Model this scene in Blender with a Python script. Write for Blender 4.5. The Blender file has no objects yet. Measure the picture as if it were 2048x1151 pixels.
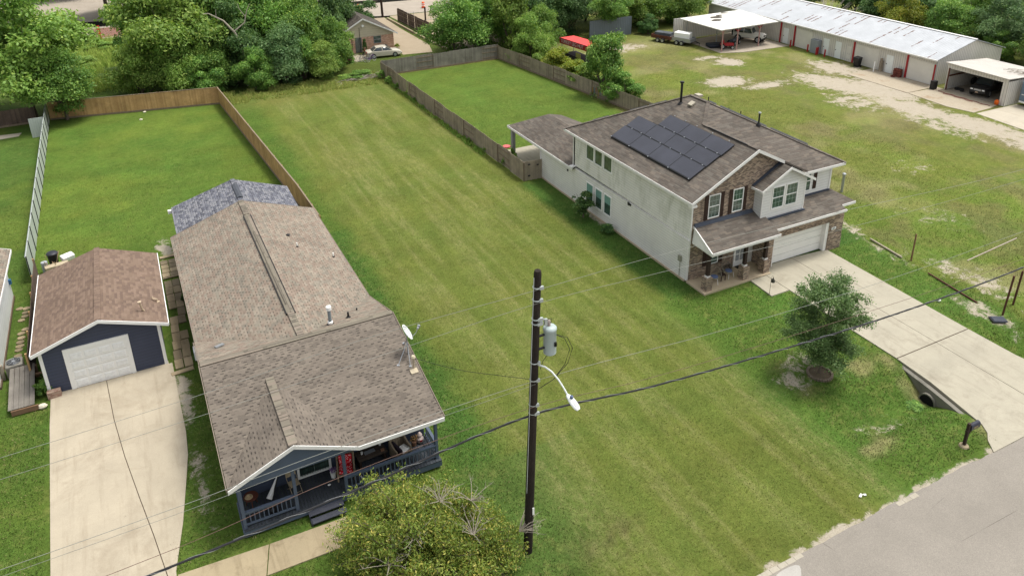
import bpy, math, random
import numpy as np
from mathutils import Vector, Matrix
rnd = random.Random(7)
R = math.radians
sc = bpy.context.scene
COL = sc.collection

# ------------------------------------------------------------------ camera, sky, sun, exposure
F, CX, CY, PITCH, ROLL, HD, CH = 1578.6, 1024., 330., R(22.617), R(-.83), R(26.6), 26.5
hf = Vector((math.sin(HD), math.cos(HD), 0)); rt = Vector((math.cos(HD), -math.sin(HD), 0))
fwd = hf*math.cos(PITCH) + Vector((0, 0, -math.sin(PITCH))); up = rt.cross(fwd)
cr, sr = math.cos(ROLL), math.sin(ROLL)
r2 = rt*cr + up*sr; u2 = up*cr - rt*sr
cam = bpy.data.cameras.new('camera'); camo = bpy.data.objects.new('camera', cam); COL.objects.link(camo)
m = Matrix((r2, u2, -fwd)).transposed().to_4x4(); m.translation = (0, 0, CH)
camo.matrix_world = m
cam.sensor_width = 36; cam.lens = F/2048*36; cam.shift_y = -(575.5-CY)/2048; cam.clip_start = .5; cam.clip_end = 3000
sc.camera = camo
sc.view_settings.view_transform = 'Standard'; sc.view_settings.look = 'None'; sc.view_settings.gamma = 1
sc.view_settings.use_curve_mapping = False
sc.view_settings.exposure = .66
SUN_EL, SUN_AZ = R(70), R(95)         # azimuth clockwise from +Y
w = bpy.data.worlds.new('World'); sc.world = w; w.use_nodes = True
nt = w.node_tree; bg = nt.nodes['Background']
sky = nt.nodes.new('ShaderNodeTexSky'); sky.sky_type = 'NISHITA'; sky.sun_disc = False
sky.sun_elevation = SUN_EL; sky.sun_rotation = SUN_AZ; sky.air_density = 1.0; sky.dust_density = 4.0; sky.ozone_density = .6
hs = nt.nodes.new('ShaderNodeHueSaturation'); hs.inputs['Saturation'].default_value = .2      # hazy, nearly overcast sky
nt.links.new(sky.outputs[0], hs.inputs['Color']); nt.links.new(hs.outputs[0], bg.inputs[0]); bg.inputs[1].default_value = .15
sun = bpy.data.lights.new('sun', 'SUN'); sun.energy = 1.85; sun.angle = R(13); sun.color = (1, .955, .88)
suno = bpy.data.objects.new('sun', sun); COL.objects.link(suno)
d = Vector((math.sin(SUN_AZ)*math.cos(SUN_EL), math.cos(SUN_AZ)*math.cos(SUN_EL), math.sin(SUN_EL)))
suno.rotation_euler = d.to_track_quat('Z', 'Y').to_euler(); suno.location = (30, 40, 60)

# ------------------------------------------------------------------ materials
def lin(c):
    c = c/255; return c/12.92 if c <= .04045 else ((c+.055)/1.055)**2.4
def S(r, g, b, k=.62): return (lin(r)*k, lin(g)*k, lin(b)*k, 1)
class N:
    def __init__(s, name):
        s.m = bpy.data.materials.new(name); s.m.use_nodes = True; s.t = s.m.node_tree
        s.b = s.t.nodes['Principled BSDF']; s.out = s.t.nodes['Material Output']
    def n(s, kind, **kw):
        x = s.t.nodes.new('ShaderNode'+kind)
        for k, v in kw.items(): setattr(x, k, v)
        return x
    def l(s, a, b): s.t.links.new(a, b)
    def put(s, sock, v):
        if hasattr(v, 'links') or isinstance(v, bpy.types.NodeSocket): s.l(v, sock)
        else: sock.default_value = v
    def noise(s, scale, detail=4, vec=None, rough=.6, dist=0):
        x = s.n('TexNoise'); x.inputs['Scale'].default_value = scale; x.inputs['Detail'].default_value = detail
        x.inputs['Roughness'].default_value = rough; x.inputs['Distortion'].default_value = dist
        if vec: s.l(vec, x.inputs['Vector'])
        return x.outputs['Fac']
    def ramp(s, f, a, b, ca=0., cb=1.):
        x = s.n('MapRange'); x.inputs[1].default_value = a; x.inputs[2].default_value = b
        x.inputs[3].default_value = ca; x.inputs[4].default_value = cb; s.put(x.inputs[0], f); return x.outputs[0]
    def math(s, op, a, b=0.):
        x = s.n('Math', operation=op); s.put(x.inputs[0], a); s.put(x.inputs[1], b); return x.outputs[0]
    def mix(s, f, a, b, mode='MIX'):
        x = s.n('Mix', data_type='RGBA', blend_type=mode); s.put(x.inputs[0], f); s.put(x.inputs[6], a); s.put(x.inputs[7], b); return x.outputs[2]
    def hsv(s, c, v=1., sat=1., hue=.5):
        x = s.n('HueSaturation'); s.put(x.inputs['Color'], c); s.put(x.inputs['Value'], v); s.put(x.inputs['Saturation'], sat); s.put(x.inputs['Hue'], hue); return x.outputs[0]
    def obj(s): return s.n('TexCoord').outputs['Object']
    def pos(s): return s.n('NewGeometry').outputs['Position']
    def uv(s): return s.n('UVMap').outputs[0]
    def sep(s, v):
        x = s.n('SeparateXYZ'); s.l(v, x.inputs[0]); return x.outputs
    def comb(s, a, b, c=0.):
        x = s.n('CombineXYZ'); s.put(x.inputs[0], a); s.put(x.inputs[1], b); s.put(x.inputs[2], c); return x.outputs[0]
    def bump(s, h, dist=.02, st=.6):
        x = s.n('Bump'); x.inputs['Distance'].default_value = dist; x.inputs['Strength'].default_value = st
        s.l(h, x.inputs['Height']); s.l(x.outputs[0], s.b.inputs['Normal']); return x
    def fin(s, col, rough=.8, metal=0, spec=.35):
        s.put(s.b.inputs['Base Color'], col); s.put(s.b.inputs['Roughness'], rough); s.b.inputs['Metallic'].default_value = metal
        s.b.inputs['Specular IOR Level'].default_value = spec; return s.m

def plain(name, col, rough=.7, var=.12, scale=6, metal=0, bump=0, bscale=30, spec=.35):
    q = N(name); p = q.pos()
    v = q.ramp(q.noise(scale, 5, p), .25, .75, 1-var, 1+var)
    c = q.hsv(col, v)
    if bump: q.bump(q.noise(bscale, 4, p), bump)
    return q.fin(c, rough, metal, spec)

def shingle(name, cols, bw=.32, rh=.145, dark=.45, patch=.12, blot=.6, dash=0.):
    q = N(name); uv = q.uv(); x, y, z = q.sep(uv)
    row = q.math('FLOOR', q.math('DIVIDE', y, rh))
    w1 = q.n('TexWhiteNoise', noise_dimensions='1D'); q.l(row, w1.inputs['W'])
    sx = q.math('ADD', q.math('DIVIDE', x, bw), q.math('MULTIPLY', w1.outputs[0], 3.7))
    cell = q.math('FLOOR', sx)
    w2 = q.n('TexWhiteNoise', noise_dimensions='2D'); q.l(q.comb(cell, row), w2.inputs['Vector'])
    r = w2.outputs[0]
    cr_ = q.n('ValToRGB'); cr_.color_ramp.interpolation = 'CONSTANT'
    el = cr_.color_ramp.elements; n_ = len(cols)
    el[0].color = cols[0]; el[1].position = 1/n_; el[1].color = cols[1]
    for i in range(2, n_):
        e = el.new(i/n_); e.color = cols[i]
    q.l(r, cr_.inputs[0])
    fy = q.math('FRACT', q.math('DIVIDE', y, rh)); fx = q.math('FRACT', sx)
    tab = q.math('GREATER_THAN', q.math('FRACT', q.math('MULTIPLY', r, 7.3)), .45)      # raised tabs of laminated shingle
    slot = q.math('MULTIPLY', q.math('LESS_THAN', fy, .3), tab)
    slot2 = q.math('LESS_THAN', fx, .07)
    slot = q.math('MAXIMUM', slot, q.math('MULTIPLY', slot2, .6))
    if dash:      # half-lap tabs: one short shadow line per tab, staggered row by row
        jx = q.math('ADD', q.math('ADD', q.math('DIVIDE', x, bw), q.math('MULTIPLY', q.math('MODULO', row, 2.), .5)), q.math('MULTIPLY', w1.outputs[0], .5))
        dj = q.math('MULTIPLY', q.math('LESS_THAN', q.math('FRACT', jx), dash), q.math('LESS_THAN', fy, .36))
        w3 = q.n('TexWhiteNoise', noise_dimensions='2D'); q.l(q.comb(q.math('FLOOR', jx), row), w3.inputs['Vector'])
        slot = q.math('MULTIPLY', dj, q.ramp(w3.outputs[0], .05, .8, .1, 1.))
    c = q.mix(q.math('MULTIPLY', slot, dark), cr_.outputs[0], (.012, .011, .01, 1))
    v = q.ramp(q.noise(blot, 4, q.pos(), .65), .3, .7, 1-patch, 1+patch)
    g = q.ramp(q.noise(60, 2, q.pos()), .3, .7, .88, 1.12)
    c = q.hsv(c, q.math('MULTIPLY', v, g))
    h = q.math('ADD', q.math('MULTIPLY', q.math('SUBTRACT', 1., fy), .6), q.math('MULTIPLY', tab, .5))
    q.bump(h, .012, .7)
    return q.fin(c, .92, 0, .15)

def brickm(name, cols, mortar, bw=.21, rh=.075, mort=.012):
    q = N(name); uv = q.uv(); x, y, z = q.sep(uv)
    fr = q.math('DIVIDE', y, rh); row = q.math('FLOOR', fr)
    sx = q.math('ADD', q.math('DIVIDE', x, bw), q.math('MULTIPLY', q.math('MODULO', row, 2.), .5))
    cell = q.math('FLOOR', sx)
    w2 = q.n('TexWhiteNoise', noise_dimensions='2D'); q.l(q.comb(cell, row), w2.inputs['Vector'])
    cr_ = q.n('ValToRGB'); cr_.color_ramp.interpolation = 'CONSTANT'; el = cr_.color_ramp.elements; n_ = len(cols)
    el[0].color = cols[0]; el[1].position = 1/n_; el[1].color = cols[1]
    for i in range(2, n_):
        e = el.new(i/n_); e.color = cols[i]
    q.l(w2.outputs[0], cr_.inputs[0])
    mm = q.math('MAXIMUM', q.math('LESS_THAN', q.math('FRACT', fr), mort/rh), q.math('LESS_THAN', q.math('FRACT', sx), mort/bw))
    c = q.mix(mm, cr_.outputs[0], mortar)
    c = q.hsv(c, q.ramp(q.noise(1.2, 4, q.pos()), .3, .7, .85, 1.15))
    q.bump(q.math('SUBTRACT', 1., mm), .008, .7)
    return q.fin(c, .9, 0, .2)

def siding(name, col, pitch=.18, line=.35, dirt=None, dirtcol=(.2, .22, .14, 1), rough=.6):
    q = N(name); uv = q.uv(); x, y, z = q.sep(uv)
    f = q.math('FRACT', q.math('DIVIDE', y, pitch))
    ln = q.math('LESS_THAN', f, .1)
    p = q.pos()
    c = q.hsv(col, q.ramp(q.noise(.8, 5, p), .3, .7, .93, 1.06))
    if dirt:
        st = q.comb(q.math('MULTIPLY', x, 1.2), q.math('MULTIPLY', y, .35))
        dn = q.ramp(q.noise(1.0, 6, st, .7), .5, .78, 0, dirt)
        px, py, pz = q.sep(p)
        c = q.mix(q.math('MULTIPLY', dn, q.ramp(pz, 2.6, 3.4, .25, 1.)), c, dirtcol)
    c = q.mix(q.math('MULTIPLY', ln, line), c, (.02, .02, .02, 1))
    q.bump(q.math('SUBTRACT', 1., f), .012, .8)
    return q.fin(c, rough, 0, .35)

def corrug(name, col, pitch=.3, rust=0., rough=.45, metal=.0, var=.08, line=0.):
    q = N(name); uv = q.uv(); x, y, z = q.sep(uv)
    f = q.math('FRACT', q.math('DIVIDE', x, pitch))
    rib = q.ramp(q.math('ABSOLUTE', q.math('SUBTRACT', f, .5)), .33, .46, 1, 0)
    c = q.hsv(col, q.ramp(q.noise(.7, 5, q.pos()), .3, .7, 1-var, 1+var))
    if rust:
        # panel-long rust streaks running down the slope, one random length per panel
        cell = q.math('FLOOR', q.math('DIVIDE', x, pitch*2.2)); ly = q.math('FLOOR', q.math('DIVIDE', y, 1.9))
        wn = q.n('TexWhiteNoise', noise_dimensions='2D'); q.l(q.comb(cell, ly), wn.inputs['Vector'])
        on = q.math('LESS_THAN', wn.outputs[0], rust)
        fx = q.math('FRACT', q.math('DIVIDE', x, pitch*2.2))
        band = q.math('LESS_THAN', q.math('ABSOLUTE', q.math('SUBTRACT', fx, .5)), q.ramp(q.noise(2.5, 3, q.comb(x, q.math('MULTIPLY', y, .8))), .35, .75, .0, .28))
        sp = q.ramp(q.noise(1.1, 6, q.comb(q.math('MULTIPLY', x, 2.5), y)), .70, .76, 0, 1)
        rc = q.mix(q.noise(3, 4, q.pos()), S(70, 45, 38), S(150, 100, 75))
        c = q.mix(q.math('MAXIMUM', q.math('MULTIPLY', on, band), q.math('MULTIPLY', sp, .8)), c, rc)
    if line: c = q.mix(q.math('MULTIPLY', q.math('LESS_THAN', f, .22), line), c, (.03, .03, .03, 1))
    q.bump(rib, .03, .8)
    return q.fin(c, rough, metal, .4)

def planks(name, cols, pitch=.14, rough=.9, var=.25, along='x', gap=.12, streak=1.):
    q = N(name); uv = q.uv(); x, y, z = q.sep(uv)
    a, b = (x, y) if along == 'x' else (y, x)
    f = q.math('DIVIDE', a, pitch); cell = q.math('FLOOR', f)
    wn = q.n('TexWhiteNoise', noise_dimensions='1D'); q.l(cell, wn.inputs['W'])
    g = q.noise(6, 5, q.comb(q.math('MULTIPLY', a, 6.), q.math('MULTIPLY', b, .9)), .7)
    c = q.mix(wn.outputs[0], cols[0], cols[1])
    c = q.mix(q.ramp(g, .45, .75, 0, .55*streak), c, cols[2])
    c = q.hsv(c, q.ramp(q.noise(.9, 4, q.pos()), .3, .7, 1-var, 1+var))
    gp = q.math('LESS_THAN', q.math('FRACT', f), gap)
    c = q.mix(q.math('MULTIPLY', gp, .6), c, (.01, .009, .008, 1))
    q.bump(q.math('SUBTRACT', q.math('ADD', g, 0.), gp), .01, .6)
    return q.fin(c, rough, 0, .2)

def concrete(name, col, stain=(.3, .28, .25, 1), st=.35, rough=.85, scale=.35):
    q = N(name); p = q.pos()
    c = q.hsv(col, q.ramp(q.noise(.5, 6, p, .7), .3, .7, .9, 1.1))
    c = q.mix(q.ramp(q.noise(scale, 7, p, .75, .6), .52, .75, 0, st), c, stain)
    c = q.hsv(c, q.ramp(q.noise(25, 3, p), .3, .7, .93, 1.07))
    px, py, pz = q.sep(p); sk = q.noise(1., 5, q.comb(q.math('MULTIPLY', px, 2.6), q.math('MULTIPLY', py, .22)), .7)      # tyre-worn streaks
    c = q.mix(q.ramp(sk, .52, .74, 0, st*.7), c, stain)
    c = q.mix(q.ramp(q.noise(3.2, 4, p, .85), .66, .74, 0, .4), c, S(126, 113, 96))
    c = q.mix(q.ramp(q.noise(1.1, 3, q.comb(py, px), .6), .68, .8, 0, .35), c, S(140, 124, 104))
    q.bump(q.noise(40, 4, p), .004, .4)
    return q.fin(c, rough, 0, .25)

def leafm(name, c1, c2, c3):
    q = N(name)
    at = q.n('Attribute', attribute_name='lv'); r, g, b = q.sep(at.outputs['Vector'])
    c = q.mix(r, c1, c2)
    c = q.mix(q.ramp(g, .75, 1., 0, .85), c, c3)
    oi = q.n('ObjectInfo').outputs['Random']
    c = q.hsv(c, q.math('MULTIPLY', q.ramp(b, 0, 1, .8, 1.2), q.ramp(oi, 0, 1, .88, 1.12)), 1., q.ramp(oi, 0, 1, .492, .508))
    q.fin(c, .55, 0, .3)
    tr = q.n('BsdfTranslucent'); q.l(q.hsv(c, 1.25, 1.1, .49), tr.inputs['Color'])
    mx = q.n('MixShader'); mx.inputs[0].default_value = .33
    q.l(q.b.outputs[0], mx.inputs[1]); q.l(tr.outputs[0], mx.inputs[2]); q.l(mx.outputs[0], q.out.inputs[0])
    return q.m

# ------------------------------------------------------------------ mesh helpers
OFF = {}
class MB:
    def __init__(s): s.v = []; s.f = []
    def poly(s, pts):
        i = len(s.v); s.v += [tuple(p) for p in pts]; s.f.append(tuple(range(i, i+len(pts)))); return s
    def box(s, x0, x1, y0, y1, z0, z1): return s.hexa([(x0,y0,z0),(x1,y0,z0),(x1,y1,z0),(x0,y1,z0),(x0,y0,z1),(x1,y0,z1),(x1,y1,z1),(x0,y1,z1)])
    def hexa(s, p):
        i = len(s.v); s.v += [tuple(q) for q in p]
        for a in ((3,2,1,0),(4,5,6,7),(0,1,5,4),(1,2,6,5),(2,3,7,6),(3,0,4,7)): s.f.append(tuple(i+k for k in a))
        return s
    def obox(s, c, sz, rz=0, rx=0, ry=0):
        M_ = Matrix.Rotation(rz, 3, 'Z') @ Matrix.Rotation(ry, 3, 'Y') @ Matrix.Rotation(rx, 3, 'X')
        hx, hy, hz = sz[0]/2, sz[1]/2, sz[2]/2
        p = [(-hx,-hy,-hz),(hx,-hy,-hz),(hx,hy,-hz),(-hx,hy,-hz),(-hx,-hy,hz),(hx,-hy,hz),(hx,hy,hz),(-hx,hy,hz)]
        return s.hexa([tuple(M_ @ Vector(q) + Vector(c)) for q in p])
    def wbox(s, o, u, n, a0, a1, z0, z1, d0, d1):
        """box in a wall's frame: along u (a0..a1), height, depth along outward normal n"""
        def P(a, d, z): return (o[0]+u[0]*a+n[0]*d, o[1]+u[1]*a+n[1]*d, o[2]+z)
        p = [P(a0,d1,z0),P(a1,d1,z0),P(a1,d0,z0),P(a0,d0,z0),P(a0,d1,z1),P(a1,d1,z1),P(a1,d0,z1),P(a0,d0,z1)]
        if u[0]*n[1]-u[1]*n[0] > 0: p = [p[1],p[0],p[3],p[2],p[5],p[4],p[7],p[6]]
        return s.hexa(p)
    def slab(s, pts, t):
        """polygon (counter-clockwise from above) with thickness t straight down"""
        n = len(pts); i = len(s.v)
        s.v += [tuple(p) for p in pts] + [(p[0], p[1], p[2]-t) for p in pts]
        s.f.append(tuple(i+k for k in range(n))); s.f.append(tuple(i+n+k for k in reversed(range(n))))
        for k in range(n):
            k2 = (k+1) % n; s.f.append((i+k, i+n+k, i+n+k2, i+k2))
        return s
    def beam(s, p, q, w, h):
        """rectangular bar from p to q, width w, height h (centred)"""
        p, q = Vector(p), Vector(q); d_ = (q-p).normalized()
        a = d_.cross(Vector((0,0,1)));
        if a.length < 1e-3: a = Vector((1,0,0))
        a.normalize(); b = a.cross(d_).normalized(); a *= w/2; b *= h/2
        return s.hexa([tuple(v) for v in (p-a-b, p+a-b, q+a-b, q-a-b, p-a+b, p+a+b, q+a+b, q-a+b)])
    def path(s, pts, r, n=8, cap=True):
        pts = [Vector(p) for p in pts]; m_ = len(pts); i0 = len(s.v)
        rs = r if isinstance(r, (list, tuple)) else [r]*m_
        for k, p in enumerate(pts):
            t = (pts[min(k+1, m_-1)]-pts[max(k-1, 0)]).normalized()
            a = t.cross(Vector((0, 0, 1)));
            if a.length < .05: a = t.cross(Vector((1, 0, 0)))
            a.normalize(); b = t.cross(a)
            for j in range(n):
                an = 2*math.pi*j/n; s.v.append(tuple(p+(a*math.cos(an)+b*math.sin(an))*rs[k]))
        for k in range(m_-1):
            for j in range(n):
                j2 = (j+1) % n; s.f.append((i0+k*n+j, i0+(k+1)*n+j, i0+(k+1)*n+j2, i0+k*n+j2))
        if cap:
            s.f.append(tuple(i0+j for j in range(n))); s.f.append(tuple(i0+(m_-1)*n+j for j in reversed(range(n))))
        return s
    def lathe(s, c, prof, n=16, ax='z'):
        i0 = len(s.v)
        for (r_, h) in prof:
            for j in range(n):
                an = 2*math.pi*j/n; x, y = r_*math.cos(an), r_*math.sin(an)
                s.v.append({'z': (c[0]+x, c[1]+y, c[2]+h), 'y': (c[0]+x, c[1]+h, c[2]-y), 'x': (c[0]+h, c[1]+x, c[2]+y)}[ax])
        for k in range(len(prof)-1):
            for j in range(n):
                j2 = (j+1) % n; s.f.append((i0+k*n+j, i0+k*n+j2, i0+(k+1)*n+j2, i0+(k+1)*n+j))
        s.f.append(tuple(i0+j for j in reversed(range(n)))); s.f.append(tuple(i0+(len(prof)-1)*n+j for j in range(n)))
        return s
    def prism(s, prof, ax, a0, a1):
        """closed 2-D profile extruded along axis ax"""
        f = {'x': lambda u, v, a: (a, u, v), 'y': lambda u, v, a: (u, a, v), 'z': lambda u, v, a: (u, v, a)}[ax]
        n = len(prof); i = len(s.v)
        s.v += [f(u, v, a0) for u, v in prof] + [f(u, v, a1) for u, v in prof]
        s.f.append(tuple(i+k for k in reversed(range(n)))); s.f.append(tuple(i+n+k for k in range(n)))
        for k in range(n):
            k2 = (k+1) % n; s.f.append((i+k, i+k2, i+n+k2, i+n+k))
        return s
    def ball(s, c, r, n=10, sq=(1,1,1)):
        i0 = len(s.v); m_ = n//2+1
        for a in range(m_):
            t = math.pi*a/(m_-1)
            for j in range(n):
                p = 2*math.pi*j/n; s.v.append((c[0]+r*sq[0]*math.sin(t)*math.cos(p), c[1]+r*sq[1]*math.sin(t)*math.sin(p), c[2]+r*sq[2]*math.cos(t)))
        for a in range(m_-1):
            for j in range(n):
                j2 = (j+1) % n; s.f.append((i0+a*n+j, i0+(a+1)*n+j, i0+(a+1)*n+j2, i0+a*n+j2))
        return s
    def build(s, name, mat, parent=None, loc=None, smooth=False, bevel=0, recalc=True):
        off = OFF.get(parent.name, (0,0,0)) if parent else (loc or (0,0,0))
        me = bpy.data.meshes.new(name)
        me.from_pydata([(v[0]-off[0], v[1]-off[1], v[2]-off[2]) for v in s.v], [], s.f)
        # metric UVs: u along the horizontal of each face, v up its slope
        uvl = me.uv_layers.new(name='UVMap'); co = s.v
        for p in me.polygons:
            n_ = p.normal
            if abs(n_.z) > .985: U, V = Vector((1,0,0)), Vector((0,1,0))
            else:
                U = Vector((0,0,1)).cross(n_).normalized(); V = n_.cross(U)
            for li in p.loop_indices:
                c_ = Vector(co[me.loops[li].vertex_index]); uvl.data[li].uv = (c_.dot(U), c_.dot(V))
        o = bpy.data.objects.new(name, me); COL.objects.link(o)
        if mat: me.materials.append(mat)
        if smooth:
            for p in me.polygons: p.use_smooth = True
            me.set_sharp_from_angle(angle=R(40))
        if bevel:
            b = o.modifiers.new('Bevel', 'BEVEL'); b.width = bevel; b.segments = 2; b.limit_method = 'ANGLE'
        if parent: o.parent = parent; OFF[o.name] = off
        else: o.location = off
        return o
def root(name, label, cat, loc=(0,0,0), group=None, rz=0, local=False):
    o = bpy.data.objects.new(name, None); COL.objects.link(o); o.empty_display_size = .3
    o.location = loc; o.rotation_euler = (0, 0, rz); o['label'] = label; o['category'] = cat
    if group: o['group'] = group
    OFF[o.name] = (0,0,0) if local else tuple(loc)
    return o
def tag(o, label, cat, group=None, kind=None):
    if label: o['label'] = label
    if cat: o['category'] = cat
    if group: o['group'] = group
    if kind: o['kind'] = kind
    return o
def children(o): return [c for c in bpy.data.objects if c.parent == o]
def copy_tree(o, loc=None, rz=None, label=None, par=None, scale=None):
    c = o.copy(); COL.objects.link(c)
    if par: c.parent = par
    if loc is not None: c.location = loc
    if rz is not None: c.rotation_euler.z = rz
    if scale is not None: c.scale = scale
    if label: c['label'] = label
    for ch in children(o): copy_tree(ch, par=c)
    return c
def npmesh(name, verts, nf, k=4, mat=None, attr=None, parent=None, loc=(0,0,0)):
    """many separate k-gons from a numpy array of verts (nf*k, 3)"""
    me = bpy.data.meshes.new(name); nv = len(verts)
    me.vertices.add(nv); me.vertices.foreach_set('co', verts.astype(np.float32).ravel())
    me.loops.add(nf*k); me.loops.foreach_set('vertex_index', np.arange(nf*k, dtype=np.int32))
    me.polygons.add(nf); me.polygons.foreach_set('loop_start', np.arange(0, nf*k, k, dtype=np.int32))
    me.update()
    if attr is not None:
        a = me.attributes.new('lv', 'FLOAT_VECTOR', 'POINT'); a.data.foreach_set('vector', np.repeat(attr, k, 0).astype(np.float32).ravel())
    if mat: me.materials.append(mat)
    return me
# ------------------------------------------------------------------ terrain, lawns, roads
def sstep(a, b, x): t = np.clip((x-a)/(b-a), 0, 1); return t*t*(3-2*t)
def vnoise(x, y, s, seed=0):
    """smooth value noise in [0,1] (numpy)"""
    x = np.asarray(x, float)/s+seed*17.3; y = np.asarray(y, float)/s+seed*9.1
    xi, yi = np.floor(x), np.floor(y); fx, fy = x-xi, y-yi; fx = fx*fx*(3-2*fx); fy = fy*fy*(3-2*fy)
    h = lambda a, b: np.modf(np.abs(np.sin(a*127.1+b*311.7+seed*74.7)*43758.5453))[0]
    return (h(xi,yi)*(1-fx)+h(xi+1,yi)*fx)*(1-fy)+(h(xi,yi+1)*(1-fx)+h(xi+1,yi+1)*fx)*fy
def fbm(x, y, s, seed=0): return (vnoise(x,y,s,seed)*.5+vnoise(x,y,s/2,seed+1)*.3+vnoise(x,y,s/4,seed+2)*.2)
def Hh(x, y):
    x = np.asarray(x, float); y = np.asarray(y, float)
    dep = .92*sstep(24.5, 33, x)*(1-sstep(40.6, 44, x)*.55)
    dep = dep+.28*(1-sstep(12, 15, x))*sstep(9, 12, x)+.22*(1-sstep(-6, 0, x))
    dit = dep*np.exp(-((y-19.9)/1.25)**2)
    z = -dit + .05*(fbm(x, y, 7, 3)-.5)*sstep(16, 19, y)
    z = z*np.where((y < 15.6), 0, 1)-.03*np.where(y < 15.6, 1, 0)
    return np.where(y > 95, z*.3, z)
def A_(*c):
    v = np.array(S(*c)[:3]); g = v.mean(); return v+(g-v)*.06
G_LOT, G_LUSH, G_YARD, G_FRONT = A_(115,128,54), A_(80,114,44), A_(99,127,46), A_(92,120,44)
G_FIELD, G_BACK, G_TAN, G_DIRT = A_(119,130,56), A_(100,126,46), A_(168,160,110), A_(150,132,108)
G_WEED = A_(72,92,36)
def zones(x, y):
    """grass base colour (n,3) and masks (bare, lot, rough)"""
    x = np.asarray(x, float); y = np.asarray(y, float)
    j = (fbm(x, y, 1.6, 5)-.5)*1.2
    c = np.broadcast_to(G_LOT, x.shape+(3,)).copy()
    def put(col, m): c[:] = c*(1-m[..., None])+col*m[..., None]
    xl = x+j
    put(G_FRONT, 1-sstep(11.2, 13.2, xl+(y-26)*.02*(y < 45)))              # left of the empty lot
    put(G_LUSH, sstep(9.9, 10.6, xl)*(1-sstep(11.2, 13, xl))*(y < 52))
    put(G_YARD, (x < 9.5)*sstep(50, 53, y)*(1-sstep(89, 90.5, y)))
    put(A_(88,118,46), (x < -8.1)*sstep(44, 48, y)*(1-sstep(89, 91, y)))
    put(G_LUSH, sstep(26.9, 27.5, x+j*.35)*(1-sstep(44.2, 45, x))*(y < 53.2)*(y > 33))
    put(A_(92,124,46), sstep(25.2, 27.6, xl+(33-y)*.06)*(1-sstep(43.6, 44.8, x+j*.5))*(y <= 33)*(y > 15))
    put(G_BACK, sstep(27.6, 28, x)*(1-sstep(45, 46, x))*(y > 53.2)*(y < 89))
    put(G_FIELD, sstep(44.1+0*x, 45.2, x+j*.6))
    put(A_(110,134,50), sstep(44.1+0*x, 45.2, x+j*.6)*(1-sstep(33, 46, y+(x-45)*.3)))
    put(G_TAN, .55*sstep(.54, .72, fbm(x, y, 5, 9))*(x > 45))
    put(A_(122,142,52), .5*sstep(.5, .7, fbm(x, y, 7, 12))*((x > 45)|((x < 9.5)&(y > 50))))
    put(G_TAN, .7*sstep(.55, .75, fbm(x, y, 2.2, 15))*(x > 27)*(x < 34)*(y < 27)*(y > 15))
    put(G_TAN, .75*np.exp(-((x-61)/9)**2-((y-86)/3.2)**2)); put(A_(128,122,78), .55*sstep(.5, .68, fbm(x, y, 4, 31))*(x > 45)); put(A_(96,84,56), .85*np.exp(-((x-13.6)/2.4)**2-((y-19.6)/.8)**2)*sstep(.35, .6, vnoise(x, y, .35, 33)))
    put(G_WEED, sstep(88, 93, y+j*2)*(1-sstep(58, 64, x))*.6)
    put(A_(130,128,66), .5*np.exp(-((x-14)/7)**2-((y-86)/2.5)**2)*(x > 9))
    put(A_(92,118,50), sstep(8, 11.5, x)*(1-sstep(11.5, 15.5, xl+(20.5-y)*.4))*(y < 26)*(y > 15.4))
    bare = np.zeros_like(x)
    def blob(cx, cy, rx, ry, a=1., rot=0.):
        ca, sa = math.cos(rot), math.sin(rot); dx, dy = x-cx, y-cy
        u, v = (dx*ca+dy*sa)/rx, (-dx*sa+dy*ca)/ry
        bare[:] = np.maximum(bare, a*np.clip(1.35-np.sqrt(u*u+v*v), 0, 1))
    blob(61.5, 67.2, 3.6, 2.2); blob(67.5, 73.6, 2.2, 2.2); blob(66.5, 76.5, 3, 1.0, .8); blob(64.5, 64, 4, 1.6, .75)
    blob(71.5, 60.5, 3.4, 6.5, .95, .15); blob(74, 56.5, 4.5, 6, 1, .1); blob(76.8, 65, 3, 5, .9); blob(68, 55, 3, 4, .7)
    blob(71.8, 50.5, 2.6, 6, 1, .1); blob(72.5, 44, 2.8, 6.5, 1, .1); blob(69.5, 46, 2, 6, .65); blob(73, 37, 4, 6, .9)
    blob(60, 86, 5, 2.2, .75); blob(54, 84, 5, 2.5, .6); blob(-.45, 37.5, .55, 2.6, .85); blob(-.4, 31, .5, 4, .55)
    blob(-1.4, 53.5, 1.2, 1.5, .6); blob(.1, 55.2, .7, 2.2, .8); blob(28.1, 23.6, 1.6, 1.1, .62); blob(29.2, 24.6, 1.6, 1.2, .55)
    blob(42.8, 23.2, 1.0, 2.5, .72); blob(43.9, 31, .6, 3, .55); blob(44.6, 34.5, .8, 1.6, .7); blob(30.4, 19.5, 2.5, .7, .5)
    blob(29.3, 44.4, .5, 2.4, .7); blob(22, 88.8, 3, 1.2, .6); blob(26.5, 99, 3, 2.5, .9); blob(58, 40, 3, 2, .42); blob(52, 33, 3, 3, .4)
    blob(45.8, 26, 1.6, 5, .55)
    bare = np.maximum(bare, (y < 16.5)*sstep(15.85, 15.5, y+.5*(fbm(x, y, .7, 4)-.5))*.95)
    lot = sstep(12, 14, xl)*(1-sstep(26.5, 27.2, x+j*.3))*(y > 15.5)*(y < 88)
    rough = ((x < 12)&(y < 50))*.6+(x > 44.5)*1.+((x > 27.3)&(x < 44.5)&(y < 33))*.8
    return c, bare, lot, np.clip(rough, 0, 1)
def axis(a, b, st, far, n=14):
    c = np.arange(a, b+st/2, st); g = np.geomspace(1, far, n)
    return np.concatenate([(a-g)[::-1], c, b+g])
gx, gy = axis(-24, 104, .4, 1500), axis(8, 134, .4, 1500)
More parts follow.
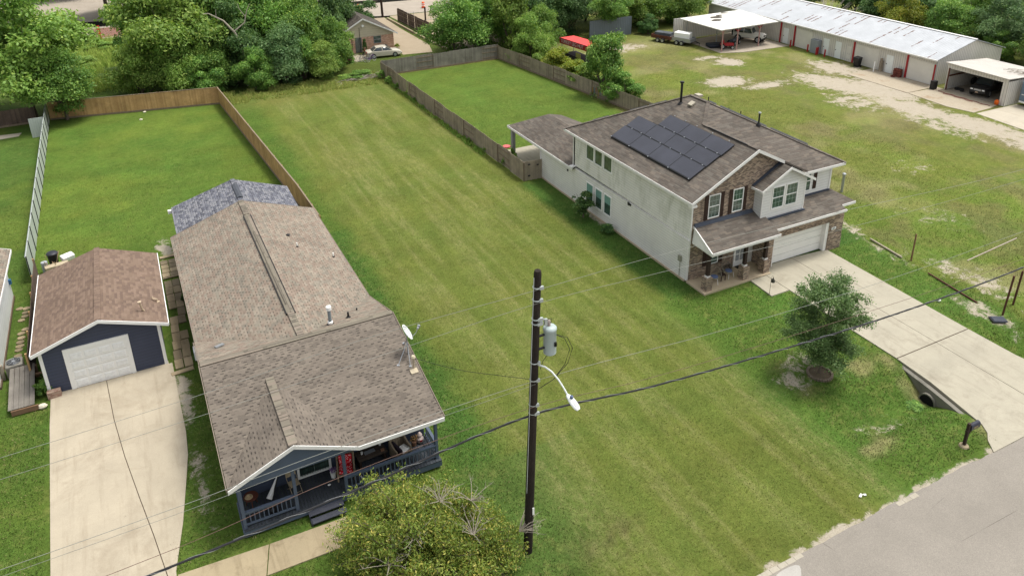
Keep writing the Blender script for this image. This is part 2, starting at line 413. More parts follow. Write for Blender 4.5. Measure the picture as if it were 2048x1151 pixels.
X, Y = np.meshgrid(gx, gy); Z = Hh(X, Y)
Z = np.where((X < -24)|(X > 104)|(Y > 134)|(Y < 8), -.03, Z)
nx, ny = len(gx), len(gy)
me = bpy.data.meshes.new('ground'); me.vertices.add(nx*ny)
me.vertices.foreach_set('co', np.stack([X, Y, Z], -1).astype(np.float32).ravel())
ii = (np.arange(ny-1)[:, None]*nx+np.arange(nx-1)[None]).ravel()
q_ = np.stack([ii, ii+1, ii+nx+1, ii+nx], -1).astype(np.int32)
me.loops.add(q_.size); me.loops.foreach_set('vertex_index', q_.ravel())
me.polygons.add(len(q_)); me.polygons.foreach_set('loop_start', np.arange(0, q_.size, 4, dtype=np.int32))
me.update(); me.polygons.foreach_set('use_smooth', np.ones(len(q_), bool))
gc, bare, lot, rough = zones(X, Y)
a = me.attributes.new('gcol', 'FLOAT_COLOR', 'POINT'); a.data.foreach_set('color', np.concatenate([gc, np.ones(gc.shape[:2]+(1,))], -1).astype(np.float32).ravel())
a = me.attributes.new('gm', 'FLOAT_VECTOR', 'POINT'); a.data.foreach_set('vector', np.stack([bare, lot, rough], -1).astype(np.float32).ravel())
q = N('lawn')
at = q.n('Attribute', attribute_name='gcol').outputs['Color']; gm = q.sep(q.n('Attribute', attribute_name='gm').outputs['Vector'])
p = q.pos(); px, py, pz = q.sep(p)
c = q.hsv(at, q.math('MULTIPLY', q.ramp(q.noise(.35, 5, p, .7), .3, .7, .82, 1.18), q.ramp(q.noise(2.6, 6, p, .85), .3, .7, .78, 1.24)), 1., q.ramp(q.noise(.22, 3, p), .3, .7, .487, .513))
c = q.mix(q.math('MULTIPLY', q.ramp(q.noise(1.3, 6, p, .75), .5, .72, 0, .55), q.ramp(gm[2], 0, 1, .35, 1)), c, S(158, 152, 92))
c = q.mix(q.ramp(q.noise(2.1, 5, q.comb(px, q.math('ADD', py, 40.)), .7), .56, .75, 0, .45), c, S(66, 96, 34))
# mower passes: long streaks of clippings along the lot
st = q.noise(1.0, 3, q.comb(q.math('MULTIPLY', px, .95), q.math('MULTIPLY', py, .07)), .5, .35)
st2 = q.noise(1.0, 5, q.comb(q.math('MULTIPLY', px, 3.2), q.math('MULTIPLY', py, .8)), .7)
sm = q.math('MULTIPLY', q.math('MULTIPLY', q.ramp(st, .46, .62), q.ramp(st2, .35, .6)), gm[1])
c = q.mix(q.math('MULTIPLY', q.math('MULTIPLY', sm, q.ramp(q.noise(4, 5, p, .85), .4, .6, .2, 1)), .72), c, S(160, 158, 104))
sm2 = q.math('MULTIPLY', q.ramp(st, .5, .36), gm[1])
c = q.mix(q.math('MULTIPLY', sm2, .2), c, S(88, 112, 44))
f1 = q.noise(9, 4, p, .8); f2 = q.noise(30, 3, p, .8)
c = q.hsv(c, q.math('MULTIPLY', q.ramp(f1, .3, .7, .72, 1.3), q.ramp(f2, .3, .7, .75, 1.28)), 1., q.ramp(f1, .3, .7, .485, .51))
bn = q.math('ADD', gm[0], q.math('MULTIPLY', q.math('SUBTRACT', q.noise(.9, 9, p, .84, .4), .5), 3.2))
gr = q.hsv(q.mix(q.noise(2, 6, p, .8), S(186, 172, 150), S(226, 216, 198)), q.ramp(q.noise(14, 4, p, .8), .3, .7, .8, 1.18))
c = q.mix(q.math('MULTIPLY', q.ramp(bn, .45, .72, 0, .95), q.ramp(gm[0], .02, .2, 0, 1)), c, gr)
q.bump(q.math('ADD', f1, f2), .05, .8)
M_LAWN = q.fin(c, .95, 0, .1); me.materials.append(M_LAWN)
o = bpy.data.objects.new('ground', me); COL.objects.link(o); o['kind'] = 'structure'
def struct(o): o['kind'] = 'structure'; return o

# asphalt street (front), pale chip-seal look
q = N('asphalt'); p = q.pos()
c = q.hsv(S(164, 157, 146), q.ramp(q.noise(.25, 6, p, .7), .3, .7, .88, 1.1))
c = q.hsv(c, q.math('MULTIPLY', q.ramp(q.noise(45, 3, p, .8), .3, .7, .72, 1.26), q.ramp(q.noise(14, 5, p, .9), .3, .7, .84, 1.16)))
c = q.mix(q.ramp(q.noise(7, 4, p, .85), .63, .70, 0, .5), c, S(92, 86, 80))
cw = q.n('TexVoronoi', feature='DISTANCE_TO_EDGE'); cw.inputs['Scale'].default_value = .16
q.l(q.mix(.25, p, q.n('TexNoise').outputs['Color']), cw.inputs['Vector'])
crk = q.math('MULTIPLY', q.ramp(cw.outputs['Distance'], .0, .0016, 1, 0), q.ramp(q.noise(.3, 2, p), .5, .6))
c = q.mix(q.math('MULTIPLY', crk, .7), c, S(70, 62, 55))
q.bump(q.noise(60, 3, p), .01, .5); M_ASPH = q.fin(c, .9, 0, .25)
M_CONC = concrete('drive_concrete', S(203, 191, 168), S(160, 145, 122), .65)
M_CONC2 = concrete('house_drive_concrete', S(195, 188, 168), S(150, 140, 122), .75, scale=.5)
M_WALK = concrete('walk_concrete', S(190, 174, 142), S(128, 112, 84), .75, scale=1.2)
M_DARKC = concrete('headwall_concrete', S(150, 146, 134), S(70, 72, 62), .8, scale=1.5)
M_STREET = concrete('far_street', S(190, 178, 162), S(160, 148, 132), .6, scale=.1)
M_JOINT = plain('joint', S(92, 78, 62), .9)
def ragged(x0, x1, y, amp, st, seed): return [(x0+(x1-x0)*i/st, y+amp*(float(fbm(x0+(x1-x0)*i/st, 1., .9, seed))-.5)*2) for i in range(st+1)]
edge = ragged(-24, 110, 15.55, .14, 400, 3)
mb = MB(); mb.poly([(x, y, .012) for x, y in [(-400, -300), (500, -300), (500, 15.5)]+edge[::-1]+[(-400, 15.5)]])
struct(mb.build('road', M_ASPH))
# gutter edge strip of old concrete, broken
mb = MB()
for k in range(70):
    x = 12+k*.42
    if vnoise(x, 1, 1.4, 8) < .42 or x > 30.5: continue
    y = 15.5; ww = .12+.12*vnoise(x, 2, 1, 9); mb.slab([(x, y-ww, .02), (x+.4, y-ww, .02), (x+.4, y+.05, .02), (x, y+.05, .02)], .04)
struct(mb.build('kerb_edge', concrete('kerb', S(196, 188, 170), S(140, 130, 112), .5)))
mb = MB(); mb.poly([(19.3+.55*math.cos(a)*(1+.2*math.sin(3*a)), 15.0+.34*math.sin(a)*(1+.2*math.cos(2*a)), .017) for a in np.linspace(0, 6.28, 19)[:-1]])
struct(mb.build('road_patch', concrete('patch', S(196, 192, 184), S(190, 185, 175), .4)))

# left driveway (two slabs split by a worn joint)
LJ = [(-4.0, 40.6), (-3.75, 37), (-3.4, 34), (-2.95, 31), (-2.55, 28.5), (-2.2, 26), (-2.0, 15.5)]
mb = MB()
Lp = [(-6.62, 41.3), (-6.60, 38), (-6.45, 33), (-6.3, 28), (-6.2, 15.3)]
mb.slab([(x, y, .05) for x, y in [(-6.62, 40.62)]+Lp[1:]]+[(-2.02, 15.3, .05)]+[(x-.018, y, .05) for x, y in LJ[::-1][1:]], .25)
Rp = [(-.72, 40.62), (-.70, 37.5), (-.66, 34.6), (-.75, 32.8), (-1.0, 31.1), (-1.4, 28.6), (-1.9, 26.2), (-1.95, 15.3)]
mb.slab([(x+.018, y, .05) for x, y in LJ[:6]]+[(x, y, .05) for x, y in Rp[::-1][:1]]+[(x, y, .05) for x, y in Rp[::-1][1:]], .25)
struct(mb.build('driveway', M_CONC))
mb = MB(); mb.slab([(-6.62, 40.62, .04), (-.9, 40.62, .04), (-.9, 40.9, .04), (-6.62, 40.9, .04)], .2); struct(mb.build('driveway_apron', M_CONC))
# front walk
mb = MB(); mb.slab([(-1.85, 24.5, .05), (1.22, 24.33, .05), (1.60, 25.80, .05), (-1.85, 25.98, .05)], .2); mb.slab([(1.26, 24.33, .05), (4.42, 24.28, .05), (4.86, 25.72, .05), (1.64, 25.80, .05)], .2)
struct(mb.build('path', M_WALK))
# right house driveway over the ditch
mb = MB()
jx = 37.6
def dl(pts): mb.slab([(x, y, .05) for x, y in pts], .45)
dl([(34.5, 33.25), (34.47, 28.3), (34.42, 22.42), (jx-.03, 22.42), (jx-.01, 33.25)]); dl([(jx+.02, 33.25), (jx, 22.42), (40.35, 22.42), (40.55, 33.0)])
dl([(34.42, 22.36), (34.25, 20.2), (33.98, 18.8), (33.62, 16.95), (33.3, 16.45), (32.85, 16.12), (32.35, 15.5), (jx-.1, 15.5), (jx-.03, 22.36)])
dl([(jx, 22.36), (jx-.07, 15.5), (42.6, 15.5), (41.3, 16.6), (40.6, 18), (40.35, 19.6), (40.35, 22.36)])
struct(mb.build('house_driveway', M_CONC2))
mb = MB(); mb.slab([(x-.06, y, .035) for x, y in LJ]+[(x+.06, y, .035) for x, y in LJ[::-1]], .02) if 0 else [mb.hexa([(a[0]-.06,a[1],0),(a[0]+.06,a[1],0),(b[0]+.06,b[1],0),(b[0]-.06,b[1],0),(a[0]-.06,a[1],.044),(a[0]+.06,a[1],.044),(b[0]+.06,b[1],.044),(b[0]-.06,b[1],.044)]) for a, b in zip(LJ, LJ[1:])]; struct(mb.build('driveway_joint', M_JOINT)); mb = MB(); mb.box(jx-.035, jx+.025, 15.6, 33.2, -.1, .042); mb.box(34.5, 40.3, 22.355, 22.425, -.1, .042); struct(mb.build('driveway_joint', M_JOINT))
mb = MB(); mb.slab([(32.98, 30.28, .07), (34.42, 30.28, .07), (34.42, 32.28, .07), (33.12, 32.28, .07)], .2); struct(mb.build('entry_path', M_CONC2))
# culvert under it
cv = root('culvert', 'concrete culvert headwall with dark round pipe mouth under the driveway', 'culvert', (33.9, 19.9, 0))
mb = MB(); pts = [(34.38, 22.3), (34.1, 20.0), (33.85, 18.6), (33.55, 17.2)]
for (a, b) in zip(pts, pts[1:]): mb.hexa([(a[0],a[1],-1.3),(a[0]-.2,a[1],-1.3),(b[0]-.2,b[1],-1.3),(b[0],b[1],-1.3),(a[0],a[1],-.06),(a[0]-.2,a[1],-.1),(b[0]-.2,b[1],-.1),(b[0],b[1],-.06)])
mb.build('headwall', M_DARKC, cv)
mb = MB(); mb.lathe((33.7, 19.85, -.78), [(.47, 0), (.47, .35), (.38, .35), (.38, .02)], 22, 'x'); mb.build('pipe_rim', M_DARKC, cv)
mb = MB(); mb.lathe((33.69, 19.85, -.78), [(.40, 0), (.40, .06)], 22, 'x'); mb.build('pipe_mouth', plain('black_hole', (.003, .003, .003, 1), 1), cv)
# far streets, back driveway, yard slabs
mb = MB()
mb.poly([(36.2, 122.3, .015), (110, 120.5, .015), (200, 121, .015), (200, 150, .015), (-200, 190, .015), (-200, 148, .015), (-5.5, 129, .015), (20, 124, .015)])
struct(mb.build('far_street', M_STREET))
mb = MB(); mb.poly([(-60, 141, .03), (5, 137, .03), (60, 131.5, .03), (60, 133.5, .03), (5, 141.5, .03), (-60, 146, .03)]); struct(mb.build('street_median', M_LAWN))
q = N('dirt'); p = q.pos(); c = q.mix(q.noise(.6, 6, p, .7), S(205, 190, 165), S(170, 152, 126))
c = q.hsv(c, q.ramp(q.noise(9, 4, p, .8), .3, .7, .88, 1.1)); q.bump(q.noise(8, 4, p), .03, .5); M_DIRT = q.fin(c, .95, 0, .1)
mb = MB(); mb.poly([(33.0, 97.6, .012), (36.9, 96.9, .012), (38.0, 101, .012), (37.9, 112, .012), (38.3, 122.6, .012), (36.5, 122.8, .012), (35.4, 112, .012), (33.3, 103, .012)]); struct(mb.build('back_driveway', M_DIRT))
mb = MB(); mb.poly([(40.2, 96, .012), (56, 95, .012), (56, 121, .012), (39.3, 121.9, .012), (40, 104, .012)]); struct(mb.build('side_yard', M_DIRT))
q = N('rust_slab'); p = q.pos(); c = q.mix(q.noise(.5, 6, p, .7), S(188, 172, 146), S(206, 196, 176))
c = q.mix(q.ramp(q.noise(.45, 4, p, .7), .56, .72, 0, .6), c, S(160, 122, 78)); c = q.hsv(c, q.ramp(q.noise(6, 4, p), .3, .7, .9, 1.1)); M_RSLAB = q.fin(c, .85, 0, .2)
mb = MB()
mb.slab([(75.7, 62.5, .04), (75.6, 54.3, .04), (80.3, 54.3, .04), (80.3, 62.9, .04)], .1); mb.slab([(75.6, 54.1, .04), (75.1, 49.2, .04), (75.7, 46.6, .04), (78.5, 46.7, .04), (80.2, 47.0, .04), (80.25, 54.1, .04)], .1)
struct(mb.build('warehouse_apron', M_RSLAB))
mb = MB(); mb.slab([(75.7, 46.3, .04), (75.1, 40.9, .04), (82, 40, .04), (82, 46.2, .04)], .1); mb.slab([(-13, 86.4, .03), (-10.6, 86.6, .03), (-10.4, 87.6, .03), (-13, 87.8, .03)], .08)
struct(mb.build('yard_slab', concrete('pale_slab', S(214, 204, 184), S(180, 166, 140), .5)))
mb = MB(); mb.slab([(69.6, 85, .05), (69.4, 77.5, .05), (72.3, 76.4, .05), (79.9, 75.9, .05), (80.2, 86, .05)], .1); mb.slab([(80.3, 46.7, .05), (86.5, 46.7, .05), (86.5, 53.2, .05), (80.3, 53.2, .05)], .1)
struct(mb.build('carport_floor', concrete('carport_slab', S(196, 184, 166), S(130, 118, 100), .7, scale=.8)))
mb = MB(); mb.slab([(28.3, 53.4, .03), (33.9, 53.4, .03), (33.9, 60.2, .03), (28.3, 60.2, .03)], .1); struct(mb.build('patio', M_CONC2))

# grass blades over the lawns (uncountable: one object)
NB = 330000; rg = np.random.default_rng(3)
bx = rg.uniform(-14, 62, NB*2); by = rg.uniform(15.9, 74, NB*2)
dd = np.hypot(bx, by); keep = rg.random(NB*2) < np.clip((34/np.maximum(dd, 26))**2*1.15, 0, 1); bx, by = bx[keep], by[keep]
def inside(x, y, rs):
    m_ = np.zeros_like(x, bool)
    for a0, a1, b0, b1 in rs: m_ |= (x > a0)&(x < a1)&(y > b0)&(y < b1)
    return m_
bad = inside(bx, by, [(-6.7,-.65,32,41.3),(-6.6,-1.1,28,32),(-6.5,-1.9,15,28),(-7.1,-.5,40.5,49.4),(.6,9.7,26.6,50.5),(.8,9,50,55.5),(3.2,5,25.7,27),(-1.9,4.8,24.3,26),(29.4,42,32.9,48.4),(29.4,34.6,32.2,34),(34.4,40.6,15.4,33.5),(33.4,41,15.4,19),(32.9,34.5,30.2,32.4),(27.5,37,48,60.5),(-.8,.6,39.4,53.4),(-9,-7.3,42,52),(-14,-8.7,40,54),(10.7,11.05,20.6,21)])
bx, by = bx[~bad], by[~bad]
gc_, ba_, lo_, ro_ = zones(bx, by)
ok = rg.random(len(bx)) > np.clip(ba_*1.5-.2, 0, 1); bx, by, gc_, ro_, lo_ = bx[ok], by[ok], gc_[ok], ro_[ok], lo_[ok]
nb = len(bx); hgt_ = rg.uniform(.03, .075, nb)*(1+.5*ro_)*(1-.35*lo_); an = rg.uniform(0, 6.283, nb); wd = rg.uniform(.012, .03, nb)
lean = rg.uniform(.2, 1.3, nb)*hgt_; la = rg.uniform(0, 6.283, nb); bz = Hh(bx, by)
V = np.zeros((nb, 3, 3)); V[:, 0] = np.stack([bx-np.cos(an)*wd, by-np.sin(an)*wd, bz-.01], -1); V[:, 1] = np.stack([bx+np.cos(an)*wd, by+np.sin(an)*wd, bz-.01], -1)
V[:, 2] = np.stack([bx+np.cos(la)*lean, by+np.sin(la)*lean, bz+hgt_], -1)
sm_ = vnoise(bx, by, .9, 21); mixc = np.clip(rg.normal(.5, .28, nb)+(sm_-.5)*.5, 0, 1)[:, None]
bc = gc_*(.72+.75*mixc); strw = (rg.random(nb) < .10+.12*ro_)[:, None]; bc = np.where(strw, A_(176, 168, 112)*.95, bc)
me = npmesh('grass', V.reshape(-1, 3), nb, 3, None)
a = me.attributes.new('gcol', 'FLOAT_COLOR', 'POINT'); a.data.foreach_set('color', np.repeat(np.concatenate([bc, np.ones((nb, 1))], -1), 3, 0).astype(np.float32).ravel())
q = N('grass_blades'); c = q.n('Attribute', attribute_name='gcol').outputs['Color']; q.fin(c, .7, 0, .2)
tr = q.n('BsdfTranslucent'); q.l(c, tr.inputs['Color']); mx = q.n('MixShader'); mx.inputs[0].default_value = .3
q.l(q.b.outputs[0], mx.inputs[1]); q.l(tr.outputs[0], mx.inputs[2]); q.l(mx.outputs[0], q.out.inputs[0])
me.materials.append(q.m); o = bpy.data.objects.new('grass', me); COL.objects.link(o)
tag(o, 'short green lawn grass with straw flecks across the lots', 'grass', kind='stuff')
# knee-high rough grass where nobody mows: back edge of the lot and the clearing by the far street
def rough_grass(n, x0, x1, y0, y1, h0, h1, c0, c1, label, seed):
    g = np.random.default_rng(seed); x = g.uniform(x0, x1, n); y = g.uniform(y0, y1, n)
    k = vnoise(x, y, 1.1, seed)+.5*vnoise(x, y, .4, seed+1) > .62; x, y = x[k], y[k]; n = len(x)
    a = g.uniform(0, 6.28, n); w_ = g.uniform(.03, .07, n); h = g.uniform(h0, h1, n)*(.5+vnoise(x, y, 1.4, seed+3)); la = g.uniform(0, 6.28, n); z = Hh(x, y); le = h*g.uniform(.15, .7, n)
    V = np.zeros((n, 3, 3)); V[:, 0] = np.stack([x-np.cos(a)*w_, y-np.sin(a)*w_, z-.02], -1); V[:, 1] = np.stack([x+np.cos(a)*w_, y+np.sin(a)*w_, z-.02], -1); V[:, 2] = np.stack([x+np.cos(la)*le, y+np.sin(la)*le, z+h], -1)
    me = npmesh('tall_grass', V.reshape(-1, 3), n, 3, None); t = g.random(n)[:, None]; c = np.array(c0[:3])*(1-t)+np.array(c1[:3])*t
    at = me.attributes.new('gcol', 'FLOAT_COLOR', 'POINT'); at.data.foreach_set('color', np.repeat(np.concatenate([c, np.ones((n, 1))], -1), 3, 0).astype(np.float32).ravel())
    me.materials.append(bpy.data.materials['grass_blades']); o = bpy.data.objects.new('tall_grass', me); COL.objects.link(o); tag(o, label, 'grass', kind='stuff')
rough_grass(15000, 9.2, 27.0, 86.4, 91.2, .10, .36, S(132,158,74, 1.), S(184,180,108, 1.), 'unmown tall grass along the tree edge at the back of the empty lot', 41)
rough_grass(16000, -7, 5.5, 99, 127, .4, 1.1, S(140,170,74, 1.), S(176,188,98, 1.), 'tall rough grass in the clearing between the big trees and the far street', 47)
rough_grass(2600, 27.0, 28.1, 60, 88, .12, .4, S(104,148,62, 1.), S(150,172,84, 1.), 'weedy grass strip along the foot of the middle fence', 53)
# ------------------------------------------------------------------ shared materials for buildings
M_WHITE = plain('white_paint', (.82, .82, .79, 1), .5, .04, 2)
M_TRIM = plain('white_trim', (.74, .73, .70, 1), .5, .06, 3)
M_GLASS = plain('window_glass', (.05, .085, .07, 1), .08, .7, 2.2, spec=.9)
M_MUNT = plain('muntin_grey_green', (.34, .42, .38, 1), .5)
M_BLACK = plain('black_plastic', (.012, .012, .013, 1), .45)
M_NAVY = siding('navy_siding', S(74, 84, 104, .8), .17, .45)
M_NAVYP = plain('navy_paint', S(86, 98, 116, .85), .6, .08, 3)
M_GREYM = plain('galvanised_metal', (.38, .40, .42, 1), .4, .1, 8, metal=.6)
M_SH_PINK = shingle('tan_pink_shingles', [S(162,149,133,.62), S(156,148,133,.62), S(152,136,122,.62), S(168,156,140,.62), S(145,137,124,.62), S(159,143,128,.62)], bw=.32, rh=.15, dark=.6, dash=.42)
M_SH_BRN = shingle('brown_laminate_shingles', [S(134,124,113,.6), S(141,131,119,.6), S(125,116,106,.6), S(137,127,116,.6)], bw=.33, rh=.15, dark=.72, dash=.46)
M_SH_GREY = shingle('grey_shingles', [S(142,143,150,.58), S(124,126,136,.58), S(156,157,162,.58), S(108,110,120,.58)], bw=.32, rh=.15, dark=.8, dash=.5)
M_SH_RH = shingle('weathered_shingles', [S(126,118,109,.56), S(115,108,100,.56), S(137,127,116,.56), S(121,112,103,.56), S(130,123,114,.56)], bw=.5, rh=.14, dark=.25, patch=.2, blot=.5)
M_SH_GAR = shingle('reddish_brown_shingles', [S(146,125,109,.58), S(139,118,103,.58), S(153,131,115,.58), S(132,112,99,.58)], bw=.3, rh=.14, dark=.42, patch=.1, dash=.12)
M_BRICK = brickm('house_brick', [S(134,112,98,.85), S(108,90,80,.85), S(160,138,120,.85), S(92,78,72,.85), S(176,156,136,.85)], S(196,182,162,.8), mort=.016)
M_SIDE_W = siding('white_siding', (.72, .71, .66, 1), .19, .42, dirt=.7, dirtcol=(.30,.32,.22,1))
M_SIDE_W2 = siding('clean_white_siding', (.68, .68, .65, 1), .2, .32)
M_SLAB = concrete('porch_slab', S(216, 198, 168), S(180, 160, 130), .4)
M_SHUT = planks('shutter_wood', [S(84,66,56), S(72,56,48), S(100,80,70)], .12)
M_DKWOOD = plain('dark_stained_wood', S(66, 50, 42), .8, .2, 8)
M_FLASH = plain('flashing', S(72, 80, 94), .7, .15, 5)
M_DOORW = plain('garage_door_white', (.76, .76, .72, 1), .55, .04, 2)
EY = ((1,0,0), (0,-1,0))     # wall frame facing the street: u=+x, n=-y
def frame_window(par, o, u, n, a0, a1, z0, z1, grid=None, sash=True, fw=.055, d=.05, mat=None, label=None):
    mb = MB(); mat = mat or M_WHITE
    for (b0, b1, c0, c1) in ((a0, a0+fw, z0, z1), (a1-fw, a1, z0, z1), (a0+fw, a1-fw, z0, z0+fw), (a0+fw, a1-fw, z1-fw, z1)): mb.wbox(o, u, n, b0, b1, c0, c1, 0, d)
    zm = (z0+z1)/2
    if sash: mb.wbox(o, u, n, a0+fw, a1-fw, zm-.025, zm+.025, 0, d*.8)
    w_ = mb.build('window', mat, par)
    if label: w_['label'] = label
    MB().wbox(o, u, n, a0+fw, a1-fw, z0+fw, z1-fw, -.01, .012).build('pane', M_GLASS, w_)
    if grid:
        g = MB(); cols, rows = grid
        for i in range(1, cols): x = a0+fw+(a1-a0-2*fw)*i/cols; g.wbox(o, u, n, x-.007, x+.007, z0+fw, z1-fw, .01, .02)
        for i in range(1, rows):
            z = z0+fw+(z1-z0-2*fw)*i/rows
            if abs(z-zm) > .05: g.wbox(o, u, n, a0+fw, a1-fw, z-.007, z+.007, .01, .019)
        g.build('muntins', M_MUNT, w_)
    return w_
def shutter(par, o, u, n, a0, a1, z0, z1):
    mb = MB(); mb.wbox(o, u, n, a0, a1, z0, z1, 0, .035)
    for z in (z0+.18, z1-.26): mb.wbox(o, u, n, a0+.02, a1-.02, z, z+.08, .035, .05)
    return mb.build('shutter', M_SHUT, par)
def fascia(mb, p, q, out, h=.17, t=.035, up=.012):
    ox, oy = out[0]*t, out[1]*t; e = .002
    a = (p[0]+out[0]*e, p[1]+out[1]*e); b = (q[0]+out[0]*e, q[1]+out[1]*e)
    P = [(a[0],a[1],p[2]-h),(b[0],b[1],q[2]-h),(b[0]+ox,b[1]+oy,q[2]-h),(a[0]+ox,a[1]+oy,p[2]-h),(a[0],a[1],p[2]+up),(b[0],b[1],q[2]+up),(b[0]+ox,b[1]+oy,q[2]+up),(a[0]+ox,a[1]+oy,p[2]+up)]
    cr__ = (q[0]-p[0])*out[1]-(q[1]-p[1])*out[0]
    if cr__ < 0: P = [P[1],P[0],P[3],P[2],P[5],P[4],P[7],P[6]]
    mb.hexa(P)
def wallpoly(mb, pts, t, n):
    """vertical polygon (convex) thickened inward by t (n = outward normal)"""
    k = len(pts); i = len(mb.v); mb.v += [tuple(p) for p in pts]+[(p[0]-n[0]*t, p[1]-n[1]*t, p[2]) for p in pts]
    mb.f.append(tuple(i+j for j in range(k))); mb.f.append(tuple(i+k+j for j in reversed(range(k))))
    for j in range(k): j2 = (j+1) % k; mb.f.append((i+j, i+k+j, i+k+j2, i+j2))
def pipe_vent(par, x, y, z, h, r=.04, mat=None, name='vent_pipe', boot=True, label=None):
    mb = MB(); mb.path([(x, y, z-.2), (x, y, z+h)], r, 10)
    o = mb.build(name, mat or M_BLACK, par, smooth=True)
    if boot: MB().lathe((x, y, z-.12), [(r*3, 0), (r*2.4, .1), (r*1.3, .2)], 10).build('boot', M_BLACK, o)
    if label: o['label'] = label
    return o

# ------------------------------------------------------------------ right house (two storeys, solar panels)
rh = root('two_storey_house', 'two-storey white and brick house with solar panels and a double garage', 'house', (29.5, 34.16, 0))
E0, SL = 5.75, .519
xl, xr, yf, yb = 29.1, 42.4, 34.05, 49.1; xm = 35.75; rz_ = E0+SL*(xm-xl)
hy0, hy1 = yf+(xm-xl), yb-(xm-xl)+.1
gxp, gz = 34.1, E0+SL*(34.1-xl); gy = 33.8; gye = gxp-xl+yf       # front gable ridge
mb = MB(); T = .14
mb.slab([(xl, gy, E0), (gxp, gy, gz), (gxp, gye, gz), (xm, hy0, rz_), (xm, hy1, rz_), (xl, yb, E0)], T)           # left slope
mb.slab([(gxp, gye, gz), (gxp, gy, gz), (38.6, gy, gz-SL*(38.6-gxp)), (38.6, 34.5, gz-SL*(38.6-gxp)), (38.6, gye-(38.6-gxp), gz-SL*(38.6-gxp))], T)   # right slope of the front gable
mb.slab([(38.6, yf, E0), (xr, yf, E0), (xm, hy0, rz_), (gxp, gye, gz), (38.6, gye-4.5, gz-SL*4.5)], T)             # street slope
mb.slab([(xr, yf, E0), (xr, yb, E0), (xm, hy1, rz_), (xm, hy0, rz_)], T)
mb.slab([(xr, yb, E0), (xl, yb, E0), (xm, hy1, rz_)], T)
rf = mb.build('roof', M_SH_RH, rh)
mb = MB()
for a, b in (((xl, yb, E0), (xm, hy1, rz_)), ((xr, yf, E0), (xm, hy0, rz_)), ((gxp, gye, gz), (xm, hy0, rz_)), ((xm, hy0, rz_), (xm, hy1, rz_)), ((xr, yb, E0), (xm, hy1, rz_)), ((gxp, gy+.1, gz), (gxp, gye, gz))):
    mb.beam((a[0], a[1], a[2]+.01), (b[0], b[1], b[2]+.01), .26, .035)
mb.build('ridge_cap', M_SH_RH, rf)
mb = MB(); mb.beam((gxp-.12, gy+.9, gz+.03), (gxp-.12, gye-.6, gz+.03), .06, .05); mb.build('ridge_vent_slot', M_BLACK, rf)
mb = MB()
fascia(mb, (xl, gy, E0), (xl, yb, E0), (-1, 0)); fascia(mb, (xr, yf, E0), (38.6, yf, E0), (0, -1)); fascia(mb, (xr, yb, E0), (xr, yf, E0), (1, 0)); fascia(mb, (xl, yb, E0), (xr, yb, E0), (0, 1))
fascia(mb, (xl, gy, E0), (gxp, gy, gz), (0, -1), .2); fascia(mb, (gxp, gy, gz), (36.4, gy, gz-SL*2.3), (0, -1), .2)
mb.box(xl-.02, 29.52, gy-.03, 34.1, E0-.32, E0-.172)
mb.build('fascia', M_TRIM, rh)
mb = MB(); mb.slab([(xl+.02, 34.2, E0-.145), (xr-.02, 34.2, E0-.145), (xr-.02, yb-.02, E0-.145), (xl+.02, yb-.02, E0-.145)], .03); mb.build('soffit', M_TRIM, rh)
# walls
mb = MB(); wallpoly(mb, [(29.5, 48.3, 2.98), (29.5, 34.2, 2.98), (29.5, 34.2, 5.6), (29.5, 48.3, 5.6)], .2, (-1, 0))
mb.hexa([(29.42, 34.2, 0.12), (29.6, 34.2, 0.12), (29.6, 53.4, 0.12), (29.42, 53.4, 0.12), (29.42, 34.2, 2.985), (29.6, 34.2, 2.985), (29.6, 53.4, 2.74), (29.42, 53.4, 2.74)])
mb.box(29.5, 41.6, 48.1, 48.3, 2.5, 5.6); mb.box(41.4, 41.6, 34.6, 48.1, 2.5, 5.6)
mb.box(29.6, 36.5, 53.2, 53.4, 0.12, 2.74); mb.box(36.5, 41.6, 48.1, 48.3, .12, 2.5); mb.box(41.4, 41.6, 33.2, 48.1, .12, 2.5)
mb.build('wall', M_SIDE_W, rh)
mb = MB(); mb.box(38.55, 41.6, 34.45, 34.6, 3.4, 5.6); mb.build('upper_wall', M_SIDE_W2, rh)
mb = MB(); mb.box(29.36, 29.7, 34.3, 53.45, -.1, .12); mb.box(29.7, 36.5, 53.3, 53.5, -.1, .12); mb.box(41.4, 41.7, 33.2, 48.3, -.1, .12); mb.build('foundation', M_SLAB, rh)
for b_ in ((29.40, 29.56, 34.15, 34.22, 0.12, 2.96), (29.46, 29.56, 34.15, 34.22, 2.97, 5.58), (29.46, 29.54, 48.24, 48.34, 2.97, 5.6), (41.5, 41.63, 34.40, 34.47, 3.6, 5.6), (29.38, 29.46, 53.34, 53.44, .12, 2.7)): MB().box(*b_).build('corner_trim', M_TRIM, rh)
mb = MB()                                                     # brick front
o_, u_, n_ = (0, 34.16, 0), (1,0,0), (0,-1,0)
wallpoly(mb, [(29.56, 34.16, 0), (36.9, 34.16, 0), (36.9, 34.16, gz-SL*2.8-.13), (gxp, 34.16, gz-.13), (29.56, 34.16, gz-.13-SL*4.54)], .15, n_)
mb.box(35.0, 35.55, 33.0, 33.2, 0, 2.95); mb.box(40.4, 41.72, 32.95, 33.2, 0, 2.95); mb.box(35.55, 40.4, 32.97, 33.2, 2.15, 2.95)
mb.box(34.85, 35.0, 32.95, 34.16, 0, 2.95); mb.box(41.57, 41.72, 33.2, 34.5, 0, 2.95)
mb.build('brick_wall', M_BRICK, rh)
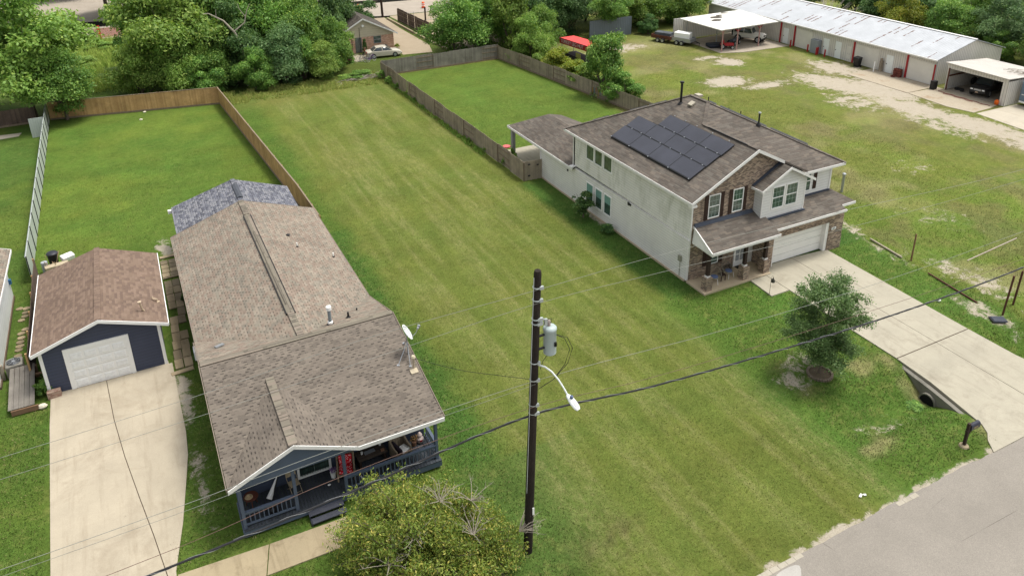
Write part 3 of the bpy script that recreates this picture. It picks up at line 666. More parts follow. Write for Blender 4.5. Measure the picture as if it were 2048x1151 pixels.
mb = MB(); mb.box(30.1, 32.5, 34.07, 34.13, .68, .78); mb.box(29.58, 30.1, 34.1, 34.13, 0, .7); mb.box(30.1, 33.0, 34.1, 34.13, 0, .68); mb.build('brick_ledge', M_BRICK, rh); MB().box(40.42, 41.7, 32.9, 32.94, .0, 1.0).build('brick_ledge', M_BRICK, rh)
for a0, a1 in ((30.72, 31.64), (32.66, 33.52)):
    frame_window(rh, o_, u_, n_, a0, a1, 4.2, 5.8, (3, 4))
for a0, a1 in ((30.42, 30.72), (31.64, 31.96), (32.36, 32.66), (33.52, 33.82)): shutter(rh, o_, u_, n_, a0, a1, 4.15, 5.85)
frame_window(rh, o_, u_, n_, 31.0, 31.9, .82, 2.15, (2, 4)); shutter(rh, o_, u_, n_, 30.65, 31.0, .75, 2.3); shutter(rh, o_, u_, n_, 31.9, 32.25, .75, 2.3)
mb = MB(); mb.wbox(o_, u_, n_, 33.25, 34.2, .1, 2.2, -.0, .05); dr = mb.build('front_door', M_WHITE, rh)
g = MB(); g.wbox(o_, u_, n_, 33.4, 33.7, .5, 2.0, .05, .06); g.wbox(o_, u_, n_, 33.77, 34.05, .5, 2.0, .05, .06); g.build('pane', plain('door_glass', (.3,.32,.33,1), .2), dr)
MB().box(34.2, 34.84, 34.12, 34.155, .0, 2.6).build('entry_trim', M_TRIM, rh)
# garage door with recess
mb = MB(); mb.box(35.56, 40.14, 33.3, 33.36, .06, 2.12)
gd = mb.build('garage_door', M_DOORW, rh)
mb = MB()
for z in (.58, 1.10, 1.62): mb.box(35.6, 40.1, 33.293, 33.301, z-.008, z+.008)
mb.build('seams', plain('door_seam', (.3,.3,.28,1), .7), gd)
mb = MB(); mb.box(40.14, 40.4, 32.96, 33.36, .06, 2.14); mb.box(35.5, 35.56, 32.99, 33.36, .06, 2.14); mb.box(35.56, 40.14, 33.1, 33.36, 2.12, 2.145); mb.build('door_frame', M_TRIM, gd)
# lower roof over garage and porch
lz = lambda y: 3.17+.30*(y-32.45)
pz = lambda y: 3.08+.40*(y-32.0)
mb = MB()
mb.slab([(34.98, 32.45, lz(32.45)), (41.25, 32.45, lz(32.45)), (41.25, 32.9, lz(32.9)), (42.55, 32.9, lz(32.9)), (41.75, 34.5, lz(34.5)), (34.98, 34.5, lz(34.5))], .1)
mb.slab([(29.5, 32.0, pz(32.0)), (34.97, 32.0, pz(32.0)), (34.97, 34.16, pz(34.16)), (29.72, 34.16, pz(34.16))], .1)
mb.slab([(42.55, 32.9, lz(32.9)-.003), (42.4, 40, lz(32.9)-.003), (41.6, 40, 3.75), (41.76, 34.5, lz(34.5)-.003)], .1)
mb.build('lower_roof', M_SH_RH, rh)
mb = MB()
fascia(mb, (41.25, 32.45, lz(32.45)), (34.98, 32.45, lz(32.45)), (0, -1), .16); fascia(mb, (42.55, 32.9, lz(32.9)), (41.29, 32.9, lz(32.9)), (0, -1), .16)
fascia(mb, (34.97, 32.0, pz(32)), (29.5, 32.0, pz(32)), (0, -1), .16)
wallpoly(mb, [(29.62, 34.1, 2.78), (29.55, 32.06, 2.78), (29.52, 32.06, pz(32)-.1), (29.70, 34.1, pz(34.1)-.1)], .05, (-1, 0))
mb.hexa([(29.44,32.0,pz(32)-.16),(29.5,32.0,pz(32)-.16),(29.72,34.16,pz(34.16)-.16),(29.66,34.16,pz(34.16)-.16),(29.44,32.0,pz(32)+.01),(29.5,32.0,pz(32)+.01),(29.72,34.16,pz(34.16)+.01),(29.66,34.16,pz(34.16)+.01)])
mb.build('lower_fascia', M_TRIM, rh)
mb = MB(); mb.box(29.7, 34.9, 32.15, 34.1, 2.74, 2.77); mb.box(35, 41.5, 32.55, 32.94, 2.96, 2.99); mb.build('lower_soffit', M_TRIM, rh)
mb = MB(); mb.hexa([(29.7,33.98,pz(33.98)+.01),(34.4,33.98,pz(33.98)+.01),(34.4,34.15,pz(34.1)+.01),(29.7,34.15,pz(34.1)+.01),(29.7,33.99,pz(33.99)+.03),(34.4,33.99,pz(33.99)+.03),(34.4,34.14,pz(34.15)+.16),(29.7,34.14,pz(34.15)+.16)])
mb.box(38.25, 41.6, 34.36, 34.445, lz(34.4)-.02, lz(34.4)+.1); mb.box(34.5, 38.25, 33.30, 33.44, lz(33.35)-.03, lz(33.35)+.09)
mb.build('flashing', M_FLASH, rh)
# gabled bay over the garage
dy = 33.45
mb = MB(); wallpoly(mb, [(34.5, dy, 3.38), (38.2, dy, 3.38), (38.2, dy, 5.78), (36.35, dy, 6.78), (34.5, dy, 5.78)], .12, (0, -1))
wallpoly(mb, [(34.5, 34.16, 3.6), (34.5, dy+.12, 3.4), (34.5, dy+.12, 5.7), (34.5, 34.16, 5.7)], .12, (-1, 0)); wallpoly(mb, [(38.2, dy+.12, 3.4), (38.2, 34.45, 3.7), (38.2, 34.45, 5.7), (38.2, dy+.12, 5.7)], .12, (1, 0))
mb.build('bay_wall', M_SIDE_W2, rh)
bs, by0, px_ = .54, 33.13, 36.4; bz = 5.72
mb = MB(); pk = bz+bs*2.28
mb.slab([(px_-2.28, by0, bz), (px_, by0, pk), (px_, 35.6, pk), (px_-2.28, 34.15, bz)], .1)
mb.slab([(px_, by0, pk), (px_+2.28, by0, bz), (px_+2.28, 34.9, bz), (px_, 35.6, pk)], .1); mb.build('bay_roof', M_SH_RH, rh)
mb = MB(); fascia(mb, (px_-2.28, by0, bz), (px_, by0, pk), (0, -1), .17); fascia(mb, (px_, by0, pk), (px_+2.28, by0, bz), (0, -1), .17); fascia(mb, (px_-2.28, by0, bz), (px_-2.28, 34.1, bz), (-1, 0), .15)
mb.slab([(px_-2.26, by0+.02, bz-.12), (px_-1.8, by0+.02, bz-.12), (px_-1.8, 34.1, bz-.12), (px_-2.26, 34.1, bz-.12)], .03)
mb.box(34.48, 34.56, dy-.02, dy+.01, 3.45, 5.7); mb.box(38.12, 38.22, dy-.02, dy+.01, 3.45, 5.7)
mb.build('bay_fascia', M_TRIM, rh)
mb = MB(); mb.beam((px_-2.2, 34.06, bz+.06), (px_-.1, 34.06, pk+.02), .18, .06); mb.build('bay_flashing', M_FLASH, rh)
ob = (0, dy, 0)
mb = MB(); mb.wbox(ob, u_, n_, 34.98+.2, 37.6, 3.98, 5.72, 0, .006); mb.build('window_surround', M_TRIM, rh)
for a0, a1 in ((35.3, 36.32), (36.46, 37.48)): frame_window(rh, ob, u_, n_, a0, a1, 4.1, 5.65, (3, 4), d=.06)
frame_window(rh, (0, 34.45, 0), u_, n_, 38.7, 39.75, 4.1, 5.6, (3, 4), d=.05); shutter(rh, (0, 34.45, 0), u_, n_, 39.98, 40.28, 4.15, 5.6)
# side windows
os_, us_, ns_ = (29.5, 0, 0), (0, -1, 0), (-1, 0, 0)
for a0, a1 in ((-46.45, -45.35), (-45.3, -44.22), (-44.1, -42.98)): frame_window(rh, os_, us_, ns_, a0, a1, 4.15, 5.58, None, False, .08, .05)
for a0, a1 in ((-46.2, -45.2), (-44.95, -43.98), (-43.78, -42.8)):
    wv = frame_window(rh, (29.42, 0, 0), us_, ns_, a0, a1, .8, 2.42, None, False, .08, .05)
    MB().wbox((29.42, 0, 0), us_, ns_, a0+.08, a1-.08, 1.7, 2.34, .012, .02).build('blind', plain('green_blind', (.16, .3, .25, 1), .6), wv)
for y0_, y1_, z0_, z1_ in ((40.6, 40.8, 2.72, 2.93), (40.42, 40.54, 2.76, 2.9), (48.9, 49.05, 2.2, 2.35)): MB().box(29.37, 29.42, y0_, y1_, z0_, z1_).build('wall_vent', M_BLACK, rh)
mb = MB(); mb.box(29.28, 29.42, 34.7, 34.95, 1.25, 1.65); mb.path([(29.38, 34.82, 1.25), (29.38, 34.82, .15)], .02, 6); mb.build('electric_meter', plain('meter_box', S(176, 176, 158), .5), rh)
mb = MB(); mb.path([(29.36, 53.1, .2), (29.36, 53.1, .9), (29.36, 52.9, 1.0)], .04, 6); mb.box(29.1, 29.5, 47.9, 48.3, 2.76, 2.98); mb.build('gutter_end', M_TRIM, rh)
# porch
mb = MB(); mb.slab([(29.42, 32.33, .1), (34.9, 32.33, .1), (34.9, 34.15, .1), (29.42, 34.15, .1)], .3); mb.build('porch_slab', M_SLAB, rh)
for cx_, cy_ in ((29.88, 32.72), (32.86, 32.72), (34.6, 32.74)):
    p_ = MB().box(cx_-.24, cx_+.24, cy_-.24, cy_+.24, .1, 1.02).build('brick_pier', M_BRICK, rh)
    mb = MB(); mb.box(cx_-.13, cx_+.13, cy_-.13, cy_+.13, 1.02, 1.12); mb.build('cap', M_TRIM, p_)
    MB().box(cx_-.1, cx_+.1, cy_-.1, cy_+.1, 1.12, 2.75).build('post', M_DKWOOD, p_)
nb_ = MB(); nb_.wbox((0, 32.95, 0), u_, n_, 40.68, 41.08, 1.52, 1.70, 0, .03); nb_ = nb_.build('number_plate', M_WHITE, rh)
def text_mesh(txt, size, loc, rot, mat, par, name='lettering', ext=.004, sx=1.):
    cu = bpy.data.curves.new(name, 'FONT'); cu.body = txt; cu.size = size; cu.extrude = ext; cu.align_x = 'CENTER'; cu.align_y = 'CENTER'
    t = bpy.data.objects.new(name+'_curve', cu); COL.objects.link(t); bpy.context.view_layer.update()
    dg = bpy.context.evaluated_depsgraph_get(); me_ = bpy.data.meshes.new_from_object(t.evaluated_get(dg)); me_.name = name
    bpy.data.objects.remove(t); o = bpy.data.objects.new(name, me_); COL.objects.link(o); me_.materials.clear(); me_.materials.append(mat)
    off = OFF.get(par.name, (0,0,0)); o.parent = par; o.location = Vector(loc)-Vector(off); o.rotation_euler = rot; o.scale = (sx, 1, 1); OFF[o.name] = off
    return o
text_mesh('8824', .13, (40.88, 32.915, 1.61), (R(90), 0, 0), plain('number_grey', (.12,.13,.16,1), .6), nb_)
# solar panels
q = N('solar_cell'); x, y, z = q.sep(q.uv())
gl = q.math('MAXIMUM', q.math('LESS_THAN', q.math('FRACT', q.math('MULTIPLY', x, 6.)), .05), q.math('LESS_THAN', q.math('FRACT', q.math('MULTIPLY', y, 6.)), .05))
M_SOLAR = q.fin(q.mix(q.math('MULTIPLY', gl, .5), q.hsv((.036, .038, .050, 1), q.ramp(q.noise(.6, 3, q.pos()), .3, .7, .8, 1.25)), (.06, .065, .08, 1)), .28, 0, .5)
M_SFR = plain('panel_frame', (.03, .032, .036, 1), .4)
def panel(x0, x1, y0, y1):
    zf = lambda x: E0+SL*(x-xl)+.14
    P = lambda x, y, dz: (x-.46*dz, y, zf(x)+.88*dz)
    mb = MB(); mb.hexa([P(x0,y0,-.04),P(x1,y0,-.04),P(x1,y1,-.04),P(x0,y1,-.04),P(x0,y0,0),P(x1,y0,0),P(x1,y1,0),P(x0,y1,0)])
    o = mb.build('solar_panel', M_SFR, rh); e = .03
    g = MB(); g.hexa([P(x0+e,y0+e,0),P(x1-e,y0+e,0),P(x1-e,y1-e,0),P(x0+e,y1-e,0),P(x0+e,y0+e,.006),P(x1-e,y0+e,.006),P(x1-e,y1-e,.006),P(x0+e,y1-e,.006)]); g.build('cells', M_SOLAR, o)
yw = (44.4-35.52)/4
for k in range(4): panel(30.26, 31.42, 35.52+k*yw+.006, 35.52+(k+1)*yw-.006)
for k in range(4): panel(31.45, 32.52, 35.49+k*yw*.992+.006, 35.49+(k+1)*yw*.992-.006)
for k in range(3): panel(32.55, 33.6, 35.42+k*2.21+.006, 35.42+(k+1)*2.21-.006)
mb = MB()
for xx, ys in ((30.21, (35.6, 37.7, 39.9, 42.1, 44.3)), (31.41, np.arange(35.8, 44.3, 1.1)), (32.53, np.arange(35.8, 42, 1.1)), (33.64, (36, 37.6, 39.2, 40.4, 41.6))):
    for yy in ys: mb.obox((xx, yy, E0+SL*(xx-xl)+.17), (.06, .07, .05), 0, 0, -.47)
mb.build('panel_clamps', M_GREYM, rh)
mb = MB(); mb.hexa([(30.22,35.5,E0+SL*1.12+.02),(30.27,35.5,E0+SL*1.17+.02),(30.27,44.4,E0+SL*1.17+.02),(30.22,44.4,E0+SL*1.12+.02),(30.22,35.5,E0+SL*1.12+.12),(30.27,35.5,E0+SL*1.17+.14),(30.27,44.4,E0+SL*1.17+.14),(30.22,44.4,E0+SL*1.12+.12)]); mb.build('panel_skirt', M_BLACK, rh)
# panels on the far slopes, their edges standing above the hips
mb = MB()
for k in range(6):
    t0, t1 = .08+.15*k, .08+.15*k+.13
    A0 = Vector((xl, yb, E0)).lerp(Vector((xm, hy1, rz_)), t0); A1 = Vector((xl, yb, E0)).lerp(Vector((xm, hy1, rz_)), t1)
    if k in (1, 3, 4): MB().beam(A0+Vector((.2, .2, -.03)), A1+Vector((.2, .2, -.03)), .3, .06).build('far_solar_panel', M_BLACK, rh)
A, B = Vector((xm, hy0, rz_)), Vector((xr, yf, E0))
for t0, t1 in ((-.0, .05), (.08, .42), (.45, .72)): MB().beam(A.lerp(B, t0)+Vector((.2, .1, -.02)), A.lerp(B, t1)+Vector((.2, .1, -.02)), .3, .08).build('far_solar_panel', M_BLACK, rh)
s_ = pipe_vent(rh, 34.87, 42.57, 8.74, 1.45, .085, M_BLACK, 'chimney_pipe', label='tall black flue pipe on the left slope')
MB().lathe((34.87, 42.57, 10.2), [(.1, 0), (.15, .03), (.15, .14), (.05, .17)], 12).build('cap', M_BLACK, s_)
t_ = pipe_vent(rh, 38.1, 38.1, 8.0, .75, .06, M_BLACK, 'vent_pipe'); MB().lathe((38.1, 38.1, 8.75), [(.07, 0), (.1, .02), (.1, .09), (.04, .11)], 10).build('cap', M_GREYM, t_)
for (x, y, z, h) in ((36.9, 42.0, 8.7, .35), (37.9, 39.7, 8.15, .35), (37.6, 40.6, 8.3, .22)): pipe_vent(rh, x, y, z, h, .035)
mb = MB(); mb.obox((35.05, 41.6, 8.95), (.42, .42, .12), 0, 0, -.47); mb.obox((36.3, 42.4, 9.15), (.4, .5, .14)); mb.build('box_vent', plain('vent_tan', S(205, 196, 176), .6), rh)
# rear one-storey wing roof with patio under it
ez, wsl = 2.85, .46; rxm = 32.05; rzw = ez+wsl*(rxm-29.2)
mb = MB()
mb.slab([(29.2, 59.1, ez), (29.2, 47.9, ez), (29.48, 47.9, ez+.13), (29.48, 48.32, ez+.13), (rxm, 48.32, rzw), (rxm, 56.7, rzw)], .12)
mb.slab([(rxm, 56.7, rzw), (rxm, 48.32, rzw), (37, 48.32, 2.85), (34.7, 59.1, 2.9)], .12); mb.slab([(34.7, 59.1, 2.9), (29.2, 59.1, ez), (rxm, 56.7, rzw)], .12)
mb.build('rear_roof', M_SH_RH, rh)
mb = MB(); fascia(mb, (29.2, 47.95, ez), (29.2, 59.1, ez), (-1, 0), .17); fascia(mb, (29.2, 59.1, ez), (34.7, 59.1, ez), (0, 1), .17); mb.slab([(29.2, 53.4, 2.66), (34.6, 53.4, 2.66), (34.5, 59, 2.66), (29.2, 59, 2.66)], .03); mb.build('rear_fascia', M_TRIM, rh)
for (x, y) in ((29.55, 58.7), (34.2, 58.7)): MB().box(x-.15, x+.15, y-.15, y+.15, .03, 2.65).build('patio_post', plain('post_grey_white', S(180, 182, 180), .6), rh)

# ------------------------------------------------------------------ left house (bungalow with porch)
lh = root('bungalow', 'navy bungalow with tan shingle roof and railed front porch', 'house', (5.1, 38, 0))
ze, zr, x0, x1, xc = 3.0, 4.6, .55, 9.72, 5.1
yr, yfe, ybk = 32.8, 26.2, 50.2
yi = yr+4.57
mb = MB()
mb.slab([(x0, yi, ze), (xc, yr, zr), (xc, ybk, zr), (x0, ybk, ze)], .13)
mb.slab([(xc, yr, zr), (x1, yi, ze), (x1, ybk, ze), (xc, ybk, zr)], .13)
mb.slab([(x0-.05, yr, zr), (xc, yr, zr), (x0, yi, ze)], .13) if 0 else mb.slab([(.5, yr, zr), (xc, yr, zr), (x0, yi, ze), (.5, yi, ze)], .13)
mb.slab([(xc, yr, zr), (9.6, yr, zr), (9.75, yi, ze), (x1, yi, ze)], .13)
rf = mb.build('roof', M_SH_PINK, lh)
M_CAP = shingle('ridge_shingles', [S(150,142,126,.6), S(142,134,120,.6), S(156,144,130,.6)], bw=3, rh=.2, dark=.5)
for a_, b_ in (((.5, yr+.05, zr+.01), (9.6, yr+.05, zr+.01)), ((xc, ybk, zr+.01), (xc, 47.9, zr+.01)), ((xc, 35.2, zr+.013), (xc, 33.0, zr+.013))): MB().beam(a_, b_, .34, .04).build('ridge_cap', M_CAP, rf)
mb = MB(); mb.prism([(xc-.2, zr-.04), (xc+.2, zr-.04), (xc+.18, zr+.0), (xc, zr+.06), (xc-.18, zr+.0)], 'y', 35.2, 47.8); rv = mb.build('ridge_vent', M_CAP, rf)
mb = MB(); mb.box(xc-.235, xc-.2, 35.2, 47.8, zr-.08, zr+.0); mb.box(xc+.2, xc+.235, 35.2, 47.8, zr-.08, zr+.0); mb.box(xc-.235, xc+.235, 35.16, 35.22, zr-.07, zr+.03); mb.build('vent_slot', M_BLACK, rv)
fs = (zr-ze-.02)/(yr-yfe); fz = lambda y: ze+.02+fs*(y-yfe)
mb = MB()
gxc, gx0, gx1, gpz = 3.17, .48, 5.75, 4.17; gyb = yfe+(gpz-ze-.02)/fs
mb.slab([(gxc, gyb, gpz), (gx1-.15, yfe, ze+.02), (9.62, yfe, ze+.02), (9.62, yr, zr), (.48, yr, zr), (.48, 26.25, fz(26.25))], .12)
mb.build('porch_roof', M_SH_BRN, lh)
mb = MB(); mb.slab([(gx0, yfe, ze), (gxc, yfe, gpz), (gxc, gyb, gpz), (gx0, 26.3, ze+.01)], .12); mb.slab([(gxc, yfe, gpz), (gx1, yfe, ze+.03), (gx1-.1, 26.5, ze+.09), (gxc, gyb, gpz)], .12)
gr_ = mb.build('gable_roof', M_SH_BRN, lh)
mb = MB(); mb.beam((gxc, yfe, gpz+.015), (gxc, gyb, gpz+.015), .36, .04); mb.build('ridge_cap', M_CAP, gr_)
mb = MB()
fascia(mb, (gx0, yfe, ze), (gxc, yfe, gpz), (0, -1), .17); fascia(mb, (gxc, yfe, gpz), (gx1, yfe, ze+.03), (0, -1), .17); fascia(mb, (9.62, yfe, ze+.02), (gx1, yfe, ze+.02), (0, -1), .17)
mb.build('fascia', M_TRIM, lh); mb = MB()
fascia(mb, (x0, yi, ze), (x0, ybk, ze), (-1, 0), .14); fascia(mb, (x1, ybk, ze), (x1, yi, ze), (1, 0), .14)
for xx, sg in ((.46, -1), (9.64, 1)):
    fascia(mb, (xx, 26.25, fz(26.25)), (xx, yr, zr), (sg, 0), .15); fascia(mb, (xx+(.02 if sg < 0 else .0), yr, zr), (xx+(.02 if sg < 0 else .09), yi, ze), (sg, 0), .15)
fascia(mb, (x1, ybk, ze), (xc, ybk, zr), (0, 1), .14); fascia(mb, (xc, ybk, zr), (x0, ybk, ze), (0, 1), .14)
mb.build('drip_edge', plain('drip_edge_tan', S(150, 136, 122), .8, .1, 4), lh)
yw = 28.35; fl = .45
mb = MB(); wallpoly(mb, [(.95, 50, .3), (.95, yw, .3), (.95, yw, 3.0), (.95, 50, 3.0)], .15, (-1, 0)); wallpoly(mb, [(9.35, yw, .3), (9.35, 50, .3), (9.35, 50, 3.0), (9.35, yw, 3.0)], .15, (1, 0))
mb.box(1.1, 9.2, yw, yw+.15, .3, 3.3)
for xx, n_x in ((.93, -1), (9.37, 1)): wallpoly(mb, [(xx, yw, 3.0), (xx, 37, 3.0), (xx, yr, zr-.15), (xx, yw, 3.35)] if n_x > 0 else [(xx, 37, 3.0), (xx, yw, 3.0), (xx, yw, 3.35), (xx, yr, zr-.15)], .1, (n_x, 0))
wallpoly(mb, [(9.2, 50.0, .3), (1.1, 50.0, .3), (1.1, 50.0, 3.0), (xc, 50.0, zr-.15), (9.2, 50.0, 3.0)], .15, (0, 1))
mb.build('wall', M_NAVY, lh)
mb = MB(); wallpoly(mb, [(.75, 26.42, 2.72), (5.6, 26.42, 2.72), (5.45, 26.42, 2.98), (gxc, 26.42, gpz-.16), (.75, 26.42, 2.98)], .08, (0, -1)); mb.box(5.6, 9.4, 26.4, 26.52, 2.68, 2.86); mb.box(.78, .86, 26.5, 28.35, 2.68, 2.86); mb.box(9.36, 9.44, 26.5, 28.35, 2.68, 2.86); mb.build('gable_panel', M_NAVYP, lh)
mb = MB(); mb.box(1, 9.3, 26.5, 28.35, 2.80, 2.83); mb.build('porch_ceiling', M_NAVYP, lh)
# porch floor boards (individually laid)
mb = MB(); xx = .82
while xx < 9.45: mb.box(xx, xx+.128, 26.48, 28.35, fl-.04, fl+rnd.uniform(-.003, .003)); xx += .14
mb.build('porch_floor', planks('grey_deck', [S(78, 84, 92), S(66, 72, 80), S(104, 106, 104)], .14, gap=.02), lh)
mb = MB(); mb.box(.78, 9.5, 26.5, 26.56, .12, .40); mb.box(.78, .84, 26.56, 28.3, .12, .4); mb.box(9.42, 9.48, 26.56, 28.3, .12, .4)
for xx in (.85, 3.0, 5.1, 7.2, 9.3): mb.box(xx, xx+.14, 26.6, 26.74, -.05, .3)
mb.build('porch_skirt', M_NAVYP, lh)
PX = (.9, 3.03, 5.16, 9.34)
for xx in PX: MB().box(xx-.065, xx+.065, 26.62, 26.75, .1, 2.72).build('porch_post', M_NAVYP, lh)
def railing(xa, xb, ya, yb_):
    d_ = Vector((xb-xa, yb_-ya, 0)); L = d_.length; u = d_/L
    r_ = MB(); r_.beam((xa, ya, 1.24), (xb, yb_, 1.24), .13, .05); r_.beam((xa, ya, 1.16), (xb, yb_, 1.16), .05, .08); r_.beam((xa, ya, .60), (xb, yb_, .60), .05, .09)
    o = r_.build('railing', M_NAVYP, lh); k = int(L/.17); b_ = MB()
    for i in range(1, k):
        p = Vector((xa, ya, 0))+u*(L*i/k); b_.box(p.x-.02, p.x+.02, p.y-.02, p.y+.02, .62, 1.14)
    b_.build('balusters', M_NAVYP, o)
railing(.96, 2.97, 26.68, 26.68); railing(5.22, 9.28, 26.68, 26.68); railing(.88, .88, 26.75, 28.3); railing(9.38, 9.38, 26.75, 28.3)
st = MB(); st.box(3.38, 4.86, 26.14, 26.47, .30, .34); st.box(3.42, 4.82, 26.42, 26.46, .05, .30); st.box(3.44, 4.9, 25.84, 26.14, .15, .19); st.box(3.48, 4.86, 26.10, 26.14, .0, .15)
for xx in (3.4, 4.78): st.box(xx, xx+.06, 25.9, 26.47, .0, .145)
st.build('porch_steps', planks('step_wood', [S(88, 90, 102), S(78, 82, 94), S(120, 120, 124)], .3, along='y', gap=.02), lh)
dw = frame_window(lh, (0, yw, 0), (1,0,0), (0,-1,0), 3.42, 4.92, fl+.02, 2.5, (2, 3), False, .1, .07, M_WHITE, label='white framed glass door with dark burglar bars')
mb = MB()
for i in range(11): xx = 3.6+i*.115; mb.wbox((0, yw, 0), (1,0,0), (0,-1,0), xx, xx+.015, fl+.12, 2.4, .05, .065)
for z in (.7, .95, 1.5, 2.1): mb.wbox((0, yw, 0), (1,0,0), (0,-1,0), 3.55, 4.8, z, z+.018, .066, .08)
mb.build('security_bars', M_BLACK, dw)
for (x, y, z, h, mt) in ((7.2, 43.4, 3.87, .28, M_WHITE), (9.05, 42.3, 3.23, .28, M_WHITE)): pipe_vent(lh, x, y, z, h, .035, mt)
pipe_vent(lh, 8.4, 35.1, 3.7, .22, .04)
mb = MB(); mb.ball((7.0, 45.0, 3.97), .13, 10, (1, 1, .7)); mb.build('dome_vent', M_BLACK, lh)
mb = MB(); mb.lathe((7.7, 34.1, 4.02), [(.2, 0), (.16, .1), (.06, .22), (.045, .45)], 12); mb.build('flue_boot', M_BLACK, lh)
fp = pipe_vent(lh, 6.7, 33.75, 4.28, .85, .085, plain('grey_pvc', S(150, 160, 165), .5), 'flue_pipe', label='grey pvc flue with white cap behind the cross ridge'); MB().lathe((6.7, 33.75, 5.1), [(.12, 0), (.13, .02), (.13, .2), (.06, .22)], 12).build('cap', M_WHITE, fp); MB().lathe((6.7, 33.75, 4.25), [(.13, 0), (.13, .18), (.1, .2)], 12).build('collar', M_WHITE, fp)
mb = MB(); mb.obox((1.55, 35.2, 3.82), (.42, .3, .05), .3, -.33); mb.build('roof_vent', M_GREYM, lh)
ms = MB(); ms.path([(9.35, 29.15, 3.5), (9.35, 29.15, 4.35)], .05, 10); ms = ms.build('service_mast', plain('mast_cream', S(200, 186, 160), .6), lh)
MB().lathe((9.35, 29.15, 4.3), [(.1, 0), (.11, .08), (.07, .16)], 10).build('weatherhead', plain('cream_cap', S(222, 210, 180), .6), ms); MB().obox((9.3, 29.0, 3.72), (.35, .3, .05), 0, .2).build('flashing_plate', plain('flash_cream', S(210, 196, 168), .7), ms)
ac = MB().box(.42, .93, 38.35, 39.0, 1.25, 1.75).build('window_air_conditioner', M_WHITE, lh); mb = MB()
for i in range(5): mb.box(.41, .425, 38.4, 38.95, 1.3+i*.08, 1.33+i*.08)
mb.build('grille', M_GREYM, ac)
# satellite dish
sd = root('satellite_dish', 'white satellite dish on a tripod at the porch roof edge', 'satellite dish', (9.3, 30.0, 3.95))
M_DISH = plain('dish_white', (.62, .64, .64, 1), .45)
mb = MB(); c_ = Vector((9.42, 30.12, 5.1)); nrm = Vector((.78, -.22, .5)).normalized(); a_ = nrm.cross(Vector((0,0,1))).normalized(); b_ = nrm.cross(a_)
for rr0, rr1 in ((0, .15), (.15, .28), (.28, .38)):
    for j in range(20):
        t0, t1 = 2*math.pi*j/20, 2*math.pi*(j+1)/20
        P = lambda r_, t: tuple(c_+a_*r_*math.cos(t)+b_*r_*1.1*math.sin(t)+nrm*(r_*r_*.55))
        mb.poly([P(rr0, t0), P(rr1, t0), P(rr1, t1), P(rr0, t1)] if rr0 else [P(0, 0), P(rr1, t0), P(rr1, t1)])
d_o = mb.build('reflector', M_DISH, sd, smooth=True); s3 = d_o.modifiers.new('Solidify', 'SOLIDIFY'); s3.thickness = .02
mb = MB(); lo = c_+b_*.36+nrm*.06; tip = c_+nrm*.62+b_*.1; mb.path([lo, lo.lerp(tip, .5)+b_*.06, tip], .018, 6); mb.obox(tip, (.28, .08, .07), .9); mb.obox(tip+Vector((.02, 0, .05)), (.08, .12, .1), .9); mb.build('feed_arm', M_GREYM, sd)
mb = MB(); mb.path([(9.42, 30.1, 3.95), (9.42, 30.1, 4.7), tuple(c_-nrm*.02)], .03, 8)
for fx, fy in ((8.75, 29.6), (9.25, 29.35), (9.45, 30.75)): mb.path([(9.42, 30.1, 4.6), (fx, fy, fz(fy)+.0)], .02, 6); mb.lathe((fx, fy, fz(fy)-.01), [(.07, 0), (.07, .03)], 8)
mb.build('tripod', M_GREYM, sd)
# grey roofed rear addition
ga = root('rear_addition', 'small rear addition with a dark grey shingle roof', 'building', (5.0, 53, 0))
mb = MB(); mb.slab([(.92, 50.25, 2.8), (4.95+.3, 50.25, 4.08), (5.3, 55.45, 4.08), (1.0, 55.45, 2.8)], .12); mb.slab([(5.25, 50.25, 4.08), (8.95, 50.25, 2.8), (9.02, 55.3, 2.8), (5.3, 55.45, 4.08)], .12); r_ = mb.build('roof', M_SH_GREY, ga)
mb = MB(); mb.prism([(5.08, 4.07), (5.5, 4.07), (5.46, 4.13), (5.29, 4.19), (5.12, 4.13)], 'y', 51.9, 54.3); mb.build('ridge_vent', plain('dark_ridge_vent', S(84, 88, 96), .8), r_)
mb = MB(); mb.beam((5.27, 50.3, 4.1), (5.27, 51.8, 4.1), .3, .04); mb.beam((5.3, 54.4, 4.1), (5.3, 55.4, 4.1), .3, .04); mb.build('ridge_cap', M_SH_GREY, r_)
mb = MB(); mb.box(1.3, 8.6, 50.2, 55.1, 0, 2.72); mb.build('wall', M_NAVY, ga)
mb = MB(); wallpoly(mb, [(8.6, 55.1, 2.7), (1.3, 55.1, 2.7), (5.2, 55.1, 3.9)], .1, (0, 1)); mb.box(.75, 1.0, 55.1, 55.35, 2.5, 2.72); mb.build('gable', M_TRIM, ga)

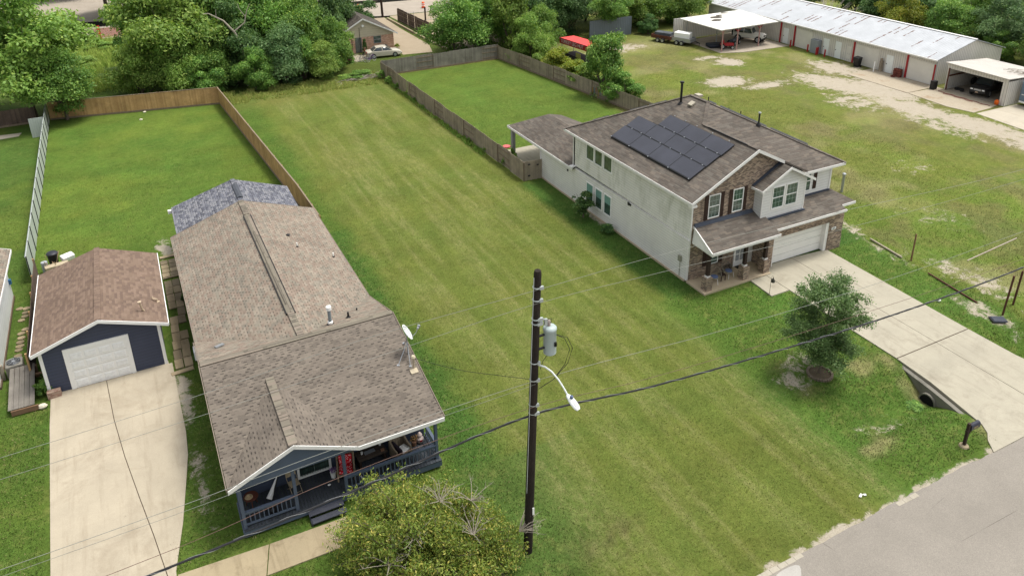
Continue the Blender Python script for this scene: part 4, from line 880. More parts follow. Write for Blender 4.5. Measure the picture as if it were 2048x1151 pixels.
# ------------------------------------------------------------------ detached garage (left)
gg = root('detached_garage', 'navy detached garage with a brown shingle roof and white panel door', 'garage', (-3.75, 45, 0))
gy0, gyb_ = 40.35, 49.35
mb = MB(); mb.slab([(-6.97, gy0, 2.75), (-3.7, gy0, 3.88), (-3.6, gyb_-.3, 3.88), (-6.92, gyb_, 2.75)], .12); mb.slab([(-3.7, gy0, 3.88), (-.5, gy0, 2.72), (-.42, gyb_-.35, 2.72), (-3.6, gyb_-.3, 3.88)], .12)
r_ = mb.build('roof', M_SH_GAR, gg)
mb = MB(); mb.beam((-3.7, gy0, 3.89), (-3.6, gyb_-.3, 3.89), .3, .035); mb.build('ridge_cap', M_SH_GAR, r_)
mb = MB(); fascia(mb, (-6.97, gy0, 2.75), (-3.7, gy0, 3.88), (0, -1), .17); fascia(mb, (-3.7, gy0, 3.88), (-.5, gy0, 2.72), (0, -1), .17); fascia(mb, (-.5, gy0, 2.72), (-.42, 49, 2.72), (1, 0), .13); fascia(mb, (-6.92, gyb_, 2.75), (-6.97, gy0, 2.75), (-1, 0), .13)
mb.build('fascia', M_WHITE, gg)
mb = MB(); wallpoly(mb, [(-6.68, 40.7, 0), (-.95, 40.7, 0), (-.95, 40.7, 2.62), (-3.72, 40.7, 3.65), (-6.68, 40.7, 2.62)], .15, (0, -1)); mb.box(-6.68, -6.53, 40.85, 49, 0, 2.65); mb.box(-1.1, -.95, 40.85, 49, 0, 2.65); mb.box(-6.5, -1.1, 48.85, 49, 0, 2.65)
mb.build('wall', siding('garage_siding', S(68, 75, 95, .85), .19, .6), gg)
for b_ in ((-6.7, -6.54), (-1.09, -.93)): MB().box(b_[0], b_[1], 40.66, 40.697, 0, 2.6).build('corner_trim', M_WHITE, gg)
gdo = MB().box(-5.42, -2.72, 40.66, 40.69, .05, 2.28).build('garage_door', M_WHITE, gg)
mb = MB(); mb.box(-5.62, -5.42, 40.63, 40.697, .03, 2.48); mb.box(-2.72, -2.52, 40.63, 40.697, .03, 2.48); mb.box(-5.42, -2.72, 40.63, 40.697, 2.28, 2.48); mb.build('door_frame', M_WHITE, gdo)
mb = MB()
for r0 in range(4):
    for c0 in range(4):
        xa, xb, za, zb = -5.36+c0*.665, -5.36+c0*.665+.57, .13+r0*.54, .13+r0*.54+.38
        mb.hexa([(xa,40.662,za),(xb,40.662,za),(xb,40.662,zb),(xa,40.662,zb),(xa+.06,40.642,za+.05),(xb-.06,40.642,za+.05),(xb-.06,40.642,zb-.05),(xa+.06,40.642,zb-.05)])
mb.build('raised_panels', plain('door_panel_white', (.80, .81, .80, 1), .45), gdo)
mb = MB()
for z in (.045, .595, 1.135, 1.675): mb.box(-5.42, -2.72, 40.657, 40.662, z, z+.012)
mb.build('seams', plain('door_seam_grey', (.35,.35,.35,1), .7), gdo)
mb = MB(); mb.path([(-1.55, 41.55, 3.1), (-1.62, 41.5, 3.25), (-1.68, 41.45, 3.75)], .055, 10); mb.lathe((-1.68, 41.45, 3.72), [(.07, 0), (.1, .02), (.1, .05)], 10); mb.build('vent_pipe', plain('pvc_cream', S(222, 200, 170), .5), gg)
mb = MB(); mb.path([(-.85, 42.65, 2.84), (-.85, 42.65, 3.02), (-1.05, 42.8, 3.02), (-1.05, 42.85, 3.14)], .045, 8); mb.obox((-.8, 42.6, 2.86), (.14, .14, .05)); mb.build('vent_elbow', bpy.data.materials['pvc_cream'], gg)

# ------------------------------------------------------------------ neighbour's house at the left edge
nh = root('neighbour_house', 'white house cut by the left edge with a tan shingle roof', 'house', (-11, 46, 0))
mb = MB(); mb.slab([(-8.55, 53.3, 3.0), (-12.6, 53.6, 4.4), (-12.9, 42.0, 4.4), (-8.75, 42.0, 3.0)], .12); mb.slab([(-12.6, 53.6, 4.4), (-16.7, 53.6, 3.0), (-16.9, 42.0, 3.0), (-12.9, 42, 4.4)], .12); mb.build('roof', M_SH_PINK, nh)
mb = MB(); fascia(mb, (-8.75, 42.0, 3.0), (-8.55, 53.3, 3.0), (1, 0), .14); fascia(mb, (-8.55, 53.3, 3), (-12.6, 53.6, 4.4), (0, 1), .14); mb.build('fascia', M_TRIM, nh)
mb = MB(); mb.box(-16.4, -9.0, 42.4, 52.7, .15, 2.9); mb.build('wall', siding('neighbour_siding', (.66, .68, .66, 1), .3, .12), nh)
mb = MB(); mb.box(-16.3, -8.94, 42.45, 52.65, -.1, .15); mb.build('foundation', plain('foundation_brown', S(120, 100, 82), .9), nh)
mb = MB(); mb.box(-9.0, -8.86, 52.3, 52.55, 1.1, 1.4); mb.build('meter', plain('blue_box', S(60, 120, 170), .5), nh)
# ------------------------------------------------------------------ trees and plants
def crown(nl, seed, kind='round', lobes=26, leaf=.05, aspect=2.0, fill=.35, low=-.95):
    """unit crown: leaves spread over many overlapping lobes, gaps between them"""
    g = np.random.default_rng(seed); P = []; 
    for k in range(lobes*8):
        if len(P) >= lobes: break
        v = g.normal(size=3); v /= np.linalg.norm(v); r_ = g.uniform(.3, .9)
        c = v*r_
        if kind == 'cone': c[2] = g.uniform(-.9, .85); rad = .86*(1-.55*(c[2]+1)/2)**1.0; a = g.uniform(0, 6.28); q_ = g.uniform(.2, 1)**.6; c[0] = rad*q_*math.cos(a); c[1] = rad*q_*math.sin(a)
        if kind == 'wide': c[2] *= .8
        if kind == 'bush': c[2] = abs(c[2])*1.2-.6
        if c[2] < low: continue
        P.append(c)
    P = np.array(P); n = len(P); rr = g.uniform(.12, .34, n) if kind != 'cone' else g.uniform(.14, .28, n)
    wts = rr**2; wts /= wts.sum(); li = g.choice(n, nl, p=wts)
    d = g.normal(size=(nl, 3)); d /= np.linalg.norm(d, axis=1)[:, None]; d[:, 2] = np.where(d[:, 2] < -.35, -d[:, 2]*.6, d[:, 2])
    rad = rr[li]*np.where(g.random(nl) < fill, g.uniform(.2, .95, nl), g.uniform(.85, 1.12, nl))
    pos = P[li]+d*rad[:, None]*np.array([1.1, 1.1, .8]); pos += g.normal(size=(nl, 3))*.034
    nrm = d*.6+g.normal(size=(nl, 3))*.55+np.array([0, 0, .45]); nrm /= np.linalg.norm(nrm, axis=1)[:, None]
    t = np.cross(nrm, g.normal(size=(nl, 3))); t /= np.linalg.norm(t, axis=1)[:, None]; b = np.cross(nrm, t)
    L = leaf*g.uniform(.6, 1.35, nl)[:, None]; W = L/aspect
    V = np.stack([pos-t*L*.5, pos+b*W*.5+t*L*.05, pos+t*L*.5, pos-b*W*.5+t*L*.05], 1)
    lob = g.random(n)
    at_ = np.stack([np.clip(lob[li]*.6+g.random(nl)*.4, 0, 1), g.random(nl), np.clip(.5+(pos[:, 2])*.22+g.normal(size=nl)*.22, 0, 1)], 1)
    return V.reshape(-1, 3), nl, at_, P
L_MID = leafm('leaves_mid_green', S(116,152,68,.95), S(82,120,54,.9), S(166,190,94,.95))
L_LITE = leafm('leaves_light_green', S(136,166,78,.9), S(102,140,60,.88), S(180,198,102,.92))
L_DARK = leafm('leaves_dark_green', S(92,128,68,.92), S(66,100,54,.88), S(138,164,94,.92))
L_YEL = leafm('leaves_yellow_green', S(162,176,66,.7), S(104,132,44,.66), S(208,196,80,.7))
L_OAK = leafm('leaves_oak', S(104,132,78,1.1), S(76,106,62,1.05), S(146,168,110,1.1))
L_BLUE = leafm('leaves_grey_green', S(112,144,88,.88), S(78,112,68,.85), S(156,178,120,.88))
M_BARK = plain('bark', S(120, 108, 94), .95, .25, 6, bump=.03)
M_TWIG = plain('dry_twig', S(186, 176, 160), .9, .15, 6)
CR = {}
for key, args in dict(A=dict(nl=30000, seed=1, lobes=44, leaf=.062), B=dict(nl=30000, seed=2, kind='wide', lobes=36, leaf=.064), C=dict(nl=26000, seed=3, lobes=30, leaf=.07, fill=.25), K=dict(nl=20000, seed=4, kind='cone', lobes=60, leaf=.085), S_=dict(nl=9000, seed=5, kind='bush', lobes=22, leaf=.1), W=dict(nl=1100, seed=6, kind='bush', lobes=16, leaf=.30, aspect=3.2), V=dict(nl=3200, seed=7, lobes=22, leaf=.19, aspect=2.4), D=dict(nl=24000, seed=8, lobes=52, leaf=.066, fill=.2)).items():
    CR[key] = crown(**args)
CM = {}
def crown_mesh(key, mat):
    if (key, mat.name) not in CM:
        V, n, at_, P = CR[key]; CM[(key, mat.name)] = npmesh('crown', V, n, 4, mat, at_)
    return CM[(key, mat.name)]
def tree(x, y, R_, H, key, mat, label, z0=None, group=None, trunk=True, name='tree', cat='tree', squash=1., off=(0, 0), tr=.16):
    """R_ crown radius, H total height, z0 crown bottom"""
    zg = float(Hh(x, y)); z0 = .15*H if z0 is None else z0
    if key == 'S_' and R_ < 1.35: key = 'W'
    if key == 'D' and R_ < 1.35: key = 'V'
    t = root(name, label, cat, (x, y, zg), group, local=True)
    cz = (z0+H)/2; hz = (H-z0)/2
    c = bpy.data.objects.new('crown', crown_mesh(key, mat)); COL.objects.link(c); c.parent = t
    c.location = (off[0], off[1], cz); c.scale = (R_, R_*squash, hz); c.rotation_euler = (0, 0, rnd.uniform(0, 6.28))
    if trunk:
        g = random.Random(int(x*31+y*17)); mb = MB(); lean = (g.uniform(-.3, .3), g.uniform(-.3, .3)); top = (off[0]*.7+lean[0], off[1]*.7+lean[1], cz)
        mb.path([(0, 0, -.2), (lean[0]*.3, lean[1]*.3, z0*.6+.3), (lean[0], lean[1], z0+.35*hz), top], [tr*1.3, tr, tr*.8, tr*.45], 9)
        for k in range(7):
            a = k*.9+g.uniform(0, .6); q_ = g.uniform(.35, .75); s = Vector((lean[0], lean[1], z0+hz*g.uniform(.1, .6)))
            e = Vector((off[0]+R_*q_*math.cos(a), off[1]+R_*q_*math.sin(a), cz+hz*g.uniform(-.2, .6))); mb.path([s, s.lerp(e, .5)+Vector((0, 0, -.1*hz)), e], [tr*.55, tr*.35, tr*.12], 6)
        mb.build('trunk', M_BARK, t, smooth=True)
    return t
# far-left and back tree belt (x, y, radius, height, crown kind, leaves, label, crown bottom)
TR = [
 (-9.3, 92.6, 6.1, 14.5, 'A', L_LITE, 'tall light green tree leaning over the corner of the cedar fence and white fence', 1.6, 1.),
 (-15.5, 95.5, 5.5, 13, 'B', L_MID, 'broad green tree cut by the left edge behind the dark board fence', 1.5, 1.),
 (-6.4, 90.0, 3.4, 7.4, 'D', L_MID, 'small tree with branches hanging over the cedar fence beside the white panel', 1.2, 1.),
 (4.9, 98.5, 5.8, 13.5, 'B', L_LITE, 'big bright green tree behind the middle of the cedar fence', .6, 1.),
 (9.2, 100.5, 4.6, 14.5, 'D', L_MID, 'green tree between the bright green tree and the dark tree', .6, 1.),
 (11.6, 95.2, 3.9, 9.6, 'C', L_DARK, 'dark green tree behind the corner of the cedar fence', .4, 1.),
 (15.2, 99.5, 4.6, 12.8, 'A', L_MID, 'rounded mid green tree in the belt behind the vacant lot', .4, 1.),
 (16.6, 92.2, 3.0, 6.8, 'D', L_BLUE, 'grey-green tree at the edge of the vacant lot', .3, 1.),
 (19.6, 96.5, 3.5, 10.6, 'B', L_MID, 'dense leafy tree left of the brick house', .3, 1.),
 (22.6, 100.5, 3.5, 11.5, 'C', L_DARK, 'dark tree touching the gable of the brick house', .5, 1.),
 (20.6, 91.2, 2.2, 4.6, 'D', L_LITE, 'low bright leafy tree with bare stems at the lot corner', .2, 1.),
 (24.2, 97.6, 2.1, 5.2, 'K', L_MID, 'leafy shrub tree beside the brick house door', .1, 1.),
 (13.0, 91.0, 2.3, 5.0, 'A', L_MID, 'low green tree right behind the fence corner at the lot', .1, 1.),
 (7.6, 92.2, 2.4, 4.4, 'C', L_MID, 'low bushy tree hugging the back of the cedar fence', .1, 1.),
 (30.6, 113.5, 3.2, 6.5, 'C', L_DARK, 'dark tree beyond the roof of the brick house', .2, 1.),
 (3.2, 104, 4.4, 11.5, 'A', L_MID, 'green tree behind the big bright green tree', .6, 1.),
 (18.5, 103.5, 4.8, 13.5, 'C', L_MID, 'tall mid green tree in the second row of the belt', .6, 1.),
 (13.2, 104.5, 4.6, 14.0, 'B', L_DARK, 'tall dark tree in the second row of the belt', .6, 1.),
 (26.0, 106.0, 3.2, 9.5, 'A', L_DARK, 'dark tree overhanging the far left slope of the brick house roof', .6, 1.),
 (5.6, 94.0, 3.0, 7.5, 'A', L_LITE, 'light green lower tree right behind the middle of the cedar fence', -.2, 1.),
 (9.0, 94.2, 2.8, 6.6, 'B', L_MID, 'mid green lower tree behind the cedar fence, left of its corner', -.2, 1.),
 (18.6, 92.8, 2.6, 6.2, 'B', L_MID, 'mid green lower tree right of the grey-green one at the lot edge', -.2, 1.),
 (22.8, 94.6, 2.8, 6.6, 'A', L_MID, 'leafy lower tree nearest to the dark red bush', -.2, 1.),
 (50.2, 90.6, 2.4, 6.0, 'D', L_MID, 'mid green tree between the right-hand fence corner and the red canopy', -.2, 1.),
 (49.8, 104.5, 4.2, 9.8, 'A', L_MID, 'green tree in the last row left of the red canopy', .4, 1.),
 (57.0, 104.0, 4.2, 9.4, 'C', L_DARK, 'dark tree in the last row above the red canopy', .4, 1.),
 (64.5, 103.0, 4.2, 9.2, 'B', L_DARK, 'dark tree in the last row above the grey sheet wall', .4, 1.),
 (72.5, 102.5, 4.2, 9.2, 'D', L_DARK, 'dark tree in the last row above the trailers', .4, 1.),
 (80.5, 104, 4.0, 8.6, 'C', L_DARK, 'dark tree in the last row above the carport', .4, 1.),
 (1.4, 94.6, 3.1, 6.8, 'D', L_LITE, 'yellowish green low tree behind the cedar fence gate', .1, 1.),
 (38.6, 93.2, 3.7, 8.0, 'D', L_MID, 'round leafy tree leaning over the grey back fence by the gravel drive', .8, 1.),
 (43.2, 96.0, 3.8, 9.0, 'A', L_MID, 'green tree behind the corner of the grey fences', .5, 1.),
 (46.2, 91.5, 3.3, 8.6, 'K', L_LITE, 'upright light green tree behind the right-hand fence corner', .2, 1.),
 (46.3, 86.6, 2.7, 6.0, 'A', L_LITE, 'bright green tree hanging over the right-hand grey fence', .2, 1.),
 (48.6, 97.5, 3.8, 9.2, 'C', L_DARK, 'dark green tree beyond the bright tree and left of the red canopy', .3, 1.),
 (53.6, 96.2, 3.6, 8.8, 'B', L_DARK, 'dark leafy tree directly behind the red canopy', .3, 1.),
 (58.2, 97.2, 3.6, 8.2, 'D', L_BLUE, 'grey-green tree behind the right end of the red canopy', .5, 1.),
 (62.2, 92.6, 2.9, 7.4, 'A', L_MID, 'forked tree standing in front of the grey sheet wall', 2.2, 1.),
 (66.0, 95.6, 3.3, 7.6, 'B', L_LITE, 'light green tree right of the grey sheet wall', .4, 1.),
 (70.6, 95.6, 3.4, 7.8, 'D', L_MID, 'mid green tree behind the white carport roof', .4, 1.),
 (75.4, 94.6, 3.4, 7.8, 'A', L_MID, 'green tree over the back corner of the white carport', .4, 1.),
 (79.2, 96.5, 3.3, 7.4, 'B', L_LITE, 'yellow-green tree touching the far end of the metal warehouse', .4, 1.),
 (67.8, 91.2, 1.5, 2.8, 'C', L_DARK, 'low dark tree behind the utility trailers', .1, 1.),
 (46.6, 69.9, 2.7, 6.6, 'K', L_MID, 'upright dense dark green tree leaning over the fence near the two-storey house', .1, 1.),
 (47.0, 66.8, 2.0, 3.2, 'C', L_MID, 'low dark green spreading tree at the foot of the upright tree by the fence', .1, 1.),
]
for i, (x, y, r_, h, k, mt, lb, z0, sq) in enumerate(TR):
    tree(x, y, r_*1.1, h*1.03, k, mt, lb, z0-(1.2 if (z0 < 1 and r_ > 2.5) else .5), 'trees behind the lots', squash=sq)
SHR = [(46.4, 80.0, 2.3, 3.9, L_YEL, 'yellow-green shrub spilling over the right-hand fence below the red canopy'), (46.7, 76.6, 1.8, 3.0, L_YEL, 'smaller yellow-green shrub on the fence nearer than the big yellow one'),
 (46.6, 73.4, 2.0, 3.4, L_LITE, 'bright green shrub between the yellow shrub and the upright dark tree'), (45.6, 83.4, 1.4, 2.3, L_LITE, 'light green shrub on the fence left of the yellow shrub')]
for x, y, r_, h, mt, lb in SHR: tree(x, y, r_, h, 'S_', mt, lb, 0., 'shrubs along the right-hand fence', trunk=False, name='shrub', cat='shrub')
# weeds and vines by the middle fence
for i, (x, y, r_, h) in enumerate([(27.0, 88.3, .9, 1.3), (27.2, 86.0, .7, 1.1), (27.3, 83.4, .6, .9), (27.4, 80.6, .55, .7), (27.5, 78, .5, .6), (27.55, 75.4, .45, .5), (27.8, 57.0, .42, 1.1), (27.75, 60.6, .45, .9), (25.0, 90.3, 1.5, 1.0), (23.0, 90.0, 1.2, .8), (27.7, 64.0, .35, .5)]):
    tree(x, y, r_, h, 'S_', L_LITE if i % 2 else L_MID, ['leafy weeds at the corner of the middle fence by the bicycles', 'second weed clump down the middle fence from the bicycles', 'third weed clump down the middle fence from the bicycles', 'fourth weed clump down the middle fence from the bicycles', 'fifth weed clump down the middle fence from the bicycles', 'sixth weed clump down the middle fence from the bicycles', 'climbing vine on the middle fence nearest the patio gate', 'vine on the middle fence beyond the one nearest the gate', 'weed patch in front of the dark red bush', 'weed patch at the tree edge left of the dark red bush', 'small weed tuft low on the middle fence beyond both vines'][i], 0., 'weeds along the middle fence', trunk=False, name='weed_clump', cat='weeds')
tree(25.1, 97.0, .95, 1.1, 'S_', leafm('leaves_red', S(110,52,52), S(84,40,42), S(140,80,70)), 'dark red bush beside the brick house yard', 0., None, False, 'red_bush', 'bush')
tree(26.2, 100.1, .5, 1.2, 'S_', leafm('leaves_rust', S(150,100,70), S(120,80,56), S(170,130,90)), 'rust brown shrub beside the brick house door', 0., None, False, 'brown_shrub', 'shrub')
tree(28.7, 100.3, .36, 2.1, 'K', L_DARK, 'narrow dark evergreen against the brick house door', 0., None, False, 'narrow_evergreen', 'plant')
tree(33.5, 101.3, .5, .8, 'S_', L_YEL, 'small grass clump at the right corner of the brick house', 0., None, False, 'corner_clump', 'plant')
# behind the warehouse
WT = [(94.0, 70.5, 3.4, 7.4, 'A', L_YEL), (95.5, 64.5, 3.6, 6.8, 'D', L_MID), (97, 76.5, 3.4, 7.0, 'C', L_DARK), (99.5, 83, 4, 7.8, 'B', L_DARK), (100, 70, 4.2, 8, 'B', L_DARK), (97.5, 58.5, 3.9, 8.2, 'A', L_BLUE), (96.0, 52.2, 3.4, 6.0, 'D', L_MID), (101, 64, 4, 7.5, 'D', L_MID), (104, 55, 4.5, 9, 'C', L_DARK), (98, 47.5, 3.8, 6.6, 'B', L_MID), (104, 46, 4.6, 8.0, 'A', L_DARK), (106, 75, 4.5, 8, 'A', L_DARK), (108, 64, 4.5, 8.5, 'B', L_MID), (93.6, 90, 3.6, 6.4, 'D', L_DARK), (100, 92, 4.2, 7.5, 'C', L_MID), (95.0, 57.0, 2.3, 4.2, 'C', L_MID), (112, 84, 5, 9, 'D', L_DARK), (113, 50, 5, 9, 'C', L_DARK), (115, 70, 5, 9.5, 'A', L_DARK)]
WL = ['yellow-green tree against the warehouse ridge', 'mid green tree right of the yellow-green one behind the warehouse', 'dark tree left of the yellow-green one behind the warehouse', 'dark wide tree behind the middle of the warehouse roof', 'dark green tree behind the yellow-green one', 'tall grey-green rounded tree right of the warehouse gable', 'leafy tree directly behind the truck garage', 'mid green tree behind the mid green row at the warehouse', 'dark tall tree at the top right behind the grey-green one', 'green tree at the right edge behind the truck garage', 'dark tree at the right edge behind the green one', 'dark tree in the second row behind the warehouse middle', 'green tree in the back row above the warehouse gable', 'dark low tree at the far end of the warehouse', 'mid green tree at the far end of the warehouse in the second row', 'low green tree touching the warehouse gable end', 'dark tree in the last row above the warehouse far end', 'dark tree in the last row at the top right corner', 'dark tree in the last row above the warehouse ridge']
for (x, y, r_, h, k, mt), lb in zip(WT, WL): tree(x, y, r_, h, k, mt, lb, .3, 'trees behind the warehouse')
# beyond the far street
FT = [(-1.0, 145.5, 7, 9.5, 'B', L_DARK, 'spreading street tree with a forked trunk on the far median'), (-14, 150, 6, 9, 'C', L_DARK, 'dark tree on the far median left of the forked one'), (9, 152, 6, 10, 'A', L_DARK, 'dark tree beyond the far street above the big bright tree'), (-24, 165, 8, 11, 'B', L_DARK, 'dark tree across the far street at the top left corner'), (-8, 172, 9, 12, 'C', L_DARK, 'dark tree across the far street above the median'), (12, 172, 9, 12, 'A', L_DARK, 'dark tree across the far street right of the median tree')]
for x, y, r_, h, k, mt, lb in FT: tree(x, y, r_, h, k, mt, lb, 3.2 if y < 150 else 1.5, 'trees along the far street', tr=.3)
for i, (x, y) in enumerate([(-2.5, 122), (1.5, 118), (-5, 113), (2.5, 110), (-1, 105), (-4, 126)]):
    tree(x, y, 2.2, 1.3, 'S_', L_LITE, ['weeds by the orange net', 'weed thicket between the far street and the big trees', 'weeds beside the tall light green tree, nearest the street', 'weeds at the foot of the bright tree, far side', 'weeds in the clearing behind the cedar fence', 'weeds in front of the black bin by the far street'][i]+' seen between the two trees', 0., 'weeds in the clearing', False, 'weed_thicket', 'weeds')
mb = MB(); mb.path([(12.3, 92.3, 4.2), (11.6, 92.0, 6.6), (10.6, 92.2, 8.0), (9.2, 92.4, 8.9), (8.6, 92.5, 8.9)], [.14, .12, .1, .07, .04], 7); mb.path([(11.5, 92, 6.7), (12.8, 92, 7.6), (13.2, 92, 8.9), (13.6, 92, 9.6)], [.08, .07, .05, .03], 6); mb.path([(13.0, 92, 8.2), (12.4, 92, 9.2), (12.3, 92, 9.8)], [.05, .04, .02], 6); mb.path([(9.9, 92.3, 8.5), (10, 92.3, 9.3)], [.04, .02], 5); mb.path([(12.3, 92.3, 4.2), (12.4, 93.2, 0)], [.14, .2], 7)
tag(mb.build('dead_branch', M_TWIG, None, (12.4, 93.2, 0), smooth=True), 'bare grey dead limb arching out of the dark tree', 'dead tree')
mb = MB(); g_ = random.Random(5)
for k in range(46):
    a = g_.uniform(-.3, 3.4); L = g_.uniform(1.2, 2.6); b = Vector((90.5, 79.5+g_.uniform(-1, 1), 1.5)); e = b+Vector((g_.uniform(.5, 2), math.cos(a)*L*1.6, math.sin(a)*L+1)); mb.path([b, b.lerp(e, .6)+Vector((0, 0, .3)), e], [.05, .035, .012], 5)
tag(mb.build('bare_bush', M_TWIG, None, (90.5, 79.5, 0)), 'leafless tangle of pale twigs behind the warehouse ridge', 'bush')
mb = MB()
for k in range(30):
    b = Vector((24+g_.uniform(-2.6, 2.2), 89.2+g_.uniform(-.6, .6), .1)); an = g_.uniform(-.6, .9); L = g_.uniform(.8, 2.2); mb.path([b, b+Vector((math.cos(an)*L*.5, math.sin(an)*L*.5, g_.uniform(.1, .35))), b+Vector((math.cos(an)*L, math.sin(an)*L, g_.uniform(.02, .4)))], [.04, .03, .012], 5)
tag(mb.build('brush_pile', M_TWIG, None, (24, 89.2, 0)), 'pile of cut grey brush at the back edge of the vacant lot', 'brush pile')
# bushes beside the two-storey house
tree(28.55, 45.2, 1.0, 2.25, 'D', L_DARK, 'glossy dark shrub under the lower side windows', .35, 'shrubs by the house wall', True, 'side_shrub', 'shrub', tr=.05)
tree(28.75, 42.3, .62, .95, 'S_', L_DARK, 'small low shrub nearer than the glossy one along the wall', .0, 'shrubs by the house wall', False, 'side_shrub', 'shrub')
# the young oak in its brick ring
def leafy(name, label, cat, loc, V, n, at_, mat, twigs, bark, r0, group=None):
    t = root(name, label, cat, loc, group, local=True)
    c = bpy.data.objects.new('crown', npmesh('crown', V, n, 4, mat, at_)); COL.objects.link(c); c.parent = t
    twigs.build('trunk', bark, t, smooth=True); return t
def spray(g, tips, per, spread, leaf, aspect, droop=0.):
    tips = np.array(tips); n = len(tips)*per; ti = np.repeat(np.arange(len(tips)), per)
    pos = tips[ti]+g.normal(size=(n, 3))*np.array(spread); nrm = g.normal(size=(n, 3))*.6+np.array([0, 0, .55]); nrm /= np.linalg.norm(nrm, axis=1)[:, None]
    t = np.cross(nrm, g.normal(size=(n, 3))); t[:, 2] -= droop; t /= np.linalg.norm(t, axis=1)[:, None]; b = np.cross(nrm, t); b /= np.linalg.norm(b, axis=1)[:, None]
    L = leaf*g.uniform(.6, 1.3, n)[:, None]; W = L/aspect
    V = np.stack([pos-t*L*.5, pos+b*W*.5, pos+t*L*.5, pos-b*W*.5], 1)
    tr_ = g.random(len(tips))
    return V.reshape(-1, 3), n, np.stack([np.clip(tr_[ti]*.65+g.random(n)*.35, 0, 1), g.random(n), np.clip(.5+g.normal(size=n)*.25, 0, 1)], 1)
g = np.random.default_rng(11); rr = random.Random(11); mb = MB(); tips = []
mb.path([(0, 0, -.1), (.02, .0, 1.2), (.08, .05, 2.8), (.1, .1, 4.3), (.15, .1, 5.3)], [.08, .065, .05, .03, .015], 8)
for k in range(44):
    z = rr.uniform(.6, 4.9); a = k*2.4+rr.uniform(-.3, .3); L = 2.0*math.sqrt(max(.05, 1-((z-2.5)/3.1)**2))*rr.uniform(.65, 1.12)
    s = Vector((.05, .05, z)); e = s+Vector((math.cos(a)*L, math.sin(a)*L, rr.uniform(.15, .7))); mi = s.lerp(e, .5)+Vector((0, 0, .08)); mb.path([s, mi, e], [.022, .014, .005], 5)
    for j in range(7):
        q_ = s.lerp(e, rr.uniform(.25, 1)); f_ = q_+Vector((rr.uniform(-.4, .4), rr.uniform(-.4, .4), rr.uniform(-.2, .38))); mb.path([q_, f_], [.007, .003], 4); tips.append(tuple(f_)); tips.append(tuple(q_.lerp(f_, .5)))
for j in range(12): tips.append((rr.uniform(-.3, .4), rr.uniform(-.3, .4), rr.uniform(4.6, 5.5)))
V_, n_l, at__ = spray(g, tips, 64, (.16, .16, .13), .105, 1.7)
leafy('young_oak', 'young dark green tree in a brick ring beside the driveway', 'tree', (29.76, 23.45, 0), V_, n_l, at__, L_OAK, mb, M_BARK, .1)
rg_ = MB(); nb__ = 30
for k in range(nb__):
    a0 = 2*math.pi*k/nb__; rg_.obox((29.76+.62*math.cos(a0), 23.40+.62*math.sin(a0), .05), (.12, .10, .12+.02*math.sin(k*5)), a0)
tag(rg_.build('brick_ring', plain('ring_brick', S(140, 126, 108), .9, .2, 9), None, (29.76, 23.4, 0)), 'ring of weathered bricks round the young tree', 'edging')
mb = MB(); mb.poly([(29.76+.57*math.cos(t), 23.40+.57*math.sin(t), .045) for t in np.linspace(0, 6.28, 25)[:-1]]); tag(mb.build('mulch_bed', plain('mulch', S(112, 98, 78), .95, .3, 12), None, (29.76, 23.4, 0)), 'brown mulch inside the brick ring', 'mulch')
# big straggly shrub in the foreground
g = np.random.default_rng(21); rr = random.Random(21); mb = MB(); tips = []; dead = MB()
# crown footprint lobes (dx, dy, z centre, rx, ry, rz)
for k in range(250):
    a = rr.uniform(0, 6.28); q_ = math.sqrt(rr.random()); u_, v_ = 3.9*q_*math.cos(a), 2.5*q_*math.sin(a); dx, dy = u_*.89+v_*.45, -u_*.45+v_*.89
    hgt = 3.3*math.sqrt(max(.02, 1-(u_/4.35)**2-(v_/3.0)**2))*(1-.13*u_)*rr.uniform(.66, 1.12); z = hgt*rr.uniform(.45, 1.02)
    e = Vector((dx, dy, z)); s = Vector((dx*.12, dy*.12, .35)); mi = s.lerp(e, .55)+Vector((rr.uniform(-.2, .2), rr.uniform(-.2, .2), .15))
    mb.path([s, mi, e], [.045, .025, .008], 5)
    for j in range(8):
        b_ = mi.lerp(e, rr.uniform(.1, 1)); f_ = b_+Vector((rr.uniform(-.42, .42), rr.uniform(-.42, .42), rr.uniform(-.15, .35))); mb.path([b_, f_], [.008, .003], 4); tips.append(tuple(f_))
        if rr.random() < .6: tips.append(tuple(b_.lerp(f_, .5)))
V_, n_l, at__ = spray(g, tips, 21, (.13, .13, .09), .14, 3.0, .5)
sh = leafy('straggly_shrub', 'large yellow-green straggly shrub beside the front walk', 'shrub', (7.15, 21.9, 0), V_, n_l, at__, leafm('leaves_straggly', S(150,162,72,.85), S(92,124,52,.8), S(214,196,104,.85)), mb, plain('shrub_bark', S(120, 108, 92), .9, .2, 8), .1)
for (bx_, by_, bz_, n_) in ((.6, .3, 3.2, 16), (1.9, .2, 2.7, 14), (3.3, -1.2, 1.7, 22), (-.8, -.5, 2.9, 10), (1.4, -1.1, 2.4, 14), (-1.9, -.8, 2.3, 9)):
    dead = MB()
    for k in range(n_):
        s = Vector((bx_, by_, bz_-.5)); a = rr.uniform(0, 6.28) if bx_ < 2.8 else rr.uniform(-.9, .9); L = rr.uniform(.45, 1.15); e = s+Vector((math.cos(a)*L, math.sin(a)*L, rr.uniform(.1, .75))); m_ = s.lerp(e, .55)+Vector((rr.uniform(-.1, .1), rr.uniform(-.1, .1), .08)); dead.path([s, m_, e], [.018, .011, .003], 4)
        for j in range(3): q_ = m_.lerp(e, rr.uniform(.0, .9)); dead.path([q_, q_+Vector((rr.uniform(-.25, .25), rr.uniform(-.25, .25), rr.uniform(0, .2)))], [.007, .002], 4)
    OFF[sh.name] = (0,0,0); dead.build('dead_twigs', M_TWIG, sh)

